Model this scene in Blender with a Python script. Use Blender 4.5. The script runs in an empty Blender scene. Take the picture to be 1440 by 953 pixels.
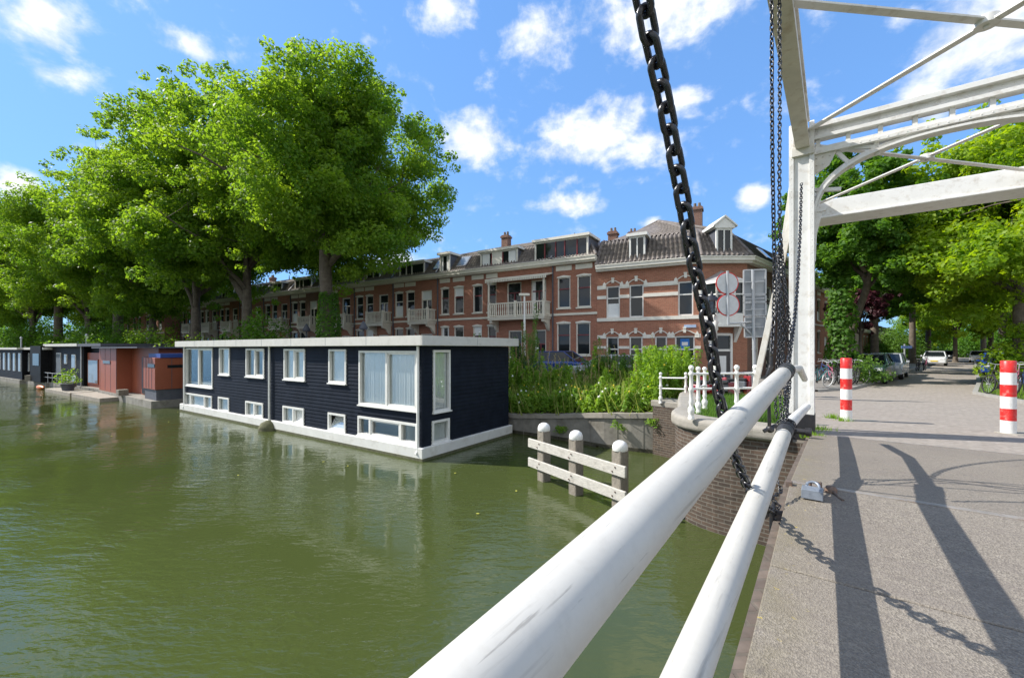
import bpy, bmesh, math, random
import numpy as np
from mathutils import Vector, Matrix

random.seed(7)
SC = bpy.context.scene
COL = SC.collection
R = math.radians

# ------------------------------------------------------------------ camera, sky, sun, exposure
CZ, HZ, FP = 3.45, 490.0, 595.0          # eye height above the water, horizon row and focal length in photo pixels
cam_d = bpy.data.cameras.new('camera')
cam = bpy.data.objects.new('camera', cam_d)
COL.objects.link(cam)
cam_d.sensor_width = 36.0
cam_d.lens = FP / 1440 * 36.0
cam_d.shift_y = (HZ - 476.5) / 1440
cam_d.clip_start = 0.05
cam_d.clip_end = 3000
cam.location = (0, 0, CZ)
cam.rotation_euler = (R(90), 0, 0)
SC.camera = cam

SUN_EL = 42.0
sun_h = Vector((-0.975, 0.20, 0)).normalized()
to_sun = Vector((sun_h.x * math.cos(R(SUN_EL)), sun_h.y * math.cos(R(SUN_EL)), math.sin(R(SUN_EL))))
sun_d = bpy.data.lights.new('sun', 'SUN')
sun_d.energy = 4.25
sun_d.angle = R(0.5)
sun_d.color = (1.0, 0.955, 0.88)
sun = bpy.data.objects.new('sun', sun_d)
COL.objects.link(sun)
sun.rotation_euler = to_sun.to_track_quat('Z', 'Y').to_euler()
sun.location = (-40, 10, 60)

SKY_STRENGTH = 0.15
SC.view_settings.view_transform = 'Standard'
SC.view_settings.look = 'None'
SC.view_settings.gamma = 1.0
SC.view_settings.exposure = 0.72
SC.view_settings.use_curve_mapping = False
SC.render.engine = 'CYCLES'
SC.cycles.max_bounces = 8
SC.cycles.transparent_max_bounces = 8
SC.cycles.caustics_reflective = False
SC.cycles.caustics_refractive = False
SC.cycles.sample_clamp_indirect = 6.0
SC.cycles.use_denoising = True

world = bpy.data.worlds.new('World')
SC.world = world
world.use_nodes = True


def build_world():
    nt = world.node_tree
    N, L = nt.nodes, nt.links
    N.clear()
    out = N.new('ShaderNodeOutputWorld')
    bg = N.new('ShaderNodeBackground')
    bg.inputs['Strength'].default_value = SKY_STRENGTH
    sky = N.new('ShaderNodeTexSky')
    sky.sky_type = 'NISHITA'
    sky.sun_disc = False
    sky.sun_elevation = R(SUN_EL)
    sky.sun_rotation = math.atan2(to_sun.x, to_sun.y) % (2 * math.pi)
    sky.air_density = 1.0
    sky.dust_density = 0.4
    sky.ozone_density = 2.5
    gm = N.new('ShaderNodeGamma'); gm.inputs[1].default_value = .40
    L.new(sky.outputs[0], gm.inputs[0])
    hs = N.new('ShaderNodeMix'); hs.data_type = 'RGBA'; hs.blend_type = 'MULTIPLY'; hs.inputs['Factor'].default_value = 1
    hs.inputs['B'].default_value = (.79, 1.42, 2.40, 1)
    L.new(gm.outputs[0], hs.inputs['A'])
    tc = N.new('ShaderNodeTexCoord')

    def math_(op, a, b=None, c=None):
        n = N.new('ShaderNodeMath'); n.operation = op
        for i, v in enumerate((a, b, c)):
            if v is None: continue
            if isinstance(v, (int, float)): n.inputs[i].default_value = v
            else: L.new(v, n.inputs[i])
        return n.outputs[0]
    sep = N.new('ShaderNodeSeparateXYZ')
    L.new(tc.outputs['Generated'], sep.inputs[0])
    az = math_('ARCTAN2', sep.outputs[0], sep.outputs[1])
    el = math_('ARCSINE', sep.outputs[2])
    # billow noise in direction space
    comb = N.new('ShaderNodeCombineXYZ')
    L.new(az, comb.inputs[0]); L.new(math_('MULTIPLY', el, 1.35), comb.inputs[1])
    n1 = N.new('ShaderNodeTexNoise')
    n1.inputs['Scale'].default_value = 9.0
    n1.inputs['Detail'].default_value = 9.0
    n1.inputs['Roughness'].default_value = 0.62
    n1.inputs['Distortion'].default_value = 0.25
    L.new(comb.outputs[0], n1.inputs['Vector'])
    n2 = N.new('ShaderNodeTexNoise')
    n2.inputs['Scale'].default_value = 26.0
    n2.inputs['Detail'].default_value = 6.0
    L.new(comb.outputs[0], n2.inputs['Vector'])
    p2 = N.new('ShaderNodeCombineXYZ')
    L.new(az, p2.inputs[0]); L.new(el, p2.inputs[1])
    # cloud banks: centre and half size (photo pixels turned into azimuth / elevation), weight
    banks = [(835, 188, 88, 46, 1.0), (675, 198, 70, 40, .95), (905, 205, 80, 26, .8), (765, 212, 60, 22, .5), (955, 142, 52, 24, .75),
             (800, 288, 66, 18, .85), (915, 313, 26, 12, .7), (1060, 277, 34, 22, .85),
             (1370, 62, 130, 62, 1.0), (1300, 140, 70, 30, .85), (1262, 30, 34, 18, .5), (1420, 10, 60, 30, .9),
             (930, 18, 180, 46, .74), (770, 55, 70, 34, .62), (630, 14, 70, 26, .6),
             (60, 30, 90, 60, .72), (80, 105, 90, 26, .6), (258, 60, 50, 20, .55), (20, 262, 52, 40, .95),
             (560, 368, 60, 22, .7), (600, 330, 30, 14, .35), (790, 250, 60, 16, .3), (1030, 200, 60, 14, .2), (1180, 300, 90, 40, .4),
             (300, 250, 200, 60, .3), (-300, 200, 260, 120, .95), (-700, 330, 400, 120, .95), (1800, 200, 240, 120, .9), (500, -350, 260, 90, .85), (-150, -300, 260, 120, .85), (1250, -500, 300, 120, .8)]
    acc = None
    for (x, y, hw, hh, wgt) in banks:
        rx, rz = (x - 720) / FP, (HZ - y) / FP
        a0, e0 = math.atan2(rx, 1), math.atan2(rz, math.hypot(rx, 1))
        da = hw / FP / (1 + rx * rx) * 1.12
        de = hh / FP / math.hypot(rx, 1) * 1.12
        s = N.new('ShaderNodeVectorMath'); s.operation = 'SUBTRACT'
        L.new(p2.outputs[0], s.inputs[0]); s.inputs[1].default_value = (a0, e0, 0)
        m = N.new('ShaderNodeVectorMath'); m.operation = 'MULTIPLY'
        L.new(s.outputs[0], m.inputs[0]); m.inputs[1].default_value = (1 / da, 1 / de, 0)
        ln = N.new('ShaderNodeVectorMath'); ln.operation = 'LENGTH'
        L.new(m.outputs[0], ln.inputs[0])
        v = math_('MULTIPLY_ADD', ln.outputs['Value'], -wgt, wgt)
        acc = v if acc is None else math_('MAXIMUM', acc, v)
    # unseen clouds added behind the camera, broad enough to whiten the ambient light
    back = math_('MULTIPLY_ADD', sep.outputs[1], -2.0, 0.1)
    n3 = N.new('ShaderNodeTexNoise'); n3.inputs['Scale'].default_value = 2.2; n3.inputs['Detail'].default_value = 3
    L.new(tc.outputs['Generated'], n3.inputs['Vector'])
    backc = math_('MULTIPLY', math_('MINIMUM', math_('MAXIMUM', back, 0.0), 0.8), math_('MULTIPLY_ADD', n3.outputs[0], 3.0, -.7))
    acc = math_('MAXIMUM', acc, backc)
    dens = math_('ADD', acc, math_('MULTIPLY_ADD', n1.outputs[0], 1.5, -.72))
    dens = math_('ADD', dens, math_('MULTIPLY_ADD', n2.outputs[0], 0.75, -0.37))
    mr = N.new('ShaderNodeMapRange'); mr.interpolation_type = 'SMOOTHSTEP'
    L.new(dens, mr.inputs[0])
    mr.inputs[1].default_value = 0.10; mr.inputs[2].default_value = 0.80
    # cloud colour: bright, a little greyer inside the thick undersides
    # a cloud is greyer where more cloud lies above it (flat shaded undersides)
    n1b = N.new('ShaderNodeTexNoise')
    for k_ in ('Scale', 'Detail', 'Roughness', 'Distortion'): n1b.inputs[k_].default_value = n1.inputs[k_].default_value
    up_ = N.new('ShaderNodeVectorMath'); up_.operation = 'ADD'; L.new(comb.outputs[0], up_.inputs[0]); up_.inputs[1].default_value = (-.012, .05, 0)
    L.new(up_.outputs[0], n1b.inputs['Vector'])
    diff = math_('SUBTRACT', n1.outputs[0], n1b.outputs[0])
    mr2 = N.new('ShaderNodeMapRange'); L.new(math_('MULTIPLY_ADD', n2.outputs[0], .25, diff), mr2.inputs[0])
    mr2.inputs[1].default_value = -0.10; mr2.inputs[2].default_value = 0.20
    cc = N.new('ShaderNodeMix'); cc.data_type = 'RGBA'
    L.new(mr2.outputs[0], cc.inputs['Factor'])
    k = 1 / SKY_STRENGTH
    cc.inputs['A'].default_value = (.46 * k, .52 * k, .60 * k, 1)
    cc.inputs['B'].default_value = (.72 * k, .73 * k, .74 * k, 1)
    mx = N.new('ShaderNodeMix'); mx.data_type = 'RGBA'
    L.new(math_('MULTIPLY', mr.outputs[0], 0.97), mx.inputs['Factor'])
    L.new(hs.outputs['Result'], mx.inputs['A'])
    L.new(cc.outputs['Result'], mx.inputs['B'])
    L.new(mx.outputs['Result'], bg.inputs['Color'])
    L.new(bg.outputs[0], out.inputs[0])


build_world()

# ------------------------------------------------------------------ helpers: places


def P(x, y, d):                       # photo pixel at distance d in front of the eye
    return Vector(((x - 720) / FP * d, d, CZ - (y - HZ) / FP * d))


def G(x, y, z=0.0):                   # photo pixel on the level z
    return P(x, y, (CZ - z) * FP / (y - HZ))


UX, UY = 0.605, 0.796                 # the bridge's own axis


def BR(s, l, z):                      # s metres along the bridge, l metres to its right
    return Vector((UX * s + UY * l, UY * s - UX * l, z))


def deck_z(s):
    return CZ - (1.193 + .083 * (4.53 - s) if s < 4.53 else 1.193 + .06 * (s - 4.53))


def on_side(x, y, l):                 # photo pixel on the upright plane that runs along the bridge at l
    r = (x - 720) / FP
    d = l / (r * UY - UX)
    return P(x, y, d)


# ------------------------------------------------------------------ helpers: meshes
class MB:
    def __init__(self):
        self.v, self.f, self.m, self.s = [], [], [], []

    def add(self, vs, fs, mi=0, smooth=False):
        o = len(self.v)
        self.v += [tuple(p) for p in vs]
        for f in fs:
            self.f.append([i + o for i in f]); self.m.append(mi); self.s.append(smooth)
        return self

    def obox(self, o, ex, ey, ez, mi=0):
        o, ex, ey, ez = Vector(o), Vector(ex), Vector(ey), Vector(ez)
        if ex.cross(ey).dot(ez) < 0: ex, ey = ey, ex
        vs = [o, o + ex, o + ex + ey, o + ey, o + ez, o + ex + ez, o + ex + ey + ez, o + ey + ez]
        return self.add(vs, [(0, 3, 2, 1), (4, 5, 6, 7), (0, 1, 5, 4), (1, 2, 6, 5), (2, 3, 7, 6), (3, 0, 4, 7)], mi)

    def box(self, a, b, mi=0):
        a = Vector(a); b = Vector(b)
        lo = Vector([min(a[i], b[i]) for i in range(3)]); hi = Vector([max(a[i], b[i]) for i in range(3)])
        d = hi - lo
        return self.obox(lo, (d.x, 0, 0), (0, d.y, 0), (0, 0, d.z), mi)

    def bar(self, p, q, w, h, up=(0, 0, 1), mi=0):
        p, q = Vector(p), Vector(q)
        t = (q - p).normalized(); upv = Vector(up)
        sd = t.cross(upv)
        if sd.length < 1e-4: sd = t.cross(Vector((1, 0, 0)))
        sd.normalize(); u = sd.cross(t).normalized()
        return self.obox(p - sd * w / 2 - u * h / 2, q - p, sd * w, u * h, mi)

    def tube(self, pts, r, n=10, caps=True, mi=0):
        pts = [Vector(p) for p in pts]
        rs = r if isinstance(r, (list, tuple)) else [r] * len(pts)
        t0 = (pts[1] - pts[0]).normalized()
        a = t0.orthogonal().normalized()
        rings = []
        for i, p in enumerate(pts):
            if i == 0: t = t0
            elif i == len(pts) - 1: t = (pts[i] - pts[i - 1]).normalized()
            else: t = (pts[i + 1] - pts[i - 1]).normalized()
            a = (a - t * a.dot(t))
            a = a.normalized() if a.length > 1e-5 else t.orthogonal().normalized()
            b = t.cross(a)
            rings.append([p + (a * math.cos(k * 2 * math.pi / n) + b * math.sin(k * 2 * math.pi / n)) * rs[i] for k in range(n)])
        vs = [q for rg in rings for q in rg]
        fs = []
        for i in range(len(pts) - 1):
            for k in range(n):
                k2 = (k + 1) % n
                fs.append((i * n + k, i * n + k2, (i + 1) * n + k2, (i + 1) * n + k))
        self.add(vs, fs, mi, True)
        if caps:
            self.add(rings[0][::-1], [tuple(range(n))], mi)
            self.add(rings[-1], [tuple(range(n))], mi)
        return self

    def lathe(self, prof, o=(0, 0, 0), n=16, mi=0, M=None):
        o = Vector(o)
        vs = []
        for (r, z) in prof:
            for k in range(n):
                p = Vector((r * math.cos(k * 2 * math.pi / n), r * math.sin(k * 2 * math.pi / n), z))
                if M is not None: p = M @ p
                vs.append(p + o)
        fs = [(i * n + k, i * n + (k + 1) % n, (i + 1) * n + (k + 1) % n, (i + 1) * n + k) for i in range(len(prof) - 1) for k in range(n)]
        self.add(vs, fs, mi, True)
        self.add(vs[:n][::-1], [tuple(range(n))], mi)
        self.add(vs[-n:], [tuple(range(n))], mi)
        return self

    def prism(self, poly, ext, mi=0):
        poly = [Vector(p) for p in poly]; ext = Vector(ext)
        nrm = Vector((0, 0, 0))
        for i in range(len(poly)):
            a, b = poly[i], poly[(i + 1) % len(poly)]
            nrm += (a - poly[0]).cross(b - poly[0])
        if nrm.dot(ext) < 0: poly = poly[::-1]
        n = len(poly)
        vs = poly + [p + ext for p in poly]
        fs = [tuple(range(n))[::-1], tuple(range(n, 2 * n))] + [(i, (i + 1) % n, n + (i + 1) % n, n + i) for i in range(n)]
        return self.add(vs, fs, mi)

    def ball(self, c, r, n=10, mi=0, sz=1.0):
        prof = [(max(r * math.sin(math.pi * i / n), 1e-4), -r * sz * math.cos(math.pi * i / n)) for i in range(n + 1)]
        return self.lathe(prof, c, max(8, n + 2), mi)

    def mesh(self, name, mats):
        me = bpy.data.meshes.new(name)
        me.from_pydata(self.v, [], self.f)
        for m in (mats if isinstance(mats, (list, tuple)) else [mats]): me.materials.append(m)
        me.polygons.foreach_set('material_index', self.m)
        me.polygons.foreach_set('use_smooth', self.s)
        me.update()
        return me

    def build(self, name, mats, parent=None, bevel=0.0, seg=2):
        o = bpy.data.objects.new(name, self.mesh(name, mats))
        COL.objects.link(o)
        if parent is not None: o.parent = parent
        if bevel:
            b = o.modifiers.new('bevel', 'BEVEL'); b.width = bevel; b.segments = seg; b.limit_method = 'ANGLE'; b.angle_limit = R(40)
            b.harden_normals = False
        return o


def empty(name, loc=(0, 0, 0), rz=0.0):
    o = bpy.data.objects.new(name, None)
    COL.objects.link(o)
    o.location = loc; o.rotation_euler = (0, 0, rz)
    o.empty_display_size = 0.2
    return o


def tag(o, label, cat, group=None):
    o['label'] = label; o['category'] = cat
    if group: o['group'] = group
    return o


def structure(o):
    o['kind'] = 'structure'
    return o


def stuff(o):
    o['kind'] = 'stuff'
    return o


KIDS = {}


def copy_tree(o, parent=None):
    c = o.copy(); COL.objects.link(c)
    if parent is not None: c.parent = parent
    for ch in list(o.children): copy_tree(ch, c)
    return c


# ------------------------------------------------------------------ helpers: materials
MATS = {}


def mat(name, col, rough=0.6, metal=0.0, var=0.12, vscale=6.0, bump=0.0, bscale=40.0, spec=0.5, dirt=None, coat=0.0, streak=None):
    """plain procedural paint / stone / metal: base colour, uneven tone, optional stains (dirt = colour, amount, scale) and bump"""
    m = bpy.data.materials.new(name); m.use_nodes = True
    nt = m.node_tree; N, L = nt.nodes, nt.links
    b = N['Principled BSDF']
    b.inputs['Roughness'].default_value = rough
    b.inputs['Metallic'].default_value = metal
    b.inputs['Specular IOR Level'].default_value = spec
    b.inputs['Coat Weight'].default_value = coat
    tc = N.new('ShaderNodeTexCoord')
    n = N.new('ShaderNodeTexNoise'); n.inputs['Scale'].default_value = vscale; n.inputs['Detail'].default_value = 6; n.inputs['Roughness'].default_value = .6
    L.new(tc.outputs['Object'], n.inputs['Vector'])
    if streak:
        mp = N.new('ShaderNodeMapping'); mp.inputs['Scale'].default_value = streak
        L.new(tc.outputs['Object'], mp.inputs[0]); L.new(mp.outputs[0], n.inputs['Vector'])
    mr = N.new('ShaderNodeMapRange'); L.new(n.outputs[0], mr.inputs[0])
    mr.inputs[1].default_value = .3; mr.inputs[2].default_value = .7
    mr.inputs[3].default_value = 1 - var; mr.inputs[4].default_value = 1 + var
    mu = N.new('ShaderNodeMix'); mu.data_type = 'RGBA'; mu.blend_type = 'MULTIPLY'; mu.inputs['Factor'].default_value = 1
    mu.inputs['A'].default_value = (*col, 1)
    L.new(mr.outputs[0], mu.inputs['B'])
    last = mu.outputs['Result']
    if dirt:
        dcol, amt, dsc = dirt
        n2 = N.new('ShaderNodeTexNoise'); n2.inputs['Scale'].default_value = dsc; n2.inputs['Detail'].default_value = 8; n2.inputs['Roughness'].default_value = .65
        L.new(tc.outputs['Object'], n2.inputs['Vector'])
        r2 = N.new('ShaderNodeMapRange'); L.new(n2.outputs[0], r2.inputs[0])
        r2.inputs[1].default_value = .52; r2.inputs[2].default_value = .72; r2.inputs[3].default_value = 0; r2.inputs[4].default_value = amt
        md = N.new('ShaderNodeMix'); md.data_type = 'RGBA'
        L.new(r2.outputs[0], md.inputs['Factor']); L.new(last, md.inputs['A']); md.inputs['B'].default_value = (*dcol, 1)
        last = md.outputs['Result']
    L.new(last, b.inputs['Base Color'])
    if bump:
        nb = N.new('ShaderNodeTexNoise'); nb.inputs['Scale'].default_value = bscale; nb.inputs['Detail'].default_value = 5
        L.new(tc.outputs['Object'], nb.inputs['Vector'])
        bp = N.new('ShaderNodeBump'); bp.inputs['Strength'].default_value = bump; bp.inputs['Distance'].default_value = 0.02
        L.new(nb.outputs[0], bp.inputs['Height']); L.new(bp.outputs[0], b.inputs['Normal'])
    MATS[name] = m
    return m


def brick_mat(name, c1, c2, mortar, bw=.22, bh=.065, gap=.012, rough=.85, bump=.4, flat=False, stain=.35, staincol=(.10, .07, .055), sub=False):
    m = bpy.data.materials.new(name); m.use_nodes = True
    nt = m.node_tree; N, L = nt.nodes, nt.links
    b = N['Principled BSDF']; b.inputs['Roughness'].default_value = rough; b.inputs['Specular IOR Level'].default_value = .25
    tc = N.new('ShaderNodeTexCoord')
    sp = N.new('ShaderNodeSeparateXYZ'); L.new(tc.outputs['Object'], sp.inputs[0])
    cb = N.new('ShaderNodeCombineXYZ')
    if flat:
        L.new(sp.outputs[0], cb.inputs[0]); L.new(sp.outputs[1], cb.inputs[1])
    else:
        ad = N.new('ShaderNodeMath'); ad.operation = 'SUBTRACT' if sub else 'ADD'
        L.new(sp.outputs[0], ad.inputs[0]); L.new(sp.outputs[1], ad.inputs[1])
        L.new(ad.outputs[0], cb.inputs[0]); L.new(sp.outputs[2], cb.inputs[1])
    br = N.new('ShaderNodeTexBrick')
    br.inputs['Scale'].default_value = 1.0
    br.inputs['Brick Width'].default_value = bw; br.inputs['Row Height'].default_value = bh; br.inputs['Mortar Size'].default_value = gap
    br.inputs['Mortar Smooth'].default_value = .2
    br.inputs['Color1'].default_value = (*c1, 1); br.inputs['Color2'].default_value = (*c2, 1); br.inputs['Mortar'].default_value = (*mortar, 1)
    L.new(cb.outputs[0], br.inputs['Vector'])
    n = N.new('ShaderNodeTexNoise'); n.inputs['Scale'].default_value = .9; n.inputs['Detail'].default_value = 8; n.inputs['Roughness'].default_value = .7
    L.new(tc.outputs['Object'], n.inputs['Vector'])
    mr = N.new('ShaderNodeMapRange'); L.new(n.outputs[0], mr.inputs[0])
    mr.inputs[1].default_value = .45; mr.inputs[2].default_value = .8; mr.inputs[3].default_value = 0; mr.inputs[4].default_value = stain
    mx = N.new('ShaderNodeMix'); mx.data_type = 'RGBA'
    L.new(mr.outputs[0], mx.inputs['Factor']); L.new(br.outputs['Color'], mx.inputs['A']); mx.inputs['B'].default_value = (*staincol, 1)
    n2 = N.new('ShaderNodeTexNoise'); n2.inputs['Scale'].default_value = 14; n2.inputs['Detail'].default_value = 4
    L.new(tc.outputs['Object'], n2.inputs['Vector'])
    r2 = N.new('ShaderNodeMapRange'); L.new(n2.outputs[0], r2.inputs[0]); r2.inputs[3].default_value = .6; r2.inputs[4].default_value = 1.4
    mu = N.new('ShaderNodeMix'); mu.data_type = 'RGBA'; mu.blend_type = 'MULTIPLY'; mu.inputs['Factor'].default_value = 1
    L.new(mx.outputs['Result'], mu.inputs['A']); L.new(r2.outputs[0], mu.inputs['B'])
    L.new(mu.outputs['Result'], b.inputs['Base Color'])
    bp = N.new('ShaderNodeBump'); bp.inputs['Strength'].default_value = bump; bp.inputs['Distance'].default_value = .012; bp.invert = True
    L.new(br.outputs['Fac'], bp.inputs['Height']); L.new(bp.outputs[0], b.inputs['Normal'])
    MATS[name] = m
    return m


def leaf_mat(name, ca, cb, trans=.45, cc=None):
    """leaf tissue: two greens picked per leaf cluster (attribute tint), light passes through"""
    m = bpy.data.materials.new(name); m.use_nodes = True
    nt = m.node_tree; N, L = nt.nodes, nt.links
    b = N['Principled BSDF']; b.inputs['Roughness'].default_value = .5; b.inputs['Specular IOR Level'].default_value = .25
    out = N['Material Output']
    at = N.new('ShaderNodeAttribute'); at.attribute_name = 'tint'
    mx = N.new('ShaderNodeMix'); mx.data_type = 'RGBA'
    L.new(at.outputs['Fac'], mx.inputs['Factor']); mx.inputs['A'].default_value = (*ca, 1); mx.inputs['B'].default_value = (*cb, 1)
    L.new(mx.outputs['Result'], b.inputs['Base Color'])
    tr = N.new('ShaderNodeBsdfTranslucent')
    hs = N.new('ShaderNodeHueSaturation'); hs.inputs['Hue'].default_value = .487; hs.inputs['Saturation'].default_value = 1.1; hs.inputs['Value'].default_value = 1.9
    L.new(mx.outputs['Result'], hs.inputs['Color']); L.new(hs.outputs[0], tr.inputs['Color'])
    ms = N.new('ShaderNodeMixShader'); ms.inputs[0].default_value = trans
    L.new(b.outputs[0], ms.inputs[1]); L.new(tr.outputs[0], ms.inputs[2]); L.new(ms.outputs[0], out.inputs['Surface'])
    MATS[name] = m
    return m


def glass_mat(name, col, rough=.04):
    m = bpy.data.materials.new(name); m.use_nodes = True
    nt = m.node_tree; N, L = nt.nodes, nt.links
    b = N['Principled BSDF']; b.inputs['Base Color'].default_value = (*col, 1); b.inputs['Roughness'].default_value = rough
    b.inputs['IOR'].default_value = 1.5; b.inputs['Specular IOR Level'].default_value = .5
    tc = N.new('ShaderNodeTexCoord'); n = N.new('ShaderNodeTexNoise'); n.inputs['Scale'].default_value = 1.6; n.inputs['Detail'].default_value = 2
    L.new(tc.outputs['Object'], n.inputs['Vector'])
    bp = N.new('ShaderNodeBump'); bp.inputs['Strength'].default_value = .05; bp.inputs['Distance'].default_value = .05
    L.new(n.outputs[0], bp.inputs['Height']); L.new(bp.outputs[0], b.inputs['Normal'])
    MATS[name] = m
    return m


WHITE = mat('white_paint', (.78, .77, .73), .45, var=.05, vscale=3, dirt=((.45, .43, .38), .35, 9))
CREAM = mat('cream_paint', (.70, .66, .56), .55, var=.08, vscale=2, dirt=((.36, .32, .25), .4, 4))
TRIM = mat('white_trim', (.74, .71, .63), .5, var=.06, vscale=3, dirt=((.45, .41, .33), .4, 5))
BRIDGE_WHITE = mat('bridge_white_paint', (.72, .71, .68), .42, var=.06, vscale=2.5, bump=.06, bscale=25, dirt=((.36, .29, .21), .5, 7))
BRIDGE_UNDER = mat('bridge_shaded_worn_paint', (.66, .63, .57), .55, var=.12, vscale=3, bump=.05, bscale=25, dirt=((.36, .26, .15), .6, 5))  # tan base paints in the shade of undersides; brown stains are wear
RAIL_WHITE = mat('rail_white_paint', (.52, .50, .455), .5, var=.05, vscale=3, bump=.04, bscale=18, dirt=((.38, .35, .30), .22, 34))
def wear_along(m, ang, col, amount):
    """scuffs and scratches drawn out along one direction"""
    nt = m.node_tree; N, L = nt.nodes, nt.links
    b = N['Principled BSDF']; src = b.inputs['Base Color'].links[0].from_socket
    tc = N.new('ShaderNodeTexCoord')
    mp = N.new('ShaderNodeMapping'); mp.vector_type = 'TEXTURE'; mp.inputs['Rotation'].default_value = (0, 0, ang)
    L.new(tc.outputs['Object'], mp.inputs[0])
    m2 = N.new('ShaderNodeMapping'); m2.inputs['Scale'].default_value = (1.2, 26, 26); L.new(mp.outputs[0], m2.inputs[0])
    fac = None
    for sc, lo, hi, w, vec in ((1.6, .58, .74, amount, m2), (4.0, .64, .70, amount * .9, m2), (38, .73, .76, .8, mp)):
        n = N.new('ShaderNodeTexNoise'); n.inputs['Scale'].default_value = sc; n.inputs['Detail'].default_value = 5; n.inputs['Roughness'].default_value = .6
        L.new(vec.outputs[0], n.inputs['Vector'])
        r = N.new('ShaderNodeMapRange'); L.new(n.outputs[0], r.inputs[0]); r.inputs[1].default_value = lo; r.inputs[2].default_value = hi; r.inputs[4].default_value = w
        if fac is None: fac = r.outputs[0]
        else:
            mx_ = N.new('ShaderNodeMath'); mx_.operation = 'MAXIMUM'; L.new(fac, mx_.inputs[0]); L.new(r.outputs[0], mx_.inputs[1]); fac = mx_.outputs[0]
    x = N.new('ShaderNodeMix'); x.data_type = 'RGBA'; L.new(fac, x.inputs['Factor']); L.new(src, x.inputs['A']); x.inputs['B'].default_value = (*col, 1)
    L.new(x.outputs['Result'], b.inputs['Base Color'])


wear_along(RAIL_WHITE, math.atan2(.796, .605), (.17, .155, .135), .55)
BLACK = mat('black_iron_paint', (.018, .018, .021), .38, var=.3, vscale=30, bump=.25, bscale=90, dirt=((.07, .045, .03), .5, 25))
CHAINM = mat('black_chain_paint', (.016, .017, .022), .27, var=.25, vscale=60, bump=.12, bscale=120, dirt=((.06, .04, .03), .45, 35), spec=.6)
BLACKCAP = mat('black_band_paint', (.03, .03, .032), .5, var=.25, vscale=14, dirt=((.12, .11, .10), .5, 16))
GREY_STEEL = mat('galvanised_steel', (.46, .47, .48), .42, metal=.35, var=.1, vscale=8)
SIGN_BACK = mat('sign_back_grey', (.30, .32, .34), .5, metal=.3, var=.12, vscale=3)
RED = mat('red_paint', (.66, .022, .02), .4, var=.07, vscale=6, dirt=((.55, .40, .34), .6, 11))
BOLLWHITE = mat('bollard_white_paint', (.78, .78, .76), .45, var=.05, dirt=((.40, .37, .32), .5, 10))
NAVY = None
GLASS = glass_mat('window_glass', (.016, .020, .022))
GLASS_SKY_REFLECT = glass_mat('sky_reflection_glass', (.25, .28, .32), .08)  # pale base colour stands in for sky reflected in the panes
CURTAIN = mat('curtain_cloth', (.76, .77, .76), .9, var=.12, vscale=12, streak=(14, 14, .2))
LEADG = mat('lead_grey', (.085, .09, .11), .6, var=.15)
TILE = mat('roof_tile', (.16, .135, .12), .72, var=.35, vscale=5, dirt=((.30, .27, .22), .55, 3))
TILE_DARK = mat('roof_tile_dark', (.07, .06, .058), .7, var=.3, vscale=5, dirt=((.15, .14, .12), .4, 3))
BRICK = brick_mat('red_brick', (.40, .160, .105), (.30, .112, .076), (.33, .22, .15), stain=.2, gap=.009)
BRICK2 = brick_mat('orange_brick', (.42, .170, .110), (.32, .122, .080), (.35, .24, .16), stain=.18, gap=.009)
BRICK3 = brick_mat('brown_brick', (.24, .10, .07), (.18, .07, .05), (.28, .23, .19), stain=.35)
BRICK_DARK = brick_mat('abutment_brick', (.115, .080, .060), (.072, .054, .044), (.17, .15, .125), sub=True, bw=.30, bh=.075, gap=.012, stain=.5, staincol=(.05, .045, .035), bump=.7)
CONCRETE = mat('concrete', (.24, .225, .195), .88, var=.25, vscale=2.5, bump=.3, bscale=40, dirt=((.10, .09, .065), .75, 1.8))
STONE = mat('cap_stone', (.30, .275, .235), .8, var=.15, vscale=4, bump=.3, bscale=60, dirt=((.22, .19, .14), .6, 3.5))
HULL = mat('white_hull', (.70, .69, .65), .6, var=.06, vscale=2, dirt=((.42, .38, .30), .45, 2.6))
BARK = mat('bark', (.13, .105, .08), .9, var=.35, vscale=5, bump=.7, bscale=14, dirt=((.26, .23, .18), .5, 3))
WOOD = mat('weathered_plank', (.50, .47, .42), .8, var=.22, vscale=8, bump=.4, bscale=30, streak=(1, 1, 9), dirt=((.24, .21, .17), .5, 6))
WOODP = mat('weathered_pile', (.24, .21, .17), .85, var=.3, vscale=8, bump=.6, bscale=26, streak=(6, 6, .7), dirt=((.10, .09, .06), .5, 5))
LEAF = leaf_mat('plane_leaf', (.092, .195, .027), (.21, .32, .040), .56)
LEAF_DARK = leaf_mat('dark_leaf', (.058, .145, .022), (.12, .235, .030), .5)
LEAF_LIME = leaf_mat('lime_leaf', (.13, .25, .026), (.27, .37, .038), .55)
LEAF_RED = leaf_mat('purple_leaf', (.045, .016, .020), (.10, .030, .038), .3)
LEAF_WEED = leaf_mat('weed_leaf', (.10, .23, .028), (.25, .38, .045), .45)
LEAF_WEED_DARK = leaf_mat('weed_leaf_dark', (.07, .15, .03), (.13, .24, .04), .42)
PETAL_Y = mat('yellow_petal', (.75, .55, .03), .6)
PETAL_W = mat('white_petal', (.8, .8, .74), .6)
TYRE = mat('tyre_rubber', (.02, .02, .02), .8)

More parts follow.
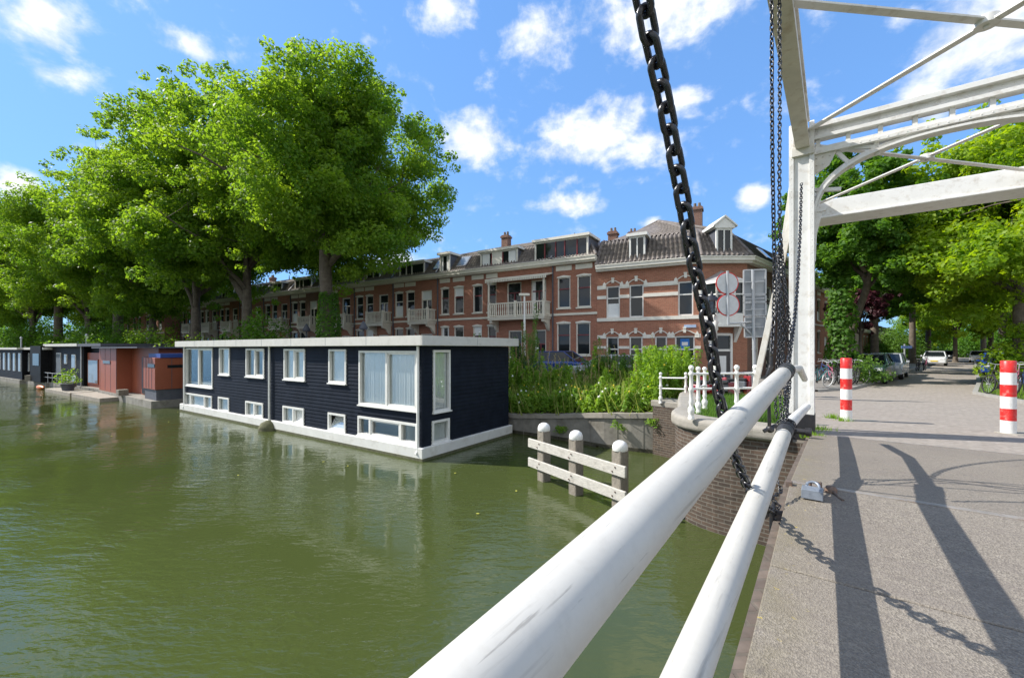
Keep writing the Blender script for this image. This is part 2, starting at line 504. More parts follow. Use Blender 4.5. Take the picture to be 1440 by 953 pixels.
# ------------------------------------------------------------------ water
def water_mat():
    m = bpy.data.materials.new('canal_water'); m.use_nodes = True
    nt = m.node_tree; N, L = nt.nodes, nt.links
    b = N['Principled BSDF']
    b.inputs['Roughness'].default_value = .03; b.inputs['IOR'].default_value = 1.42
    tc = N.new('ShaderNodeTexCoord')
    n0 = N.new('ShaderNodeTexNoise'); n0.inputs['Scale'].default_value = .12; n0.inputs['Detail'].default_value = 4
    L.new(tc.outputs['Object'], n0.inputs['Vector'])
    mx = N.new('ShaderNodeMix'); mx.data_type = 'RGBA'
    L.new(n0.outputs[0], mx.inputs['Factor'])
    mx.inputs['A'].default_value = (.047, .061, .0170, 1); mx.inputs['B'].default_value = (.065, .082, .024, 1)
    L.new(mx.outputs['Result'], b.inputs['Base Color'])

    def wave(rot, sc, scale, det, dist):
        mp = N.new('ShaderNodeMapping'); mp.inputs['Rotation'].default_value = (0, 0, R(rot)); mp.inputs['Scale'].default_value = sc
        L.new(tc.outputs['Object'], mp.inputs[0])
        n = N.new('ShaderNodeTexNoise'); n.inputs['Scale'].default_value = scale; n.inputs['Detail'].default_value = det; n.inputs['Distortion'].default_value = dist
        L.new(mp.outputs[0], n.inputs['Vector'])
        return n.outputs[0]
    a = wave(20, (1, 2.6, 1), 1.9, 3, .4)
    c = wave(-12, (1, 1.9, 1), 6.5, 3, .5)
    d = wave(50, (1, 1, 1), .35, 2, 0)
    gust = N.new('ShaderNodeMapRange'); L.new(d, gust.inputs[0]); gust.inputs[1].default_value = .38; gust.inputs[2].default_value = .66; gust.inputs[3].default_value = .2; gust.inputs[4].default_value = 1.9
    ad = N.new('ShaderNodeMath'); ad.operation = 'MULTIPLY_ADD'; L.new(c, ad.inputs[0]); ad.inputs[1].default_value = .38; L.new(a, ad.inputs[2])
    mu = N.new('ShaderNodeMath'); mu.operation = 'MULTIPLY'; L.new(ad.outputs[0], mu.inputs[0]); L.new(gust.outputs[0], mu.inputs[1])
    bp = N.new('ShaderNodeBump'); bp.inputs['Strength'].default_value = .5; bp.inputs['Distance'].default_value = .033
    L.new(mu.outputs[0], bp.inputs['Height']); L.new(bp.outputs[0], b.inputs['Normal'])
    return m


mb = MB()
mb.add([(-900, -300, 0), (900, -300, 0), (900, 1200, 0), (-900, 1200, 0)], [(0, 1, 2, 3)])
structure(mb.build('water', water_mat()))

# ------------------------------------------------------------------ land: one sheet from the quay to the horizon
STREET = 1.72
QA = Vector((-.83, .557, 0)).normalized()          # along the quay, to the far left
Q0 = Vector((.14, 17.25, 0))
qpts = []
for t in (420, 250, 160, 110, 80, 60, 45, 34, 26, 20, 15, 10, 6, 3, 0):
    p = Q0 + QA * t
    qpts.append((p.x, p.y, .98 if t > 15 else .78 + .2 * t / 15))
qpts += [(.8, 16.78, .86), (1.5, 16.25, .93), (2.4, 15.5, 1.08), (3.2, 14.75, 1.2), (4.0, 14.25, 1.27), (4.72, 13.9, 1.33)]
N_WALL = len(qpts)
qpts += [(7.5, 11.3, 1.65), (12, 7, 1.7), (30, -7, 1.7), (80, -45, 1.7), (300, -210, 1.7)]
gdir = Vector((.45, .893, 0))
bs = [0, .35, .8, 1.6, 2.6, 4, 5.5, 8, 14, 25, 50, 120, 300, 900]


def land_h(zc, b):
    if b <= .35: return zc - .02
    k = min(1, (b - .35) / 4.5)
    k = k * k * (3 - 2 * k)
    return zc - .02 + (STREET - zc + .02) * k + .12 * math.exp(-((b - 1.6) / 1.2) ** 2)


vs, fs = [], []
for (x, y, zc) in qpts:
    for b in bs:
        vs.append((x + gdir.x * b, y + gdir.y * b, land_h(zc, b)))
nb = len(bs)
for i in range(len(qpts) - 1):
    for j in range(nb - 1):
        fs.append((i * nb + j, (i + 1) * nb + j, (i + 1) * nb + j + 1, i * nb + j + 1))
SOIL = mat('soil', (.10, .085, .055), .95, var=.3, vscale=2, bump=.5, bscale=8, dirt=((.07, .10, .03), .8, .8))
structure(MB().add(vs, fs, 0, True).build('ground', SOIL))

ZUP = Vector((0, 0, 1))
# quay wall: concrete panels with a coping, copper stained foot
mb = MB()
w = qpts[:N_WALL]
for i in range(len(w) - 1):
    a, b = Vector((w[i][0], w[i][1], 0)), Vector((w[i + 1][0], w[i + 1][1], 0))
    nrm = Vector((-(b - a).y, (b - a).x, 0)).normalized()
    za, zb = w[i][2] - .16, w[i + 1][2] - .16
    mb.add([(a.x, a.y, -1), (b.x, b.y, -1), (b.x, b.y, zb), (a.x, a.y, za), (a.x + nrm.x * .3, a.y + nrm.y * .3, -1), (b.x + nrm.x * .3, b.y + nrm.y * .3, -1), (b.x + nrm.x * .3, b.y + nrm.y * .3, zb), (a.x + nrm.x * .3, a.y + nrm.y * .3, za)],
           [(0, 1, 2, 3), (3, 2, 6, 7), (5, 4, 7, 6), (0, 3, 7, 4), (1, 5, 6, 2)])
    ln = (b - a).length
    if i > 12:
        for k in range(max(1, int(ln / .55))):            # panel joints
            c = a + (b - a) * ((k + .5) / max(1, int(ln / .55)))
            zc = za + (zb - za) * ((k + .5) / max(1, int(ln / .55)))
            tt = (b - a).normalized()
            mb.obox(c - tt * .018 - nrm * .012 + Vector((0, 0, -.6)), tt * .036, nrm * .03, (0, 0, zc + .58))
wall = mb.build('quay_wall', CONCRETE)
tag(wall, 'low curved grey concrete quay wall below the green weeds', 'wall')
mb = MB()
for i in range(len(w) - 1):
    a, b = Vector((w[i][0], w[i][1], 0)), Vector((w[i + 1][0], w[i + 1][1], 0)); nrm = Vector((-(b - a).y, (b - a).x, 0)).normalized()
    mb.obox(a - nrm * .012 - ZUP * .3, b - a, nrm * .02, ZUP * .42)
    if i in (15, 17): mb.obox(a - nrm * .16 - ZUP * .3, (b - a) * .8, nrm * .15, ZUP * .36)
mb.build('waterline_stain', mat('wet_algae', (.055, .05, .03), .6, var=.5, vscale=6, bump=.4), wall)
mb = MB()
for i in range(len(w) - 1):
    a, b = Vector(w[i]), Vector(w[i + 1])
    nrm = Vector((-(b - a).y, (b - a).x, 0)).normalized()
    a2, b2 = a - nrm * .07, b - nrm * .07
    vs = [a2 - Vector((0, 0, .16)), b2 - Vector((0, 0, .16)), b2, a2, a + nrm * .38 - Vector((0, 0, .16)), b + nrm * .38 - Vector((0, 0, .16)), b + nrm * .38, a + nrm * .38]
    mb.add(vs, [(0, 1, 2, 3), (3, 2, 6, 7), (0, 4, 5, 1), (5, 4, 7, 6), (0, 3, 7, 4), (1, 5, 6, 2)])
mb.build('coping', STONE, wall)

# ------------------------------------------------------------------ roads and pavements
ROAD = brick_mat('road_bricks', (.32, .282, .244), (.275, .24, .206), (.24, .215, .187), bw=.21, bh=.105, gap=.008, flat=True, bump=.2, stain=.25, staincol=(.27, .23, .205))
PAVE = brick_mat('pavement_tiles', (.25, .235, .215), (.22, .205, .19), (.13, .12, .11), bw=.3, bh=.3, gap=.01, flat=True, bump=.2, stain=.3, staincol=(.14, .13, .11))
KERB = mat('kerb_stone', (.30, .29, .27), .8, var=.15, bump=.2)
GRASS_SOIL = mat('verge_soil', (.07, .085, .03), .95, var=.4, vscale=5, bump=.5, bscale=12)

ru = Vector((.73, .68, 0)).normalized()             # the street leading away
rn = Vector((.68, -.73, 0)).normalized()
# street sheet
kl = [Vector(p) for p in ((9.5, 15.2, 0), (12, 16.6, 0), (14.3, 17.7, 0), (18, 20.9, 0), (26.1, 28.4, 0), (60, 60, 0), (140, 134, 0))]
kr = [Vector(p) for p in ((13.0, 8.0, 0), (15.5, 12.5, 0), (17.3, 15.9, 0), (22.3, 20.3, 0), (31.0, 28.3, 0), (65.5, 60, 0), (146, 134, 0))]
mb = MB()
vs = []
for a, b in zip(kl, kr): vs += [(a.x, a.y, STREET + .02), (b.x, b.y, STREET + .02)]
mb.add(vs, [(2 * i, 2 * i + 1, 2 * i + 3, 2 * i + 2) for i in range(len(kl) - 1)])
structure(mb.build('street', ROAD))
# quay street in front of the houses
mb = MB()
fd = Vector((.858, -.514, 0)); fnn = Vector((-.514, -.858, 0))
h0 = Vector((5.24, 26, 0))
o1 = h0 + fnn * 1.6 + fd * 8.0; o2 = h0 + fnn * 6.6 + fd * 8.0
vs = []
for tt in (8.0, 0, -40, -110):
    for off in (1.6, 6.4):
        p = h0 + fnn * off + fd * tt; vs.append((p.x, p.y, STREET + .012))
mb.add(vs, [(0, 2, 3, 1), (2, 4, 5, 3), (4, 6, 7, 5)])
structure(mb.build('quay_street', ROAD))
# ramp from the bridge down to the street
mb = MB(); vs = []
S0 = 8.83
srow = [S0, 9.5, 10.5, 12, 14, 16, 18, 20, 23]
lrow = [-1.2, 0, 2, 4, 7, 11]
for s in srow:
    k = min(1, max(0, (s - S0) / 11)); k = k * k * (3 - 2 * k)
    for l in lrow:
        p = BR(s, l, 0); vs.append((p.x, p.y, CZ - 1.452 - (CZ - 1.452 - STREET - .026) * k))
nl = len(lrow)
mb.add(vs, [(i * nl + j, i * nl + j + 1, (i + 1) * nl + j + 1, (i + 1) * nl + j) for i in range(len(srow) - 1) for j in range(nl - 1)])
structure(mb.build('bridge_approach_road', ROAD))


def kerb_and_pavement(line, side, width, name, material):
    kb = MB(); pv = MB(); n = len(line)
    vs = []
    for i, p in enumerate(line):
        q = line[min(i + 1, n - 1)] - line[max(i - 1, 0)]
        nn = Vector((-q.y, q.x, 0)).normalized() * side
        z0, z1 = STREET - .05, STREET + .115
        vs.append((p, p + nn * .14, p + nn * (.14 + width)))
    for i in range(n - 1):
        a, b = vs[i], vs[i + 1]
        kb.add([(a[0].x, a[0].y, STREET - .05), (b[0].x, b[0].y, STREET - .05), (b[0].x, b[0].y, STREET + .12), (a[0].x, a[0].y, STREET + .12),
                (a[1].x, a[1].y, STREET + .12), (b[1].x, b[1].y, STREET + .12), (a[1].x, a[1].y, STREET - .05), (b[1].x, b[1].y, STREET - .05)],
               [(0, 1, 2, 3), (3, 2, 5, 4), (7, 6, 4, 5)])
        pv.add([(a[1].x, a[1].y, STREET + .11), (b[1].x, b[1].y, STREET + .11), (b[2].x, b[2].y, STREET + .11), (a[2].x, a[2].y, STREET + .11)], [(0, 1, 2, 3)])
    structure(kb.build('kerb', KERB)); structure(pv.build(name, material))


kerb_and_pavement(kl[1:], 1, 5.2, 'pavement', PAVE)
kerb_and_pavement(kr[1:], -1, 9.0, 'verge', GRASS_SOIL)

# ------------------------------------------------------------------ abutment with stone cap
front0 = BR(8.52, -1.75, 0)
pl = [Vector((5.6, 13.6, 0)), Vector((5.25, 13.0, 0)), Vector((4.62, 11.5, 0)), Vector((4.02, 10.0, 0))]
for k in range(11):
    a = k / 10
    p0, p1, p2 = Vector((4.02, 10.0, 0)), Vector((2.78, 8.5, 0)), Vector((4.3, 7.52, 0))
    pl.append(p0 * (1 - a) ** 2 + p1 * 2 * a * (1 - a) + p2 * a * a)
pl += [BR(8.55, -.66, 0), BR(8.55, 4.2, 0), BR(8.55, 9, 0), BR(10.2, 9, 0), BR(10.2, -.62, 0), BR(14.6, -.62, 0)]
pl2 = []
for p in pl:
    if not pl2 or (p - pl2[-1]).length > .05: pl2.append(p)
TOPZ = 1.88
mb = MB()
mb.prism([Vector((p.x, p.y, -1)) for p in pl2], (0, 0, TOPZ + 1))
ab = mb.build('bridge_abutment', BRICK_DARK)
tag(ab, 'dark brick bridge abutment with rounded corner rising from the canal', 'abutment')
cen = Vector((7, 11, 0))
capo = []
NCAP = next(i for i, p in enumerate(pl2) if (p - BR(8.55, -.66, 0)).length < .001) + 1
for p in pl2[:NCAP]:
    d = (p - cen).normalized(); capo.append(p + d * .12)
mb = MB()
inn = [p + (cen - p).normalized() * .6 for p in capo]
for i in range(len(capo) - 1):
    a, b, c, d = capo[i], capo[i + 1], inn[i + 1], inn[i]
    for (q0, q1, q2, q3) in ((a, b, c, d),):
        z0, z1 = TOPZ - .04, TOPZ + .22
        mb.add([(q.x, q.y, z) for z in (z0, z1) for q in (q0, q1, q2, q3)], [(0, 3, 2, 1), (4, 5, 6, 7), (0, 1, 5, 4), (2, 3, 7, 6)] + ([(3, 0, 4, 7)] if i == 0 else []) + ([(1, 2, 6, 5)] if i == len(capo) - 2 else []))
capst = mb.build('cap_stone', STONE, ab)
bm = bmesh.new(); bm.from_mesh(capst.data); bmesh.ops.remove_doubles(bm, verts=bm.verts, dist=.001); bm.to_mesh(capst.data); bm.free()
bv = capst.modifiers.new('bevel', 'BEVEL'); bv.width = .09; bv.segments = 4; bv.limit_method = 'ANGLE'; bv.angle_limit = R(50)
# the soil bed inside the ring of cap stones
mb = MB()
bed = [p + (cen - p).normalized() * .55 for p in capo] + [BR(8.7, -.62, 0), BR(14.4, -.62, 0)]
mb.add([(p.x, p.y, TOPZ + .17) for p in bed], [tuple(range(len(bed)))[::-1]])
structure(mb.build('planting_bed', GRASS_SOIL))

# ------------------------------------------------------------------ bridge deck
def deck_mat():
    m = bpy.data.materials.new('deck_surface'); m.use_nodes = True
    nt = m.node_tree; N, L = nt.nodes, nt.links
    b = N['Principled BSDF']; b.inputs['Roughness'].default_value = .88; b.inputs['Specular IOR Level'].default_value = .3
    tc = N.new('ShaderNodeTexCoord')
    mp = N.new('ShaderNodeMapping'); mp.vector_type = 'TEXTURE'
    mp.inputs['Rotation'].default_value = (0, 0, math.atan2(UY, UX))        # x of the texture runs along the bridge
    L.new(tc.outputs['Object'], mp.inputs[0])

    def noise(sc, det=4, rough=.6, scale=None):
        n = N.new('ShaderNodeTexNoise'); n.inputs['Scale'].default_value = sc; n.inputs['Detail'].default_value = det; n.inputs['Roughness'].default_value = rough
        if scale:
            m2 = N.new('ShaderNodeMapping'); m2.inputs['Scale'].default_value = scale
            L.new(mp.outputs[0], m2.inputs[0]); L.new(m2.outputs[0], n.inputs['Vector'])
        else: L.new(mp.outputs[0], n.inputs['Vector'])
        return n.outputs[0]

    def rng(v, a, b_, c, d):
        r = N.new('ShaderNodeMapRange'); L.new(v, r.inputs[0])
        for i, q in enumerate((a, b_, c, d)): r.inputs[i + 1].default_value = q
        return r.outputs[0]

    def mix(f, a, b_, blend='MIX'):
        x = N.new('ShaderNodeMix'); x.data_type = 'RGBA'; x.blend_type = blend
        if isinstance(f, float): x.inputs['Factor'].default_value = f
        else: L.new(f, x.inputs['Factor'])
        for nm, v in (('A', a), ('B', b_)):
            if isinstance(v, tuple): x.inputs[nm].default_value = (*v, 1)
            else: L.new(v, x.inputs[nm])
        return x.outputs['Result']
    vor = N.new('ShaderNodeTexVoronoi'); vor.inputs['Scale'].default_value = 130; L.new(mp.outputs[0], vor.inputs['Vector'])
    grit = mix(rng(vor.outputs['Color'], .2, .9, 0, 1), (.135, .118, .098), (.325, .288, .238))
    vor2 = N.new('ShaderNodeTexVoronoi'); vor2.inputs['Scale'].default_value = 70; L.new(mp.outputs[0], vor2.inputs['Vector'])
    grit = mix(rng(vor2.outputs['Distance'], .0, .35, .55, 0), grit, (.36, .32, .265))
    worn = mix(rng(noise(1.3, 7, .7), .38, .72, 0, .6), grit, (.25, .22, .182))
    st = noise(3.0, 5, .65, (7, .35, 1))                         # streaks across the bridge, along the boards
    worn = mix(rng(st, .40, .72, 0, .55), worn, (.18, .155, .138))
    # lichen near the edge
    sp = N.new('ShaderNodeSeparateXYZ'); L.new(mp.outputs[0], sp.inputs[0])
    edge = rng(sp.outputs[1], .05, .24, 0, 1)
    ln = rng(noise(22, 4, .6), .66, .70, 0, 1)
    mm = N.new('ShaderNodeMath'); mm.operation = 'MULTIPLY'; L.new(edge, mm.inputs[0]); L.new(ln, mm.inputs[1])
    worn = mix(mm.outputs[0], worn, (.50, .38, .06))
    edge2 = N.new('ShaderNodeMath'); edge2.operation = 'MULTIPLY'; L.new(edge, edge2.inputs[0]); L.new(rng(noise(4, 6, .7), .35, .7, 0, .7), edge2.inputs[1])
    worn = mix(edge2.outputs[0], worn, (.19, .165, .10))
    big = noise(.55, 6, .7)
    worn = mix(rng(big, .35, .7, 0, 1), worn, mix(.55, worn, (.17, .145, .125)))
    sp2 = rng(noise(9, 3, .5), .68, .74, 0, .7)
    worn = mix(sp2, worn, (.12, .105, .09))
    L.new(worn, b.inputs['Base Color'])
    bp = N.new('ShaderNodeBump'); bp.inputs['Strength'].default_value = .55; bp.inputs['Distance'].default_value = .006
    hh = N.new('ShaderNodeMath'); hh.operation = 'ADD'; L.new(vor.outputs['Distance'], hh.inputs[0]); L.new(st, hh.inputs[1])
    L.new(hh.outputs[0], bp.inputs['Height']); L.new(bp.outputs[0], b.inputs['Normal'])
    return m


DECK = deck_mat()
EL, ER = -.31, 3.55
mb = MB()
joints = [-3.0, -.5, 2.05, 3.02, 4.53, 5.9, 7.3, 8.82]
for i in range(len(joints) - 1):
    a, b = joints[i], joints[i + 1] - (.012 if i in (1, 2, 5) else .006)
    q = [BR(a, EL, deck_z(a)), BR(a, ER, deck_z(a)), BR(b, ER, deck_z(b)), BR(b, EL, deck_z(b))]
    mb.prism(q, (0, 0, -.16))
bridge_deck = mb.build('bridge_deck', DECK, bevel=.006, seg=1)
structure(bridge_deck)
# metal strips at the break of the deck and at the road joint
STRIP = mat('steel_strip', (.33, .30, .27), .55, metal=.4, var=.25, vscale=9, dirt=((.25, .13, .06), .5, 12))
mb = MB()
for s in (4.53, 8.80):
    q = [BR(s - .03, EL + .01, deck_z(s - .03) + .006), BR(s - .03, ER, deck_z(s - .03) + .006), BR(s + .035, ER, deck_z(s + .035) + .006), BR(s + .035, EL + .01, deck_z(s + .035) + .006)]
    mb.prism(q, (0, 0, -.02))
structure(mb.build('deck_strip', STRIP))
# edge timbers under the deck
EDGE = brick_mat('edge_brick', (.17, .135, .11), (.12, .095, .08), (.13, .11, .09), bw=.22, bh=.09, gap=.010, flat=True, bump=.5, stain=.5, staincol=(.09, .07, .05))
mb = MB()
for i in range(len(joints) - 1):
    a, b = joints[i], joints[i + 1]
    q = [BR(a, -.36, deck_z(a) - .05), BR(a, -.05, deck_z(a) - .05), BR(b, -.05, deck_z(b) - .05), BR(b, -.36, deck_z(b) - .05)]
    q = [p - Vector((0, 0, .115)) for p in q]
    mb.prism(q, (0, 0, -.3))
structure(mb.build('bridge_deck_edge', EDGE))
mb = MB()
for i in range(len(joints) - 1):
    a, b = joints[i], joints[i + 1]
    q = [BR(a, -.365, deck_z(a) - .045), BR(a, EL - .004, deck_z(a) - .045), BR(b, EL - .004, deck_z(b) - .045), BR(b, -.365, deck_z(b) - .045)]
    mb.prism(q, (0, 0, -.118))
structure(mb.build('deck_edge_course', EDGE))

# ------------------------------------------------------------------ the drawbridge: portal, balance arms, bracing
SP, LP, RP = 8.95, -.44, 3.24            # portal plane, left and right post
bridge = empty('drawbridge', BR(SP, LP, 2.0))
tag(bridge, 'white riveted iron drawbridge portal with arched head, overhead arms and counterweight beam', 'drawbridge')


def bpart(m_, name, mats, parent=None, bevel=.004):
    o = m_.build(name, mats, None, bevel=bevel, seg=1)
    par = parent or bridge
    o.parent = par
    base = par if par is bridge else par.parent
    o.matrix_parent_inverse = Matrix.Translation(-bridge.location) if par is bridge else Matrix.Identity(4)
    return o


US = Vector((UX, UY, 0)); VL = Vector((UY, -UX, 0)); ZV = Vector((0, 0, 1))
PW, PD, PT = .30, .30, CZ + 3.80
rng_ = random.Random(3)
for L0, zb in ((LP, 2.32), (RP, 2.32)):
    mb = MB()
    c = BR(SP, L0, zb)
    # box post: web plates with projecting flanges
    mb.obox(c - US * .13 - VL * .11, US * .26, VL * .22, ZV * (PT - .06 - zb))
    for sg in (-1, 1):
        mb.obox(c - US * .16 + VL * (sg * .145 - .035), US * .32, VL * .07, ZV * (PT - zb))
        z = zb + .12                                    # rivets down each flange
        while z < PT - .1:
            mb.ball(c + VL * (sg * .145) - US * .157 + ZV * (z - zb), .0095, 4)
            z += .11
    post = bpart(mb, 'post', [BRIDGE_WHITE])
    # rounded caps of the flanges
    mb = MB()
    for sg in (-1, 1):
        pr = []
        for k in range(9):
            a = math.pi * k / 8
            pr.append(c + VL * (sg * .145 - .035) + US * (.16 * math.cos(a)) + ZV * (PT - zb + .12 * math.sin(a)))
        mb.prism(pr, VL * .07)
    bpart(mb, 'post_cap', [BRIDGE_WHITE])
    mb = MB()
    c2 = BR(SP, L0, 1.62)
    mb.obox(c2 - US * .17 - VL * .19, US * .34, VL * .38, ZV * .71)
    mb.obox(c2 - US * .22 - VL * .24, US * .44, VL * .48, ZV * .08)
    bpart(mb, 'post_base', [BLACK], bevel=.01)
# raking struts outside the posts
for L0, sg in ((LP, -1), (RP, 1)):
    mb = MB()
    mb.bar(BR(SP + .05, L0 + sg * .17, CZ + 2.25), BR(SP + .12, L0 + sg * .86, 2.02), .09, .11, up=US)
    mb.bar(BR(SP + .05, L0 + sg * .10, CZ + 3.2), BR(SP + .05, L0 + sg * .26, CZ + 1.9), .10, .10, up=US)
    bpart(mb, 'raking_strut', [BRIDGE_UNDER])

# arched head of the portal
X0, X1 = LP + .18, RP - .18
mb = MB()
zt = CZ


def rail_h(z0, z1, d=.10, off=0):
    mb.obox(BR(SP - d / 2 + off, X0, zt + z0), VL * (X1 - X0), US * d, ZV * (z1 - z0))


rail_h(3.74, 3.82, .24)
rail_h(3.60, 3.74, .05)
rail_h(3.56, 3.62, .18)
rail_h(3.36, 3.43, .10)
rail_h(3.30, 3.36, .20)
for k in range(9):                                       # little uprights of the pierced band
    l = X0 + .02 + (X1 - X0 - .10) * k / 8
    mb.obox(BR(SP - .04, l, zt + 3.43), VL * .06, US * .08, ZV * .13)
for k in range(30):                                      # rivet rows of the beam
    l = X0 + .05 + (X1 - X0 - .1) * k / 29
    for z in (3.64, 3.70): mb.ball(BR(SP - .025, l, zt + z), .011, 4)
    mb.ball(BR(SP - .10, l, zt + 3.33), .010, 4)
bpart(mb, 'portal_beam', [BRIDGE_WHITE])
LC = (LP + RP) / 2
for sg in (-1, 1):                                       # bolted corner plates
    f = lambda l: LC + sg * (l - LC)
    mb = MB()
    mb.prism([BR(SP - .06, f(X0 - .02), zt + 3.30), BR(SP - .06, f(X0 + .30), zt + 3.30), BR(SP - .06, f(X0 + .20), zt + 3.08), BR(SP - .06, f(X0 - .02), zt + 2.95)], US * .02)
    for (a_, b_) in ((.03, 3.24), (.12, 3.24), (.21, 3.24), (.03, 3.12), (.12, 3.12), (.03, 3.01)): mb.ball(BR(SP - .062, f(X0 + a_), zt + b_), .014, 5)
    bpart(mb, 'corner_plate', [BRIDGE_UNDER], bevel=0)
mb = MB()
LC, HW = (LP + RP) / 2, (RP - LP) / 2 - .16
arc = []
for k in range(33):
    a = math.pi * k / 32
    ca = math.cos(a)
    x = -HW * (abs(ca) ** .9) * (1 if ca > 0 else -1)
    z = 1.95 + 1.30 * (max(0, math.sin(a)) ** .62)
    arc.append((LC + x, z))
for i in range(len(arc) - 1):
    (xa, za), (xb, zb) = arc[i], arc[i + 1]
    mb.bar(BR(SP, xa, zt + za), BR(SP, xb, zt + zb), .20, .035, up=ZV if abs(xa - xb) > .02 else VL)
    pa = Vector((xa - LC, za - 2.2)); 
    mb.bar(BR(SP, xa, zt + za + .035), BR(SP, xb, zt + zb + .035), .05, .10, up=ZV if abs(xa - xb) > abs(za - zb) else VL)


def arc_at(x):
    for i in range(16):
        if arc[i][0] <= x <= arc[i + 1][0]:
            k = (x - arc[i][0]) / max(1e-6, arc[i + 1][0] - arc[i][0])
            return arc[i][1] + (arc[i + 1][1] - arc[i][1]) * k
    return arc[16][1]


arch = bpart(mb, 'arch', [BRIDGE_WHITE], bevel=0)
mb = MB()
for sg in (-1, 1):                                       # spandrel struts
    f = lambda l: LC + sg * (l - LC)
    def st(l0, z0, l1, z1):
        m2 = MB()
        m2.bar(BR(SP, f(l0), zt + z0), BR(SP, f(l1), zt + z1), .06, .06, up=US)
        bpart(m2, 'spandrel_strut', [BRIDGE_WHITE])
    st(X0, 2.36, X0 + .16, 2.37)
    st(X0, 2.72, X0 + .36, 2.66)
    st(X0 + .28, 3.33, X0 + .52, 2.98)
    st(X0 + .80, 3.33, X0 + .82, 3.10)
    st(X0 + .45, 3.32, X0 + .95, 3.20)
    # knee plate at the springing
    mb = MB()
    mb.prism([BR(SP - .03, f(X0 - .02), zt + 1.5), BR(SP - .03, f(X0 - .02), zt + 2.25), BR(SP - .03, f(X0 + .10), zt + 2.3), BR(SP - .03, f(X0 + .03), zt + 1.95), BR(SP - .03, f(X0 + .015), zt + 1.5)], US * .06)
    bpart(mb, 'knee_plate', [BRIDGE_WHITE])

# balance arms over the leaf and their tails with the counterweight
for L0 in (LP + .02, RP - .02):
    mb = MB()
    mb.obox(BR(-1.2, L0 - .07, CZ + 3.46), US * 10.0, VL * .14, ZV * .40)
    mb.obox(BR(-1.2, L0 - .10, CZ + 3.42), US * 10.0, VL * .20, ZV * .04)
    mb.obox(BR(-1.2, L0 - .10, CZ + 3.86), US * 10.0, VL * .20, ZV * .04)
    mb.obox(BR(8.8, L0 - .07, CZ + 3.46), US * 4.6, VL * .14, ZV * .36)
    mb.obox(BR(8.75, L0 - .16, CZ + 3.30), US * .3, VL * .32, ZV * .16)
    bpart(mb, 'balance_arm', [BRIDGE_UNDER])
mb = MB()
mb.obox(BR(13.2, LP - .1, CZ + 3.30), US * .75, VL * (RP - LP + .2), ZV * .42)
mb.obox(BR(13.14, LP - .12, CZ + 3.26), US * .87, VL * (RP - LP + .24), ZV * .05)
bpart(mb, 'counterweight_beam', [BRIDGE_WHITE], bevel=.012)
for (sa, sb, z) in ((8.9, 5.43, 3.72), (9.0, 13.2, 3.58)):
    for flip in (0, 1):
        l0, l1 = (LP, RP) if not flip else (RP, LP)
        mb = MB()
        mb.bar(BR(sa, l0, CZ + z + .035 * flip), BR(sb, l1, CZ + z + .035 * flip), .10, .022)
        o = bpart(mb, 'cross_brace', [BRIDGE_WHITE], bevel=0)
    mb = MB()
    mid = BR((sa + sb) / 2, (LP + RP) / 2, CZ + z - .02)
    mb.lathe([(.11, 0), (.11, .09)], mid, 14)
    mb.lathe([(.03, -.03), (.03, .0)], mid, 8)
    bpart(mb, 'brace_plate', [BRIDGE_WHITE], bevel=0)

# ------------------------------------------------------------------ railing of the leaf: two round rails with black ends
rail_root = empty('bridge_railing', BR(4.8, -.35, 2.2))
tag(rail_root, 'white tubular bridge railing of two thick rails with black banded ends', 'railing')
E = 4.33


def rpart(m_, name, mats, parent=None):
    o = m_.build(name, mats)
    o.parent = parent or rail_root
    if parent is None: o.matrix_parent_inverse = Matrix.Translation(-rail_root.location)
    return o


def rail(name, near, far, r):
    d = (far - near)
    start = near - d * .62
    m_ = MB()
    n = 24
    m_.tube([start + (far - start) * (i / n) for i in range(n + 1)], r, 32)
    o = rpart(m_, name, [RAIL_WHITE])
    t = d.normalized()
    c = MB(); c.tube([far - t * .14, far + t * .30], r + .006, 32)
    c.tube([far + t * .06, far + t * .09], r + .012, 24)
    rpart(c, 'end_band', [BLACKCAP], o)
    return far + t * .3, t


RR = .0625
u_near = P(691, 953, .1243 * E); u_far = on_side(1103, 524, -.355)
l_near = P(965, 953, .289 * E); l_far = on_side(1103.5, 607, -.355)
ue, ut = rail('top_rail', u_near, u_far, RR)
le, lt = rail('bottom_rail', l_near, l_far, RR * .98)
mb = MB()
mb.tube([ue - ut * .06, on_side(1124, 518, -.355), on_side(1131.5, 533, -.355)], [.044, .044, .042], 14)
rpart(mb, 'rail_bracket', [BRIDGE_UNDER])
mb = MB()
mb.tube([le - lt * .06, on_side(1122, 583.5, -.355), on_side(1135, 571.5, -.355)], [.055, .055, .055], 14)
rpart(mb, 'rail_bracket', [BRIDGE_WHITE])

# ------------------------------------------------------------------ chains
def link_mesh(name, bar, w, ln, nr=8, na=24):
    """one closed link lying in its local xz plane, long axis z"""
    pts = []
    rr = (w - bar) / 2; st = (ln - w) / 2
    for k in range(na):
        a = 2 * math.pi * k / na
        x, z = rr * math.cos(a), rr * math.sin(a)
        z += st if math.sin(a) >= 0 else -st
        pts.append(Vector((x, 0, z)))
    vs, fs = [], []
    for i, p in enumerate(pts):
        t = (pts[(i + 1) % na] - pts[i - 1]).normalized()
        a = Vector((0, 1, 0)); b = t.cross(a)
        for k in range(nr):
            th = 2 * math.pi * k / nr
            vs.append(p + (a * math.cos(th) + b * math.sin(th)) * bar / 2)
    for i in range(na):
        for k in range(nr):
            i2, k2 = (i + 1) % na, (k + 1) % nr
            fs.append((i * nr + k, i * nr + k2, i2 * nr + k2, i2 * nr + k))
    return MB().add(vs, fs, 0, True).mesh(name, [CHAINM])


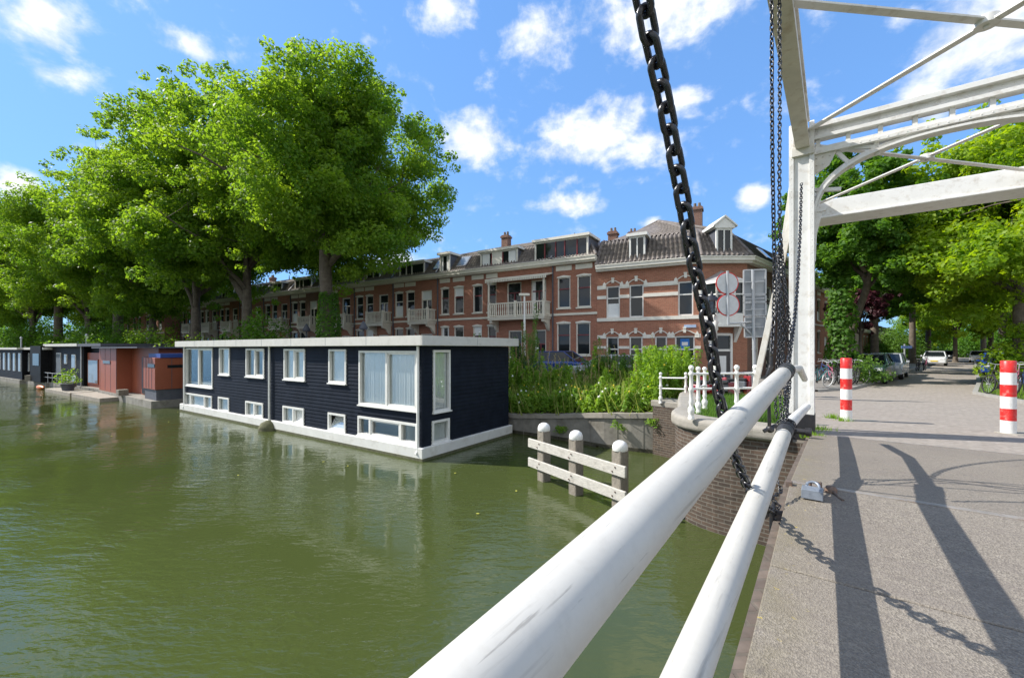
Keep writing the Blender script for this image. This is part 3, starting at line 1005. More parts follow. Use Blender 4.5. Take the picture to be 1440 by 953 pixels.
HEAVY = link_mesh('heavy_link', .0205, .067, .108, 10, 28)
LIGHT = link_mesh('light_link', .0120, .040, .062, 6, 16)
MEDIUM = link_mesh('medium_link', .0145, .048, .080, 6, 16)
FINE = link_mesh('fine_link', .0095, .032, .050, 6, 14)


def chain(label, pts, link, pitch, group=None, roll=.6, wob=.25, top=0):
    # smooth path
    pts = [Vector(p) for p in pts]
    path = []
    for i in range(len(pts) - 1):
        p0 = pts[max(i - 1, 0)]; p1 = pts[i]; p2 = pts[i + 1]; p3 = pts[min(i + 2, len(pts) - 1)]
        for k in range(40):
            t = k / 40
            path.append(.5 * ((2 * p1) + (p2 - p0) * t + (2 * p0 - 5 * p1 + 4 * p2 - p3) * t * t + (3 * p1 - p0 - 3 * p2 + p3) * t ** 3))
    path.append(pts[-1])
    total = sum((path[i + 1] - path[i]).length for i in range(len(path) - 1))
    n = int(total / pitch)
    if n > 100: raise RuntimeError('chain of %d links: %s' % (n, label))
    root = empty('chain', path[-1])
    tag(root, label, 'chain', group)
    acc = 0; j = 0
    rr = random.Random(len(label))
    for k in range(n):
        tgt = (k + .5) * pitch
        while j < len(path) - 2 and acc + (path[j + 1] - path[j]).length < tgt:
            acc += (path[j + 1] - path[j]).length; j += 1
        seg = path[j + 1] - path[j]
        p = path[j] + seg.normalized() * (tgt - acc)
        t = seg.normalized()
        q = t.to_track_quat('Z', 'Y')
        rot = q.to_matrix().to_4x4() @ Matrix.Rotation(roll + (math.pi / 2 if k % 2 else 0) + rr.uniform(-wob, wob), 4, 'Z')
        o = bpy.data.objects.new('link', link); COL.objects.link(o)
        o.parent = root
        o.matrix_parent_inverse = Matrix.Translation(-root.location)
        o.matrix_basis = Matrix.Translation(p) @ rot
    return root


LCH = -.425
cp = [on_side(x, y, LCH) for x, y in ((880, -110), (892, -50), (904, 0), (916, 62), (933, 135), (948, 215), (962, 290), (972, 350), (986, 415), (999, 480), (1009, 545), (1024, 612), (1041, 660))]
cp += [on_side(1062, 700, -.40), on_side(1090, 722, -.375)]
chain('heavy black chain slanting in front of the sky and down behind the top rail', cp, HEAVY, .0665, roll=.55, wob=.12)

HANG = 'thin chains hanging by the bridge post'
LA = -.42
chain('thicker of the two long thin chains hanging from the arm, left one', [on_side(1084, -60, LA), on_side(1085, 0, LA), on_side(1086, 200, LA), on_side(1089, 400, LA), on_side(1085, 500, LA)], LIGHT, .0385, HANG)
chain('long fine chain hanging straight down just left of the overhead arm', [on_side(1096, 0, LA), on_side(1096.5, 120, LA), on_side(1096, 250, LA), on_side(1097, 340, LA), on_side(1100, 430, LA), on_side(1101, 505, LA)], LIGHT, .0385, HANG, roll=1.1)
chain('fine chain strung from the portal post down to the top rail end', [P(1127, 258, 7.0), P(1125, 330, 6.5), P(1120, 420, 5.7), P(1113, 480, 4.95), P(1108, 514, 4.3)], MEDIUM, .0512, HANG, roll=.3)
chain('slack chain in the bundle ending on the bottom rail band', [P(1093, 345, 4.2), P(1098, 420, 4.15), P(1110, 500, 4.3), P(1104, 560, 4.0), P(1101, 592, 3.9)], FINE, .031, HANG, roll=.2)
chain('innermost slack chain of the bundle, knotted on the top rail end', [P(1098, 330, 4.2), P(1104, 400, 4.2), P(1112, 470, 4.25), P(1110, 512, 4.2)], FINE, .031, HANG, roll=.9)
chain('slack chain of the bundle hanging left of the top rail end', [P(1094, 380, 4.1), P(1096, 440, 4.05), P(1094, 500, 4.05), P(1090, 545, 4.0), P(1092, 590, 3.95)], FINE, .031, HANG, roll=.5)
chain('slack chain second from the left in the bundle by the post', [P(1096, 350, 4.3), P(1093, 430, 4.25), P(1101, 500, 4.3), P(1097, 548, 4.2), P(1099, 590, 4.1)], FINE, .031, HANG, roll=.4)
chain('slack chain crossing the middle of the bundle by the post', [P(1100, 372, 4.4), P(1107, 440, 4.4), P(1099, 505, 4.35), P(1103, 545, 4.2), P(1108, 588, 4.1)], FINE, .031, HANG, roll=.7)
chain('short chain dropping below the top rail end to the bottom rail', [P(1112, 524, 4.3), P(1110, 550, 4.2), P(1107, 575, 4.05), P(1106, 596, 3.95)], FINE, .031, HANG, roll=.8)
chain('chain looped round the black band of the bottom rail', [l_far + lt * .17 + Vector((math.cos(a) * .079 * UY, -math.cos(a) * .079 * UX, math.sin(a) * .079)) for a in np.linspace(.2, 6.2, 9)], FINE, .031, HANG)
chain('loose chain heaped against the deck edge below the bottom rail', [P(1098, 650, 3.6), P(1092, 672, 3.5), P(1098, 690, 3.42), P(1086, 700, 3.35), P(1096, 712, 3.3), P(1084, 722, 3.25), P(1094, 735, 3.2)], FINE, .031, HANG)
# turnbuckle at the foot of the long chain
tb = empty('turnbuckle', P(1082, 590, 3.75))
tag(tb, 'black iron turnbuckle rod at the foot of the long hanging chain', 'turnbuckle')
mb = MB()
mb.tube([P(1085, 500, 3.66), P(1084, 516, 3.66)], .012, 8)
mb.tube([P(1084, 514, 3.66), P(1078, 530, 3.66), P(1081, 552, 3.68), P(1082, 600, 3.75)], [.02, .014, .013, .015], 10)
o = mb.build('rod', [BLACK]); o.parent = tb; o.matrix_parent_inverse = Matrix.Translation(-tb.location)
mb = MB(); mb.tube([P(1074, 606, 3.75), P(1091, 598, 3.75)], .018, 10); mb.ball(P(1083, 603, 3.75), .034, 8)
o = mb.build('bolt', [BLACK]); o.parent = tb; o.matrix_parent_inverse = Matrix.Translation(-tb.location)
# black iron lug that holds the heavy chain to the deck edge, and locking gear by the post foot
ln = empty('chain_lug', on_side(1090, 722, -.36))
tag(ln, 'black iron lug bolted to the deck edge under the heavy chain', 'lug')
mb = MB()
c = on_side(1088, 725, -.37)
mb.obox(c - US * .10 - VL * .02 - ZV * .12, US * .2, VL * .03, ZV * .2)
o = mb.build('plate', [BLACK], bevel=.008); o.parent = ln; o.matrix_parent_inverse = Matrix.Translation(-ln.location)
mb = MB(); mb.tube([c - VL * .06 - US * .03, c - VL * .06 + US * .05], .03, 12); mb.tube([c, c - VL * .09], .014, 10)
o = mb.build('shackle', [BLACK]); o.parent = ln; o.matrix_parent_inverse = Matrix.Translation(-ln.location)
lk = empty('locking_bolt', G(1126, 618, 2.05))
tag(lk, 'black iron locking bolt between deck corner and post foot', 'bolt')
mb = MB()
p = P(1122, 606, 6.75)
mb.tube([p + VL * -.1, p + VL * .14], .045, 14); mb.tube([p + VL * .1, p + VL * .18], .065, 14)
mb.bar(p - VL * .12 + ZV * .25, p - VL * .12 - ZV * .2, .03, .1)
o = mb.build('bolt_body', [BLACK]); o.parent = lk; o.matrix_parent_inverse = Matrix.Translation(-lk.location)

# ------------------------------------------------------------------ padlock on the deck with its hasp
pc = G(1142, 703, deck_z(4.9))
for _ in range(3): pc = G(1142, 703, deck_z(pc.x * UX + pc.y * UY))
padl = empty('padlock', pc)
tag(padl, 'big laminated steel padlock lying on the deck edge, hung on a rusty hasp', 'padlock')
LAM = mat('laminated_steel', (.30, .34, .40), .45, metal=.5, var=.15, vscale=20, dirt=((.08, .09, .12), .6, 22))
RUSTY = mat('rusty_iron', (.16, .12, .10), .7, metal=.3, var=.3, vscale=20, dirt=((.30, .15, .07), .6, 14))


def ppart(m_, name, mats, bevel=0):
    o = m_.build(name, mats, bevel=bevel); o.parent = padl; o.matrix_parent_inverse = Matrix.Translation(-padl.location); return o


U3 = (US + ZV * -.02).normalized()
mb = MB()
nz = 7
for k in range(nz):                                      # laminated plates
    g = .006 * (1 if k % 2 else 0)
    mb.obox(pc - VL * (.072 - g) - US * (.02) + U3 * (k * .0195) + ZV * .01, VL * (.144 - 2 * g), U3 * .0195, ZV * (.075 - g))
body = ppart(mb, 'lock_body', [LAM], .004)
mb = MB()
top = pc + U3 * .116 + ZV * .05
pts = [top - VL * .042]
for k in range(9):
    a = math.pi - math.pi * k / 8
    pts.append(top + VL * (.042 * math.cos(a)) + (U3 * .8 + ZV * .55).normalized() * (.05 + .042 * math.sin(a)))
pts.append(top + VL * .042)
mb.tube(pts, .011, 10)
ppart(mb, 'shackle', [LAM])
mb = MB()
hp = pc + US * .26
mb.obox(hp - VL * .16 - US * .035 + ZV * .006, VL * .24, US * .07, ZV * .014)
mb.tube([hp - VL * .02 + US * .0 + ZV * .0, hp - VL * .02 - US * .01 + ZV * .085, hp + VL * .05 - US * .01 + ZV * .085, hp + VL * .05 + ZV * .0], .013, 10)
mb.lathe([(.045, 0), (.045, .05), (.03, .07)], hp + VL * .12, 12)
mb.obox(hp - VL * .20 - US * .02 + ZV * .006, VL * .05, US * .05, ZV * .05)
mb.tube([hp + VL * .12 + ZV * .05, hp + VL * .17 - US * .1 + ZV * .012, hp + VL * .2 - US * .16 + ZV * .012], .010, 8)
ppart(mb, 'hasp', [RUSTY], .003)

# ------------------------------------------------------------------ red and white bollards
def bollard(label, base, h, r=.098):
    b = empty('bollard', base)
    tag(b, label, 'bollard', 'red and white bollards across the bridge road')
    n = 6
    for k, nm in ((0, 'white_band'), (1, 'red_band'), (2, 'white_band'), (3, 'red_band'), (4, 'white_band'), (5, 'red_band')):
        m_ = MB()
        z0 = .0 if k == 0 else h * (.18 + .164 * (k - 1)); z1 = h * (.18 + .164 * k)
        if k == 5: m_.lathe([(r, z0), (r, z1 - .012), (r - .012, z1)], n=24)
        else: m_.lathe([(r, z0), (r, z1)], n=24)
        m_.build(nm, [RED if 'red' in nm else BOLLWHITE], b)
    m_ = MB()
    m_.obox((-.10, -.22, -.03), (.7, .0, 0), (0, .36, 0), (0, 0, .045))
    m_.build('foot_slab', [STONE], b, bevel=.01)
    return b


bollard('red and white banded bollard nearest the white bridge post', Vector((*G(1190, 591, 1.965).xy, 1.955)), 1.30)
bollard('red and white banded bollard by the right edge, farther from the post', Vector((*G(1418, 608, 1.985).xy, 1.97)), 1.27)

# ------------------------------------------------------------------ white iron fence on the abutment
FT = CZ - .32


def baluster(root, p, h, name='post'):
    m_ = MB(); k = h / 1.0
    m_.lathe([(.06, 0), (.06, .04 * k), (.045, .06 * k), (.05, .10 * k), (.062, .14 * k), (.062, .20 * k), (.04, .23 * k), (.033, .27 * k), (.048, .31 * k), (.038, .35 * k), (.036, .50 * k), (.052, .53 * k), (.052, .57 * k), (.036, .60 * k), (.033, .80 * k),
              (.05, .82 * k), (.05, .86 * k), (.03, .88 * k), (.028, .90 * k), (.044, .925 * k), (.052, .95 * k), (.044, .98 * k), (.02, 1.0 * k)], (0, 0, 0), 14)
    o = m_.build(name, [WHITE], root); o.location = p - root.location
    return o


def fence(label, pts, rails, hs=None):
    root = empty('iron_fence', pts[0])
    tag(root, label, 'fence')
    for i, p in enumerate(pts): baluster(root, p, FT - p.z if hs is None else hs[i])
    for zf in rails:
        m_ = MB()
        for i in range(len(pts) - 1):
            a = pts[i] + ZV * ((FT - pts[i].z if hs is None else hs[i]) * zf) - pts[0]; b = pts[i + 1] + ZV * ((FT - pts[i + 1].z if hs is None else hs[i + 1]) * zf) - pts[0]
            m_.tube([a, b], .022, 8)
        m_.build('rail', [WHITE], root)
    return root


capz = TOPZ + .21
A1 = P(972, 588, 8.15); A1.z = capz; A2 = P(982, 579, 8.95); A2.z = capz; A3 = P(991, 576, 9.5); A3.z = capz
B1 = Vector((*P(1036, 515, 8.3).xy, capz)); 
B2 = Vector((*P(1062, 515, 8.35).xy, capz))
fence('turned white iron fence along the abutment edge, starting at its rounded corner', [A1, B1, B2], (.56, .84))
fence('two turned white iron posts standing behind the corner post of the abutment', [A2, A3], (.56, .84), hs=[.98, .95])
C1 = P(964.5, 569, 13.0); C2 = P(929, 567, 13.6); C3 = P(921, 563, 16.0)
fence('farther white iron fence with thin rails beside the weeds', [C1, C2, C3], (.48, .82), hs=[1.0, 1.0, 1.0])
# slab the far fence stands on
mb = MB()
ps = [P(915, 569, 13.9), P(970, 571, 12.9), P(985, 566, 13.6), P(930, 562, 14.8)]
mb.prism([Vector((p.x, p.y, 1.56)) for p in ps], (0, 0, .2))
o = mb.build('fence_slab', [STONE], bevel=.03)
tag(o, 'weathered stone slab under the farther white fence', 'slab')
mb = MB()
mb.prism([Vector((p.x, p.y, -.8)) for p in (P(918, 569, 13.85), P(972, 571, 12.75), P(985, 566, 13.5), P(932, 562, 14.7))], (0, 0, 2.36))
o = mb.build('brick_pier', [BRICK_DARK])
tag(o, 'rough dark brick pier between quay wall and abutment', 'pier')

# ------------------------------------------------------------------ wooden fender in the water
fen = empty('wooden_fender', G(810, 695, 0))
tag(fen, 'weathered wooden fender of three white capped piles and two planks in the canal', 'fender')


def fpart(m_, name, mats, par=None, bevel=0):
    o = m_.build(name, mats, bevel=bevel)
    o.parent = par or fen
    if par is None: o.matrix_parent_inverse = Matrix.Translation(-fen.location)
    return o


piles = [G(765, 675, 0), G(810, 694, 0), P(872, 626, 8.95)]
for p in piles:
    m_ = MB()
    dd = (piles[2] - piles[0]); dd.z = 0; dd.normalize(); en = Vector((-dd.y, dd.x, 0))
    q = Vector((p.x, p.y, -1.0))
    m_.obox(q - dd * .13 - en * .13, dd * .26, en * .26, ZV * 2.32)
    pile = fpart(m_, 'pile', [WOODP], bevel=.03)
    m_ = MB(); m_.lathe([(.155, 1.30), (.165, 1.34), (.16, 1.40), (.13, 1.46), (.07, 1.50), (.01, 1.51)], (p.x, p.y, 0), 16)
    fpart(m_, 'pile_cap', [WHITE], pile)
pf = Vector((-dd.y, dd.x, 0)); pf = pf if pf.y < 0 else -pf
for (a, b) in (((741, 625), (888, 669)), ((741, 652), (905, 706))):
    da = 11.0; db = 8.45
    pa, pb = P(a[0], a[1], da), P(b[0], b[1], db)
    zc = (pa.z + pb.z) / 2
    pa = Vector((piles[0].x - dd.x * .45, piles[0].y - dd.y * .45, zc)) + pf * .165
    pb = Vector((piles[2].x + dd.x * .3, piles[2].y + dd.y * .3, zc)) + pf * .165
    m_ = MB(); m_.bar(pa, pb, .06, .235)
    pk = fpart(m_, 'plank', [WOOD], bevel=.012)
    m_ = MB()
    for p in piles:
        for dz in (-.05, .05):
            c = Vector((p.x, p.y, zc)) + pf * .195
            m_.tube([c + ZV * dz + dd * .04 * (1 if dz > 0 else -1), c + ZV * dz + dd * .04 * (1 if dz > 0 else -1) + pf * .015], .018, 8)
    fpart(m_, 'bolts', [RUSTY], pk)

# ------------------------------------------------------------------ houses
class Frame:
    """upright wall plane: x runs to the right along the facade, y into the house, z up"""
    def __init__(self, o, dx):
        self.o = Vector((o[0], o[1], 0)); d = Vector((dx[0], dx[1], 0)).normalized()
        self.d = d; self.n = Vector((-d.y, d.x, 0)); self.rz = math.atan2(d.y, d.x)

    def x(self, px):
        r = (px - 720) / FP
        return (r * self.o.y - self.o.x) / (self.d.x - r * self.d.y)

    def z(self, px, py, yoff=0):
        d = (self.o + self.d * self.x(px) + self.n * yoff).y
        return CZ - (py - HZ) / FP * d


def wall_holes(m_, x0, x1, z0, z1, holes, y=0.0, depth=.14, mi=0):
    xs = sorted({x0, x1, *[max(x0, min(x1, v)) for h in holes for v in h[:2]]})
    zs = sorted({z0, z1, *[max(z0, min(z1, v)) for h in holes for v in h[2:]]})
    for i in range(len(xs) - 1):
        for j in range(len(zs) - 1):
            cx, cz = (xs[i] + xs[i + 1]) / 2, (zs[j] + zs[j + 1]) / 2
            if any(h[0] < cx < h[1] and h[2] < cz < h[3] for h in holes): continue
            m_.add([(xs[i], y, zs[j]), (xs[i + 1], y, zs[j]), (xs[i + 1], y, zs[j + 1]), (xs[i], y, zs[j + 1])], [(0, 1, 2, 3)], mi)
    for (a, b, c, d) in holes:
        m_.add([(a, y, c), (b, y, c), (b, y, d), (a, y, d), (a, y + depth, c), (b, y + depth, c), (b, y + depth, d), (a, y + depth, d)],
               [(0, 4, 7, 3), (1, 2, 6, 5), (0, 1, 5, 4), (3, 7, 6, 2)], mi)


RW = random.Random(11)


def window(root, a, b, c, d, fm=TRIM, y=.09, style='sash', inner=None, curtain=.3, fw=.075, name='window', arch=False):
    """frame ring with transom / mullions, glass pane, sometimes a curtain behind the lower half"""
    m_ = MB()
    t = fw
    m_.box((a, y - .04, c), (a + t, y + .06, d)); m_.box((b - t, y - .04, c), (b, y + .06, d))
    m_.box((a + t, y - .04, d - t), (b - t, y + .06, d)); m_.box((a + t, y - .04, c), (b - t, y + .06, c + t))
    if arch:
        m_.prism([Vector((a - .05, y - .12, d - .02)), Vector((b + .05, y - .12, d - .02)), Vector((b + .02, y - .12, d + .05)), Vector(((a + b) / 2, y - .12, d + .13)), Vector((a - .02, y - .12, d + .05))], (0, .1, 0))
    fr = m_.build(name, [fm], root)
    if style in ('sash', 'door'):
        zt = c + (d - c) * (.62 if style == 'sash' else .68)
        m_ = MB(); m_.box((a + t, y - .02, zt - .035), (b - t, y + .05, zt + .035))
        if style == 'door': m_.box(((a + b) / 2 - .04, y - .015, c + t), ((a + b) / 2 + .04, y + .045, zt - .035))
        m_.build('transom', [inner or fm], fr)
    elif isinstance(style, int):
        m_ = MB()
        for k in range(1, style):
            xx = a + (b - a) * k / style
            m_.box((xx - .03, y - .02, c + t), (xx + .03, y + .05, d - t))
        if style > 1: m_.build('mullion', [inner or fm], fr)
    m_ = MB(); m_.box((a + t * .5, y + .055, c + t * .5), (b - t * .5, y + .075, d - t * .5))
    m_.build('pane', [GLASS], fr)
    if RW.random() < curtain:
        m_ = MB(); k = RW.choice((0, 1, 2))
        if k == 0: m_.box((a + t, y + .03, c + t), (b - t, y + .05, c + (d - c) * .45))
        elif k == 1:
            m_.box((a + t, y + .03, c + t), (a + t + (b - a) * .18, y + .05, d - t)); m_.build('curtain', [CURTAIN], fr); m_ = MB(); m_.box((b - t - (b - a) * .18, y + .03, c + t), (b - t, y + .05, d - t))
        else: m_.box((a + t, y + .03, d - t - (d - c) * .3), (b - t, y + .05, d - t))
        m_.build('curtain', [CURTAIN], fr)
    return fr


def tile_slope(m_, a, b, c, d, col=.22, row=.34, amp=.035, mi=0):
    """pantiles on the slope a-b (eaves, left to right) to d-c (top): waves across, steps up the slope"""
    a, b, c, d = map(Vector, (a, b, c, d))
    nrm = (b - a).cross(d - a).normalized()
    m_.add([a - nrm * .02, b - nrm * .02, c - nrm * .02, d - nrm * .02], [(0, 1, 2, 3)], mi)
    wid = max((b - a).length, (c - d).length); hgt = ((d + c) / 2 - (a + b) / 2).length
    nu = max(4, int(wid / col) * 4); nv = max(1, int(hgt / row))
    base = len(m_.v)
    vs = []
    for j in range(nv):
        for e, lift in ((0, .035), (1, 0)):
            v = (j + e) / nv
            for i in range(nu + 1):
                u = i / nu
                p = (a + (b - a) * u) * (1 - v) + (d + (c - d) * u) * v
                vs.append(p + nrm * (amp * math.sin(2 * math.pi * i / 4 + .8) + lift + amp))
    n1 = nu + 1
    fs = []
    for j in range(2 * nv - 1):
        for i in range(nu):
            fs.append((j * n1 + i, j * n1 + i + 1, (j + 1) * n1 + i + 1, (j + 1) * n1 + i))
    m_.add(vs, fs, mi, True)


def ridge(m_, p, q, r=.09, mi=0):
    m_.tube([p, q], r, 8, mi=mi)


def dormer(root, x0, x1, z0, z1, y0, lights, gable=False, fm=TRIM, inner=None, cheek=LEADG):
    m_ = MB()
    yb = y0 + 1.9
    m_.box((x0, y0, z0), (x0 + .10, y0 + .10, z1)); m_.box((x1 - .10, y0, z0), (x1, y0 + .10, z1))
    m_.box((x0 + .1, y0, z0), (x1 - .1, y0 + .1, z0 + .12)); m_.box((x0 + .1, y0, z1 - .1), (x1 - .1, y0 + .1, z1))
    if not gable: m_.box((x0 - .14, y0 - .16, z1), (x1 + .14, yb, z1 + .17))
    d = m_.build('dormer', [fm], root)
    m_ = MB(); m_.box((x0 + .01, y0 + .1, z0), (x0 + .06, yb, z1)); m_.build('cheek', [cheek], d)
    m_ = MB(); m_.box((x1 - .06, y0 + .1, z0), (x1 - .01, yb, z1)); m_.build('cheek', [cheek], d)
    if gable:
        m_ = MB(); xm = (x0 + x1) / 2
        m_.prism([Vector((x0 - .12, y0 - .08, z1)), Vector((x1 + .12, y0 - .08, z1)), Vector((x1 + .12, y0 - .08, z1 + .12)), Vector((xm, y0 - .08, z1 + .62)), Vector((x0 - .12, y0 - .08, z1 + .12))], (0, 1.8, 0))
        m_.build('gable', [fm], d)
        m_ = MB()
        for sg in (-1, 1):
            m_.prism([Vector((xm, y0 - .16, z1 + .60)), Vector((xm + sg * (xm - x0 + .22), y0 - .16, z1 + .06)), Vector((xm + sg * (xm - x0 + .22), y0 - .16, z1 + .14)), Vector((xm, y0 - .16, z1 + .70))], (0, 1.9, 0))
        m_.build('gable_trim', [fm], d)
    m_ = MB(); m_.box((x0 + .08, y0 + .06, z0 + .1), (x1 - .08, y0 + .08, z1 - .08)); m_.build('pane', [GLASS], d)
    m_ = MB()
    w_ = (x1 - x0 - .2)
    for (k0, k1, solid) in lights:
        xa, xb = x0 + .1 + w_ * k0, x0 + .1 + w_ * k1
        if solid == 'panel':
            mp_ = MB(); mp_.box((xa, y0 + .01, z0 + .12), (xb, y0 + .07, z1 - .1)); mp_.build('panel', [fm], d)
        else: m_.box((xb - .035, y0 + .005, z0 + .12), (xb + .035, y0 + .065, z1 - .1))
    if lights: m_.build('mullion', [inner or fm], d)
    if RW.random() < .25:
        m_ = MB()
        m_.box((x0 + .15, y0 + .045, z0 + .15), (x0 + .15 + w_ * .22, y0 + .058, z1 - .12)); m_.build('curtain', [CURTAIN], d); m_ = MB(); m_.box((x1 - .15 - w_ * .2, y0 + .045, z0 + .15), (x1 - .15, y0 + .058, z1 - .12))
        m_.build('curtain', [CURTAIN], d)
    return d


def balcony(root, x0, x1, zf, h=.95, out=1.0, canopy=None, mat_=CREAM):
    m_ = MB()
    m_.box((x0, -out, zf - .18), (x1, 0, zf)); m_.box((x0 - .05, -out - .05, zf - .05), (x1 + .05, 0, zf + .02))
    b = m_.build('balcony', [mat_], root)
    m_ = MB()
    for xx in ([x0 + .06, x1 - .06] + ([(x0 + x1) / 2] if x1 - x0 > 2.5 else [])):
        m_.box((xx - .07, -out, zf + .02), (xx + .07, -out + .14, zf + h + .12))
    m_.box((x0, -out + .02, zf + h - .06), (x1, -out + .12, zf + h + .02)); m_.box((x0, -out + .04, zf + .08), (x1, -out + .10, zf + .14))
    for xx in (x0 + .01, x1 - .11):
        m_.box((xx, -out + .1, zf + h - .06), (xx + .1, 0, zf + h + .02)); m_.box((xx + .02, -out + .1, zf + .08), (xx + .08, 0, zf + .14))
    n = int((x1 - x0) / .17)
    for k in range(n):
        xx = x0 + .1 + (x1 - x0 - .2) * (k + .5) / n
        m_.lathe([(.03, 0), (.05, .25 * h), (.025, .5 * h), (.045, .7 * h), (.03, .85 * h)], (xx, -out + .07, zf + .1), 6)
    for k in range(5):
        for xx in (x0 + .06, x1 - .06): m_.box((xx - .03, -out + .2 + k * .16, zf + .14), (xx + .03, -out + .25 + k * .16, zf + h - .06))
    m_.build('balustrade', [mat_], b)
    for xx in (x0 + .08, x1 - .26):
        m_ = MB()
        m_.prism([Vector((xx, 0, zf - .18)), Vector((xx, -out + .08, zf - .18)), Vector((xx, -out + .12, zf - .36)), Vector((xx, -out * .45, zf - .48)), Vector((xx, -.22, zf - .78)), Vector((xx, 0, zf - .95))], (.18, 0, 0))
        m_.build('bracket', [mat_], b)
    if canopy:
        m_ = MB()
        m_.prism([Vector((x0 - .15, -out - .12, canopy)), Vector((x0 - .15, 0, canopy + .28)), Vector((x0 - .15, 0, canopy + .36)), Vector((x0 - .15, -out - .12, canopy + .10))], (x1 - x0 + .3, 0, 0))
        k = 0
        xx = x0 - .14
        while xx < x1 + .1:
            m_.box((xx, -out - .13, canopy - .14), (xx + .09, -out - .10, canopy + .02)); xx += .13
        for xx in (x0 + .06, x1 - .06): m_.box((xx - .05, -out + .0, zf + h), (xx + .05, -out + .10, canopy + .02))
        m_.build('canopy', [mat_], b)
    return b


def chimney(root, x, y, z0, z1, w=.55, mat_=None):
    m_ = MB()
    m_.box((x - w / 2, y - w / 2, z0), (x + w / 2, y + w / 2, z1)); m_.box((x - w / 2 - .06, y - w / 2 - .06, z1 - .22), (x + w / 2 + .06, y + w / 2 + .06, z1 - .08))
    c = m_.build('chimney', [mat_ or BRICK3], root)
    m_ = MB()
    for dx in (-.13, .13): m_.lathe([(.10, 0), (.085, .28)], (x + dx, y, z1), 10)
    m_.build('chimney_pot', [TILE], c)
    return c


Z0, ZC = 1.55, 8.80          # pavement, underside of the cornice


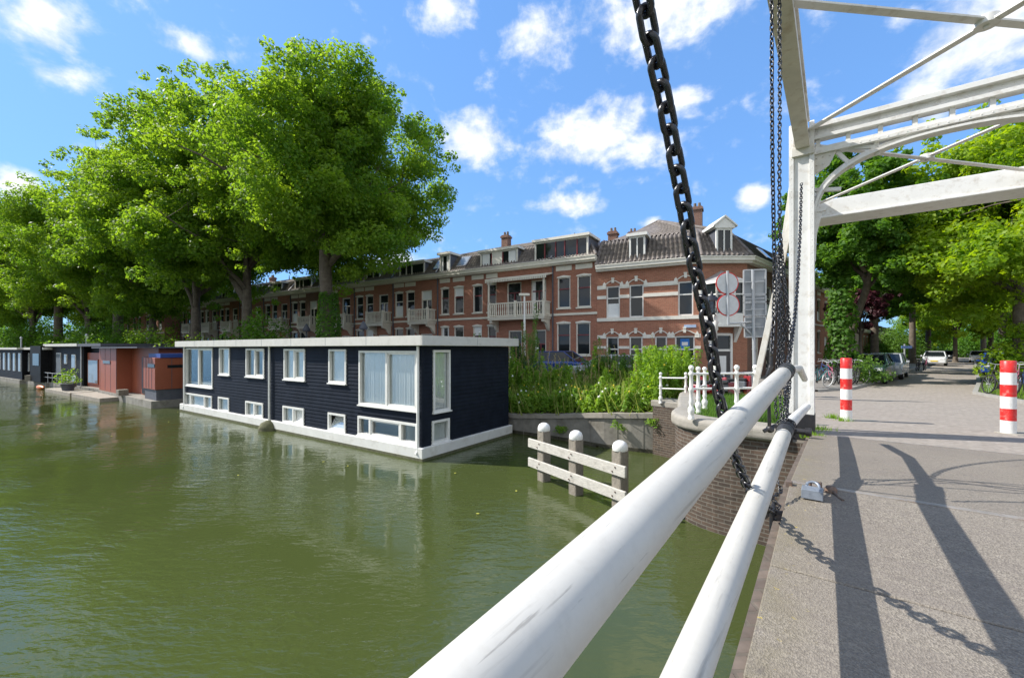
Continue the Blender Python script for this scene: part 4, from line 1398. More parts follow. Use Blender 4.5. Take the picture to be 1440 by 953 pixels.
def row_house(frame, x0, x1, label, ups, downs, doors=(), brick=BRICK, dormers=(), peak=None, balc=(), skylights=(), pipes=(), group='brick houses in the terrace along the canal',
              zc=ZC, depth=9.0, ridge_z=11.7, zu=(6.05, 8.02), zd=(3.05, 5.08), panels=True, hip_r=0, hip_l=0, tile=TILE, cat='house', inner=None, course=True, chim=()):
    o = frame.o + frame.d * x0
    h = empty('row_house', (o.x, o.y, 0), frame.rz)
    tag(h, label, cat, group)
    W = x1 - x0
    rel = lambda lst: [(a - x0, b - x0) for a, b in lst]
    U, D, DR = rel(ups), rel(downs), [(a - x0, b - x0, c, d) for a, b, c, d in doors]
    holes = [(a, b, *zu) for a, b in U] + [(a, b, *zd) for a, b in D] + DR
    m_ = MB()
    wall_holes(m_, 0, W, Z0 - .6, zc, holes)
    m_.add([(0, 0, Z0 - .6), (0, depth, Z0 - .6), (0, depth, zc + 1.6), (0, 1.2, zc + 1.6), (0, .1, zc), (0, 0, zc)], [(5, 4, 3, 2, 1, 0)])
    m_.add([(W, 0, Z0 - .6), (W, depth, Z0 - .6), (W, depth, zc + 1.6), (W, 1.2, zc + 1.6), (W, .1, zc), (W, 0, zc)], [(0, 1, 2, 3, 4, 5)])
    m_.add([(0, depth, Z0 - .6), (W, depth, Z0 - .6), (W, depth, zc + 1.6), (0, depth, zc + 1.6)], [(1, 0, 3, 2)])
    m_.add([(0, .75, Z0), (W, .75, Z0), (W, .75, zc), (0, .75, zc)], [(0, 1, 2, 3)])
    m_.build('wall', [brick], h)
    # cornice, gutter, string course, stone panels, sills
    m_ = MB()
    m_.box((0, -.42, zc + .10), (W, .1, zc + .30)); m_.box((0, -.30, zc), (W, .1, zc + .10)); m_.box((0, -.46, zc + .30), (W, -.1, zc + .36))
    m_.build('cornice', [CREAM], h)
    if course:
        m_ = MB(); m_.box((0, -.06, zu[0] - .48), (W, .0, zu[0] - .34)); m_.build('string_course', [CREAM], h)
    if panels:
        for a, b in U:
            m_ = MB(); m_.box((a - .10, -.025, zc - .36), (b + .10, .0, zc - .04)); m_.build('stone_panel', [CREAM], h)
    for lst, zz_ in ((U, zu), (D, zd)):
        for a, b in lst:
            w_ = window(h, a, b, *zz_, inner=inner, arch=True)
            m_ = MB(); m_.box((a - .06, -.08, zz_[0] - .09), (b + .06, .1, zz_[0])); m_.build('sill', [CREAM], w_)
    for a, b, c, d in DR: window(h, a, b, c, d, style='door', inner=inner, name='door', curtain=.5)
    for (a, b, zf, can) in balc: balcony(h, a - x0, b - x0, zf, canopy=can)
    for px_ in pipes:
        m_ = MB(); m_.tube([(px_ - x0, -.08, Z0 - .3), (px_ - x0, -.08, zc)], .05, 8); m_.build('downpipe', [LEADG], h)
    # mansard roof: steep tiled skirt, flatter hipped top
    m_ = MB()
    zb, zt, yi = zc + .34, zc + 1.75, 1.0
    hl, hr = hip_l, hip_r
    tile_slope(m_, (0, -.2, zb), (W, -.2, zb), (W - hr, yi, zt), (hl, yi, zt))
    rl, rr = (W * .38, W * .62) if peak is None else (peak[0] - x0, peak[1] - x0)
    tile_slope(m_, (hl, yi, zt), (W - hr, yi, zt), (rr, 4.6, ridge_z), (rl, 4.6, ridge_z), amp=.025)
    m_.add([(hl, yi, zt), (rl, 4.6, ridge_z), (hl, depth, zt)], [(0, 1, 2)]); m_.add([(W - hr, yi, zt), (rr, 4.6, ridge_z), (W - hr, depth, zt)], [(0, 2, 1)])
    m_.add([(hl, depth, zt), (rl, 4.6, ridge_z), (rr, 4.6, ridge_z), (W - hr, depth, zt)], [(0, 1, 2, 3)])
    if hr: tile_slope(m_, (W, -.2, zb), (W, depth, zb), (W - hr, depth, zt), (W - hr, yi, zt))
    if hl: tile_slope(m_, (0, depth, zb), (0, -.2, zb), (hl, yi, zt), (hl, depth, zt))
    ridge(m_, (rl, 4.6, ridge_z + .04), (rr, 4.6, ridge_z + .04))
    ridge(m_, (hl, yi, zt + .05), (rl, 4.6, ridge_z + .04)); ridge(m_, (W - hr, yi, zt + .05), (rr, 4.6, ridge_z + .04))
    ridge(m_, (W, -.2, zb + .05), (W - hr, yi, zt + .05)); ridge(m_, (0, -.2, zb + .05), (hl, yi, zt + .05))
    rf = m_.build('roof', [tile], h)
    # pale verge strips between neighbours
    m_ = MB()
    m_.bar((.04, -.22, zb + .10), (.04 + hl, yi, zt + .10), .12, .10)
    m_.build('verge', [LEADG], rf)
    m_ = MB(); m_.lathe([(.06, 0), (.06, .25), (.03, .5), (.05, .55), (.01, .62)], (rl, 4.6, ridge_z), 8); m_.build('finial', [LEADG], rf)
    for d in dormers:
        dormer(h, d[0] - x0, d[1] - x0, d[2], d[3], d[4] if len(d) > 4 and d[4] is not None else -.05, d[5] if len(d) > 5 else [(0, .5, 0)], inner=inner)
    for (a, b) in skylights:
        m_ = MB()
        def sk(u, v): return Vector((u - x0, -.2 + 1.2 * v - .06, zb + (zt - zb) * v + .13))
        m_.prism([sk(a, .22), sk(b, .22), sk(b, .82), sk(a, .82)], (0, .06, -.05))
        s = m_.build('roof_window', [LEADG], rf)
        m_ = MB(); m_.prism([sk(a + .07, .26) + Vector((0, -.012, .01)), sk(b - .07, .26) + Vector((0, -.012, .01)), sk(b - .07, .78) + Vector((0, -.012, .01)), sk(a + .07, .78) + Vector((0, -.012, .01))], (0, .03, -.02))
        m_.build('pane', [GLASS_SKY_REFLECT], s)
    for (cx_, cy_, cz0, cz1) in chim: chimney(h, cx_ - x0, cy_, cz0, cz1)
    return h


F1 = Frame((5.24, 26), (.858, -.514))
fx = F1.x
DARKRED = mat('dark_red_paint', (.16, .02, .025), .4)
# house next to the corner
row_house(F1, fx(776), 0, 'brick terraced house with wide five light dormer, next to the corner house', [(fx(784), fx(802)), (fx(811.5), fx(831))], [(fx(783), fx(802)), (fx(810), fx(830))],
          doors=[], dormers=[(fx(753), -.55, 9.2, 10.45, -.12, [(0, .18, 0), (0, .40, 0), (0, .58, 0), (0, .82, 0)])], peak=(-3.4, -1.8), hip_r=1.0, inner=DARKRED, pipes=[fx(778)], ridge_z=11.5)
xb0, xb1 = fx(615), fx(776)
row_house(F1, xb0, xb1, 'wide brick terraced house with covered white double balcony and narrow dormer', [(fx(620), fx(631.5)), (fx(638.5), fx(652)), (fx(665), fx(678.5)), (fx(685.5), fx(698))],
          [(fx(620), fx(631.5)), (fx(638.5), fx(652)), (fx(665), fx(677.5)), (fx(685.5), fx(698))],
          doors=[(fx(713), fx(733), 5.72, 8.0), (fx(747), fx(768), 5.72, 8.0), (fx(715), fx(734), 1.75, 4.7), (fx(752), fx(768), 1.75, 4.7)],
          dormers=[(fx(676), fx(728), 9.2, 10.3, None, [(0, .30, 0), (.30, .62, 'panel'), (0, .62, 0)]), (fx(620), fx(634), 9.2, 10.55, -.15, [])],
          skylights=[(fx(603) + .35, fx(616) + .45), (fx(641), fx(655))], balc=[(fx(697), fx(775), 5.55, 8.05)], pipes=[fx(615) + .1], peak=(xb0 + 3.2, xb1 - .5), ridge_z=11.75, inner=DARKRED,
          chim=[(fx(685), 2.6, 10.4, 12.1)])
names = ['brick terraced house with one cream balcony and broad dormer, beside the wide house',
         'brick terraced house with flower boxes on its balcony and a two light dormer',
         'brick terraced house behind the ivy covered tree trunk',
         'brick terraced house with balcony just left of the ivy covered trunk',
         'brick terraced house half hidden by the dark shrub',
         'shaded brick terraced house above the dark shrub',
         'shaded brick terraced house right of the forked tree trunk',
         'shaded brick terraced house behind the forked tree trunk',
         'last shaded brick house of the terrace before the gap']
for i, nm in enumerate(names):
    xr = xb0 - 4.8 * i; xl = xr - 4.8
    j = RW.uniform(-.06, .06)
    row_house(F1, xl, xr, nm, [(xr - 4.56, xr - 3.63), (xr - 3.3, xr - 2.36)], [(xr - 4.56, xr - 3.63), (xr - 3.3, xr - 2.36)],
              doors=[(xr - 1.65, xr - .55, 5.72, 8.0), (xr - 1.7, xr - .5, 1.75, 4.6)], balc=[(xr - 2.15, xr - .12, 5.5, None)], brick=[BRICK, BRICK2, BRICK, BRICK3][i % 4],
              dormers=[(xr - 4.0, xr - 1.3, 9.2, 10.25, None, [(0, .26, 0), (0, .50, 0)])] if i % 3 == 0 else [(xr - 3.3, xr - 1.6, 9.2, 10.2, .05, [(0, .5, 0)])],
              skylights=[], hip_l=0, pipes=[xl + .1], ridge_z=11.6 + j, chim=[(xl + .3, 3.5, 10.2, 11.9)] if i % 2 else [], tile=TILE)
xl = xb0 - 4.8 * len(names) - 5
for i, nm in enumerate(['red brick house with white banded window arches, seen between the trunks', 'farther red brick house with white banded front behind the tree row', 'dim brick house farthest along the quay behind the trunks']):
    row_house(F1, xl - 7 * (i + 1), xl - 7 * i, nm, [(xl - 7 * i - 6.2, xl - 7 * i - 5.1), (xl - 7 * i - 3.9, xl - 7 * i - 2.8), (xl - 7 * i - 2.0, xl - 7 * i - .9)], [(xl - 7 * i - 6.2, xl - 7 * i - 5.1), (xl - 7 * i - 3.9, xl - 7 * i - 2.8)],
              doors=[(xl - 7 * i - 2.0, xl - 7 * i - .9, 1.75, 4.6)], brick=BRICK2, dormers=[(xl - 7 * i - 4.2, xl - 7 * i - 2.4, 9.2, 10.2)], inner=DARKRED)

# ------------------------------------------------------------------ corner house
F2 = Frame((5.24, 26), (.889, -.4576))
c0 = Vector((5.24, 26, 0)); W2 = 5.82
c1 = c0 + F2.d * W2; c2 = Vector((c1.x + 2.55, c1.y - .02, 0)); dd3 = Vector((.73, .68, 0)).normalized(); L3 = 8.6; c3 = c2 + dd3 * L3
ch = empty('corner_house', (c0.x, c0.y, 0), F2.rz)
tag(ch, 'brick corner house with white stone bands, tiled mansard roof and white bay above its door', 'house')
Mi = (Matrix.Translation(ch.location) @ Matrix.Rotation(F2.rz, 4, 'Z')).inverted()
loc = lambda p: Mi @ Vector((p[0], p[1], p[2] if len(p) > 2 else 0))
f2 = F2.x
ZB, ZT = 1.45, 8.12
upw = [(f2(852.7), f2(871.6)), (f2(885), f2(905)), (f2(953.5), f2(975))]
dnw = [(f2(852.7), f2(870)), (f2(885), f2(903.6)), (f2(921), f2(938)), (f2(949), f2(977))]
m_ = MB()
wall_holes(m_, 0, W2, ZB - .5, ZT, [(a, b, 5.30, 7.22) for a, b in upw] + [(a, b, 2.2, 4.16) for a, b in dnw])
m_.add([(0, .75, ZB), (W2, .75, ZB), (W2, .75, ZT), (0, .75, ZT)], [(0, 1, 2, 3)])
m_.add([(0, 0, ZB - .5), (0, 9, ZB - .5), (0, 9, ZT), (0, 0, ZT)], [(3, 2, 1, 0)])
m_.build('wall', [BRICK2], ch)


def side_frame(a, b):
    d = (b - a); d.z = 0
    return a, d.normalized(), d.length


def sub(name_m, a, b, build):
    """a wall of the corner house in its own local frame, baked into the house's space"""
    a_, d_, l_ = side_frame(a, b)
    M = Mi @ Matrix.Translation(a_) @ Matrix.Rotation(math.atan2(d_.y, d_.x), 4, 'Z')
    return M, l_


def place(o, M):
    o.matrix_local = M
    return o


M2, l2 = sub('', c1, c2, None)
m_ = MB(); wall_holes(m_, 0, l2, ZB - .5, ZT, [(.55, 1.62, 1.5, 4.2)]); m_.add([(0, .75, ZB), (l2, .75, ZB), (l2, .75, ZT), (0, .75, ZT)], [(0, 1, 2, 3)])
place(m_.build('wall', [BRICK2], ch), M2)
M3, l3 = sub('', c2, c3, None)
sw = [(.7, 1.9), (3.2, 4.4), (5.8, 7.0)]
m_ = MB(); wall_holes(m_, 0, l3, ZB - .5, ZT, [(a, b, 5.3, 7.22) for a, b in sw] + [(a, b, 2.2, 4.16) for a, b in sw]); m_.add([(0, .75, ZB), (l3, .75, ZB), (l3, .75, ZT), (0, .75, ZT)], [(0, 1, 2, 3)])
m_.add([(l3, 0, ZB - .5), (l3, 7, ZB - .5), (l3, 7, ZT), (l3, 0, ZT)], [(0, 1, 2, 3)])
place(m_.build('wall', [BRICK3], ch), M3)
for a, b in sw:
    place(window(ch, a, b, 5.3, 7.22), M3); place(window(ch, a, b, 2.2, 4.16), M3)
for a, b in upw: window(ch, a, b, 5.30, 7.22, curtain=.2, fm=WHITE)
for k, (a, b) in enumerate(dnw):
    w_ = window(ch, a, b, 2.2, 4.16, curtain=0, fm=WHITE)
    if k < 2:
        m_ = MB(); m_.box((a + .08, .12, 2.28), (b - .08, .14, 3.1)); m_.build('curtain', [CURTAIN], w_)
    if k == 3:
        BLUE = mat('blue_poster', (.02, .16, .50), .6); 
        m_ = MB(); m_.box((a + .28, .10, 3.35), (b - .28, .12, 4.0)); m_.build('poster', [BLUE], w_)
        m_ = MB(); m_.box((a + .36, .09, 3.62), (b - .36, .10, 3.82)); m_.box((a + .5, .09, 3.42), (b - .55, .10, 3.55)); m_.build('poster_text_block', [WHITE], w_)
# white stone bands, keystones and shoulders of the front
m_ = MB()


def band(z0, z1, wins, full=False):
    xs = [0]
    if full: m_.box((0, -.05, z0), (W2, .0, z1)); return
    cur = 0
    for a, b in wins:
        m_.box((cur, -.035, z0), (a - .0, .0, z1)); cur = b
    m_.box((cur, -.035, z0), (W2, 0, z1))


band(7.05, 7.28, upw); band(6.46, 6.66, upw); band(4.06, 4.26, dnw); band(3.44, 3.60, dnw)
m_.box((0, -.07, 5.10), (W2, 0, 5.30))
for a, b in upw + dnw:
    zt = 7.22 if (a, b) in upw else 4.16
    xm = (a + b) / 2
    n = 8
    for k in range(n):                                    # flat brick arch rim
        t0, t1 = k / n, (k + 1) / n
        f = lambda t: Vector((a - .1 + (b - a + .2) * t, -.05, zt + .06 + .26 * math.sin(math.pi * t)))
        m_.bar(f(t0), f(t1), .05, .045, up=(0, 0, 1))
    m_.box((xm - .075, -.10, zt + .18), (xm + .075, 0, zt + .44)); m_.box((xm - .09, -.12, zt + .42), (xm + .09, 0, zt + .49))
    for xx in (a - .12, b + .12):
        m_.prism([Vector((xx - .10, -.06, zt - .1)), Vector((xx + .10, -.06, zt - .1)), Vector((xx + .09, -.06, zt + .12)), Vector((xx + .02, -.06, zt + .26)), Vector((xx - .08, -.06, zt + .15))], (0, .06, 0))
m_.build('stone_bands', [TRIM], ch)
# plain plaque like the street name sign
m_ = MB(); m_.box((f2(962), -.04, 4.62), (f2(979), 0, 4.78)); m_.build('name_plaque', [mat('plaque_blue', (.35, .45, .62), .5)], ch)
# cornice all round
m_ = MB()
pts = [Vector((0, 0, 0)), Vector((W2, 0, 0)), loc(c2), loc(c3)]


def offset_line(pts, d):
    out = []
    for i, p in enumerate(pts):
        ns = []
        for j in (i - 1, i):
            if 0 <= j < len(pts) - 1:
                q = (pts[j + 1] - pts[j]).normalized(); ns.append(Vector((q.y, -q.x, 0)))
        n = sum(ns, Vector((0, 0, 0))) / len(ns); n = n / n.dot(ns[0]) / 1.0 if len(ns) > 1 else n
        out.append(p + n * d)
    return out


for (d0, za, zb) in ((.30, ZT, ZT + .12), (.44, ZT + .12, ZT + .30), (.48, ZT + .30, ZT + .36)):
    ou = offset_line(pts, d0); inn2 = offset_line(pts, -.1)
    for i in range(3):
        q = [ou[i], ou[i + 1], inn2[i + 1], inn2[i]]
        m_.prism([Vector((p.x, p.y, za)) for p in q], (0, 0, zb - za))
m_.build('cornice', [TRIM], ch)
# roof
zb, zt_ = ZT + .34, 10.15
e = offset_line(pts, .3); i_ = offset_line(pts, -1.15)
S = lambda p, z: Vector((p.x, p.y, z))
m_ = MB()
tile_slope(m_, S(e[0], zb), S(e[1], zb), S(i_[1], zt_), S(i_[0], zt_), col=.25, row=.38, amp=.07)
tile_slope(m_, S(e[1], zb), S(e[2], zb), S(i_[2], zt_), S(i_[1], zt_), col=.25, row=.38, amp=.07)
apex = loc((9.9, 28.6, 0)); ap2 = loc((13.0, 30.5, 0)); ap0 = loc((7.6, 30.0, 0))
ZR = 12.0
tile_slope(m_, S(i_[0], zt_), S(i_[1], zt_), S(apex, ZR), S(ap0, ZR - 1.0), col=.25, row=.38, amp=.06)
m_.add([S(i_[1], zt_), S(i_[2], zt_), S(apex, ZR)], [(0, 1, 2)])
m_.add([S(i_[0], zt_), S(ap0, ZR - 1.0), Vector((0, 9, zt_)), Vector((0, 9, zb)), S(e[0], zb)], [(0, 1, 2, 3, 4)])
m_.add([S(ap0, ZR - 1.0), S(apex, ZR), S(ap2, ZR), Vector((0, 9, zt_))], [(0, 1, 2, 3)])
for (p, q) in ((S(e[0], zb + .06), S(i_[0], zt_ + .06)), (S(e[1], zb + .06), S(i_[1], zt_ + .06)), (S(e[2], zb + .06), S(i_[2], zt_ + .06)), (S(i_[0], zt_ + .06), S(ap0, ZR - .95)), (S(i_[1], zt_ + .06), S(apex, ZR + .05)), (S(i_[2], zt_ + .06), S(apex, ZR + .05)), (S(ap0, ZR - .95), S(apex, ZR + .05))):
    ridge(m_, p, q, .11)
rf = m_.build('roof', [TILE], ch)
m_ = MB()
tile_slope(m_, S(e[2], zb), S(e[3], zb), S(i_[3], zt_), S(i_[2], zt_), amp=.03)
m_.add([S(i_[2], zt_), S(i_[3], zt_), S(ap2, ZR), S(apex, ZR)], [(0, 1, 2, 3)])
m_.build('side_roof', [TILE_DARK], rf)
m_ = MB()
q0 = S(e[2], zb) * .62 + S(e[3], zb) * .38
du = (e[3] - e[2]).normalized(); up_ = (S(i_[2], zt_) - S(e[2], zb)); up_ = (up_ - du * up_.dot(du)).normalized()
nn_ = du.cross(up_).normalized()
m_.prism([q0 + up_ * .5 + nn_ * .1, q0 + du * 1.0 + up_ * .5 + nn_ * .1, q0 + du * 1.0 + up_ * 1.4 + nn_ * .1, q0 + up_ * 1.4 + nn_ * .1], nn_ * .06)
m_.build('roof_window', [GLASS_SKY_REFLECT], rf)
chimney(ch, loc((11.9, 27.2)).x, loc((11.9, 27.2)).y, 10.4, 12.5, .62)
chimney(ch, -.1, 4.4, 9.6, 11.7, .6); chimney(ch, .75, 7.0, 9.8, 12.2, .6)
# front dormer and gabled dormer over the chamfered corner
dormer(ch, f2(885), f2(907.5), 8.65, 10.05, -.06, [(0, .5, 0)], fm=WHITE)
dg = dormer(ch, .80, 1.68, 8.62, 10.05, -.1, [(0, .5, 0)], gable=True, fm=WHITE)
place(dg, M2)
# white bay over the door
by = .80
bx0, bx1 = .0, 2.25
bo = [(bx0, 0), (bx0 + .5, -by), (bx1 - .35, -by), (bx1, 0)]
m_ = MB()
m_.prism([Vector((x, y, 4.72)) for x, y in bo], (0, 0, .62))
m_.prism([Vector((x * 1.0, y * 1.08 if y else 0, 4.62)) for x, y in bo], (0, 0, .12))
m_.prism([Vector((x, y * 1.10 if y else 0, 6.95)) for x, y in bo], (0, 0, .16))
for i in range(3):
    a, b = Vector((*bo[i], 0)), Vector((*bo[i + 1], 0))
    n = 3 if i == 1 else 1
    for k in range(n + 1):
        p = a + (b - a) * (k / n)
        m_.box((p.x - .045, p.y - .045, 5.34), (p.x + .045, p.y + .045, 6.95))
    m_.bar(a + ZV * 6.35, b + ZV * 6.35, .06, .07)
for xx in (bx0 + .35, bx1 - .45):
    m_.prism([Vector((xx, 0, 4.62)), Vector((xx, -by * .8, 4.62)), Vector((xx, -by * .55, 4.35)), Vector((xx, -.15, 4.0)), Vector((xx, 0, 3.8))], (.16, 0, 0))
bay = m_.build('bay', [WHITE], ch); place(bay, M2)
m_ = MB(); m_.prism([Vector((x * .97 + .03, y * .93, 5.34)) for x, y in bo], (0, 0, 1.61)); m_.build('pane', [GLASS], bay)
m_ = MB()
ctr = Vector((1.12, 0, 7.75))
rp = [Vector((x, y * 1.12, 7.11)) for x, y in bo]
m_.add(rp + [ctr], [(0, 1, 4), (1, 2, 4), (2, 3, 4)])
m_.build('bay_roof', [GREY_STEEL], bay)
# door with fanlight
m_ = MB()
m_.box((.45, -.06, 1.5), (.56, .1, 4.28)); m_.box((1.61, -.06, 1.5), (1.72, .1, 4.28)); m_.box((.56, -.06, 4.16), (1.61, .1, 4.30)); m_.box((.56, -.03, 3.3), (1.61, .1, 3.42))
door = m_.build('door_frame', [WHITE], ch); place(door, M2)
m_ = MB(); m_.box((.56, .03, 1.5), (1.61, .08, 3.3)); m_.build('door_leaf', [mat('door_dark', (.05, .045, .045), .4)], door)
m_ = MB(); m_.box((.78, .01, 1.9), (1.4, .028, 3.05)); m_.build('door_panel', [CURTAIN], door)
m_ = MB(); m_.box((.56, .05, 3.42), (1.61, .07, 4.16)); m_.build('pane', [GLASS], door)

# ------------------------------------------------------------------ houses of the street on the right
FS = Frame((c3.x + .3 - .68 * 1.2, c3.y + .3 + .73 * 1.2), (.73, .68))
PALE = brick_mat('pale_render', (.50, .45, .39), (.48, .43, .37), (.46, .42, .36), stain=.2, bump=.05)
for i, (nm, bk) in enumerate([('dark shaded brick street house right behind the corner house', BRICK3), ('orange brick street house behind the parked bicycles', BRICK2), ('brown brick street house behind the ivy covered trunk', BRICK3),
                              ('pale rendered street house behind the purple tree', PALE), ('red brick street house beyond the pale one', BRICK), ('pale low street house beyond the red brick one', PALE), ('low red brick house near the far end of the street', BRICK), ('low pale house near the far end of the street', PALE), ('last low brick house at the far end of the street', BRICK2)]):
    x0 = i * 9.5
    low_ = i > 2
    row_house(FS, x0, x0 + 9.4, nm, [] if low_ else [(x0 + .9, x0 + 2.1), (x0 + 3.6, x0 + 4.8), (x0 + 6.6, x0 + 7.8)], [(x0 + .9, x0 + 2.1), (x0 + 3.6, x0 + 4.8)], doors=[(x0 + 6.6, x0 + 7.8, 1.75, 4.6)], brick=bk,
              dormers=[] if low_ else [(x0 + 2, x0 + 4, 9.2, 10.3)], zc=5.6 if low_ else ZC, course=not low_, group='houses along the left side of the street', inner=DARKRED, tile=TILE_DARK, ridge_z=8.4 if low_ else 10.9)
FR = Frame((75, 52), (-.73, -.68))
for i, nm in enumerate(['red brick house behind the trees on the right, nearest', 'red brick house behind the trees on the right, farther']):
    row_house(FR, 14 - i * 16, 28 - i * 16, nm, [(15 - i * 16, 16.3 - i * 16), (19 - i * 16, 20.3 - i * 16), (24 - i * 16, 25.3 - i * 16)], [(15 - i * 16, 16.3 - i * 16), (19 - i * 16, 20.3 - i * 16)], doors=[(24 - i * 16, 25.3 - i * 16, 1.75, 4.6)], brick=BRICK,
              dormers=[(18 - i * 16, 20 - i * 16, 9.2, 10.3)], group='houses along the right side of the street')

# ------------------------------------------------------------------ houseboats
def cladding_mat(name, col, pitch=.145, dark=None):
    """painted horizontal boards: uneven tone board by board"""
    m = mat(name, col, .6, var=.25, vscale=2.2, bump=.08, bscale=30, dirt=((col[0] * 1.4 + .002, col[1] * 1.4 + .002, col[2] * 1.4 + .002), .4, 1.7), spec=.1)
    return m


NAVY = cladding_mat('navy_boards', (.0125, .0165, .026))
NAVY2 = cladding_mat('black_boards', (.010, .010, .011))
BROWN_PANEL = mat('terracotta_panel', (.30, .080, .038), .5, var=.07, vscale=1.5)
FASCIA = mat('roof_fascia', (.62, .60, .55), .55, var=.05, vscale=2, dirt=((.36, .34, .29), .4, 3))
BLUEROOF = mat('blue_edge', (.02, .06, .28), .5)


def boards(m_, x0, x1, z0, z1, holes, y, out, pitch=.135, mi=0, axis='x', lap=.026):
    """lapped boards as real geometry on a wall; cut around the openings"""
    n = max(1, round((z1 - z0) / pitch)); p = (z1 - z0) / n
    for k in range(n):
        za, zb2 = z0 + k * p, z0 + (k + 1) * p
        cuts = sorted({x0, x1, *[v for h in holes if h[2] < zb2 - .01 and h[3] > za + .01 for v in h[:2] if x0 < v < x1]})
        for a, b in zip(cuts[:-1], cuts[1:]):
            xm = (a + b) / 2
            if any(h[0] < xm < h[1] and h[2] < zb2 - .01 and h[3] > za + .01 for h in holes): continue
            m_.add([(a, y + out * lap, za), (b, y + out * lap, za), (b, y + out * .002, zb2), (a, y + out * .002, zb2), (a, y, za), (b, y, za)],
                   [(0, 1, 2, 3), (4, 5, 1, 0)] if out < 0 else [(1, 0, 3, 2), (5, 4, 0, 1)], mi)


# navy boat: local x from the near corner along the long side (to the far left is -x), y across to the quay
nc = G(594, 647, 0); fl = G(258, 577, 0); nr = G(721, 612, 0)
bd = (fl - nc); LB = bd.length; bd.normalize()
FB = Frame((nc.x, nc.y), (-bd.x, -bd.y))                  # +x to the right, so the boat spans -LB..0
WB = abs((nr - nc).dot(FB.n))
nb_ = empty('houseboat', (nc.x, nc.y, 0), FB.rz)
tag(nb_, 'navy blue clad houseboat with white roof edge and white windows', 'houseboat')
m_ = MB(); m_.box((-LB - .12, -.14, -1.2), (.14, WB + .1, .40)); m_.build('hull', [HULL], nb_, bevel=.02)
m_ = MB(); m_.box((-LB - .125, -.146, -.3), (.146, WB + .1, .085)); m_.build('waterline_grime', [mat('algae_grime', (.10, .10, .055), .9, var=.4, vscale=7)], nb_)
HT = .40; RT = CZ + .10
zz = lambda px, py: F_z(px, py)


def F_z(px, py): return FB.z(px, py)


bf = FB.x
big = [(506, 588, 493, 573, 2), (463.5, 488, 491, 538.7, 0), (400.5, 430, 490.5, 534, 2), (347, 372.5, 490, 530, 2), (309.5, 324, 489.3, 527, 0), (262.5, 300, 489.3, 543.5, 2)]
low = [(504.5, 588, 590, 618, 3), (462.5, 487, 581, 606, 1), (399, 428.5, 572, 595.5, 2), (346.5, 371, 565, 586.5, 2), (308, 323, 558.5, 578.5, 1), (261, 299, 554.3, 573.5, 3)]
wins = []
for (xa, xb_, ya, yb, st) in big + low:
    xm = (xa + xb_) / 2
    wins.append((bf(xa), bf(xb_), F_z(xm, yb), F_z(xm, ya), st))
mwall = MB()
holes = [(a, b, c, d) for a, b, c, d, s in wins]
wall_holes(mwall, -LB, 0, HT, RT - .02, holes, y=.0, depth=.12)
# end wall (local x=0 plane), hole list in (y, z)
FE = Frame((nc.x, nc.y), (FB.n.x, FB.n.y))
ew = []
for (xa, xb_, ya, yb) in ((608, 632, 492, 580), (606.5, 631, 592, 624)):
    ew.append((FE.x(xa), FE.x(xb_), FE.z(xa, yb), FE.z(xa, ya)))
me_ = MB()
wall_holes(me_, 0, WB, HT, RT - .02, ew, y=.0, depth=.12)
mi_ = MB(); mi_.add([(-LB + .2, 1.5, HT), (-.3, 1.5, HT), (-.3, 1.5, RT - .02), (-LB + .2, 1.5, RT - .02)], [(0, 1, 2, 3)])
mi_.add([(-.8, .1, HT), (-.8, WB - .2, HT), (-.8, WB - .2, RT - .02), (-.8, .1, RT - .02)], [(0, 1, 2, 3)])
mi_.add([(-LB + .2, .05, 1.6), (-.1, .05, 1.6), (-.1, 2, 1.6), (-LB + .2, 2, 1.6)], [(0, 1, 2, 3)])
mi_.build('interior_wall', [CREAM], nb_)
mwall.add([(-LB, 0, HT), (-LB, WB, HT), (-LB, WB, RT - .02), (-LB, 0, RT - .02)], [(3, 2, 1, 0)])
mwall.add([(-LB, WB, HT), (0, WB, HT), (0, WB, RT - .02), (-LB, WB, RT - .02)], [(1, 0, 3, 2)])
boards(mwall, -LB, 0, HT, RT - .02, holes, 0, -1)
mwall.box((-.02, -.03, HT), (.03, .04, RT - .02))
bw_ = mwall.build('wall', [NAVY], nb_)
boards(me_, 0.04, WB, HT, RT - .02, ew, 0, -1)
endw = me_.build('end_wall', [NAVY], nb_); endw.rotation_euler = (0, 0, R(90)); endw.location = (0, 0, 0)
RWB = random.Random(5)


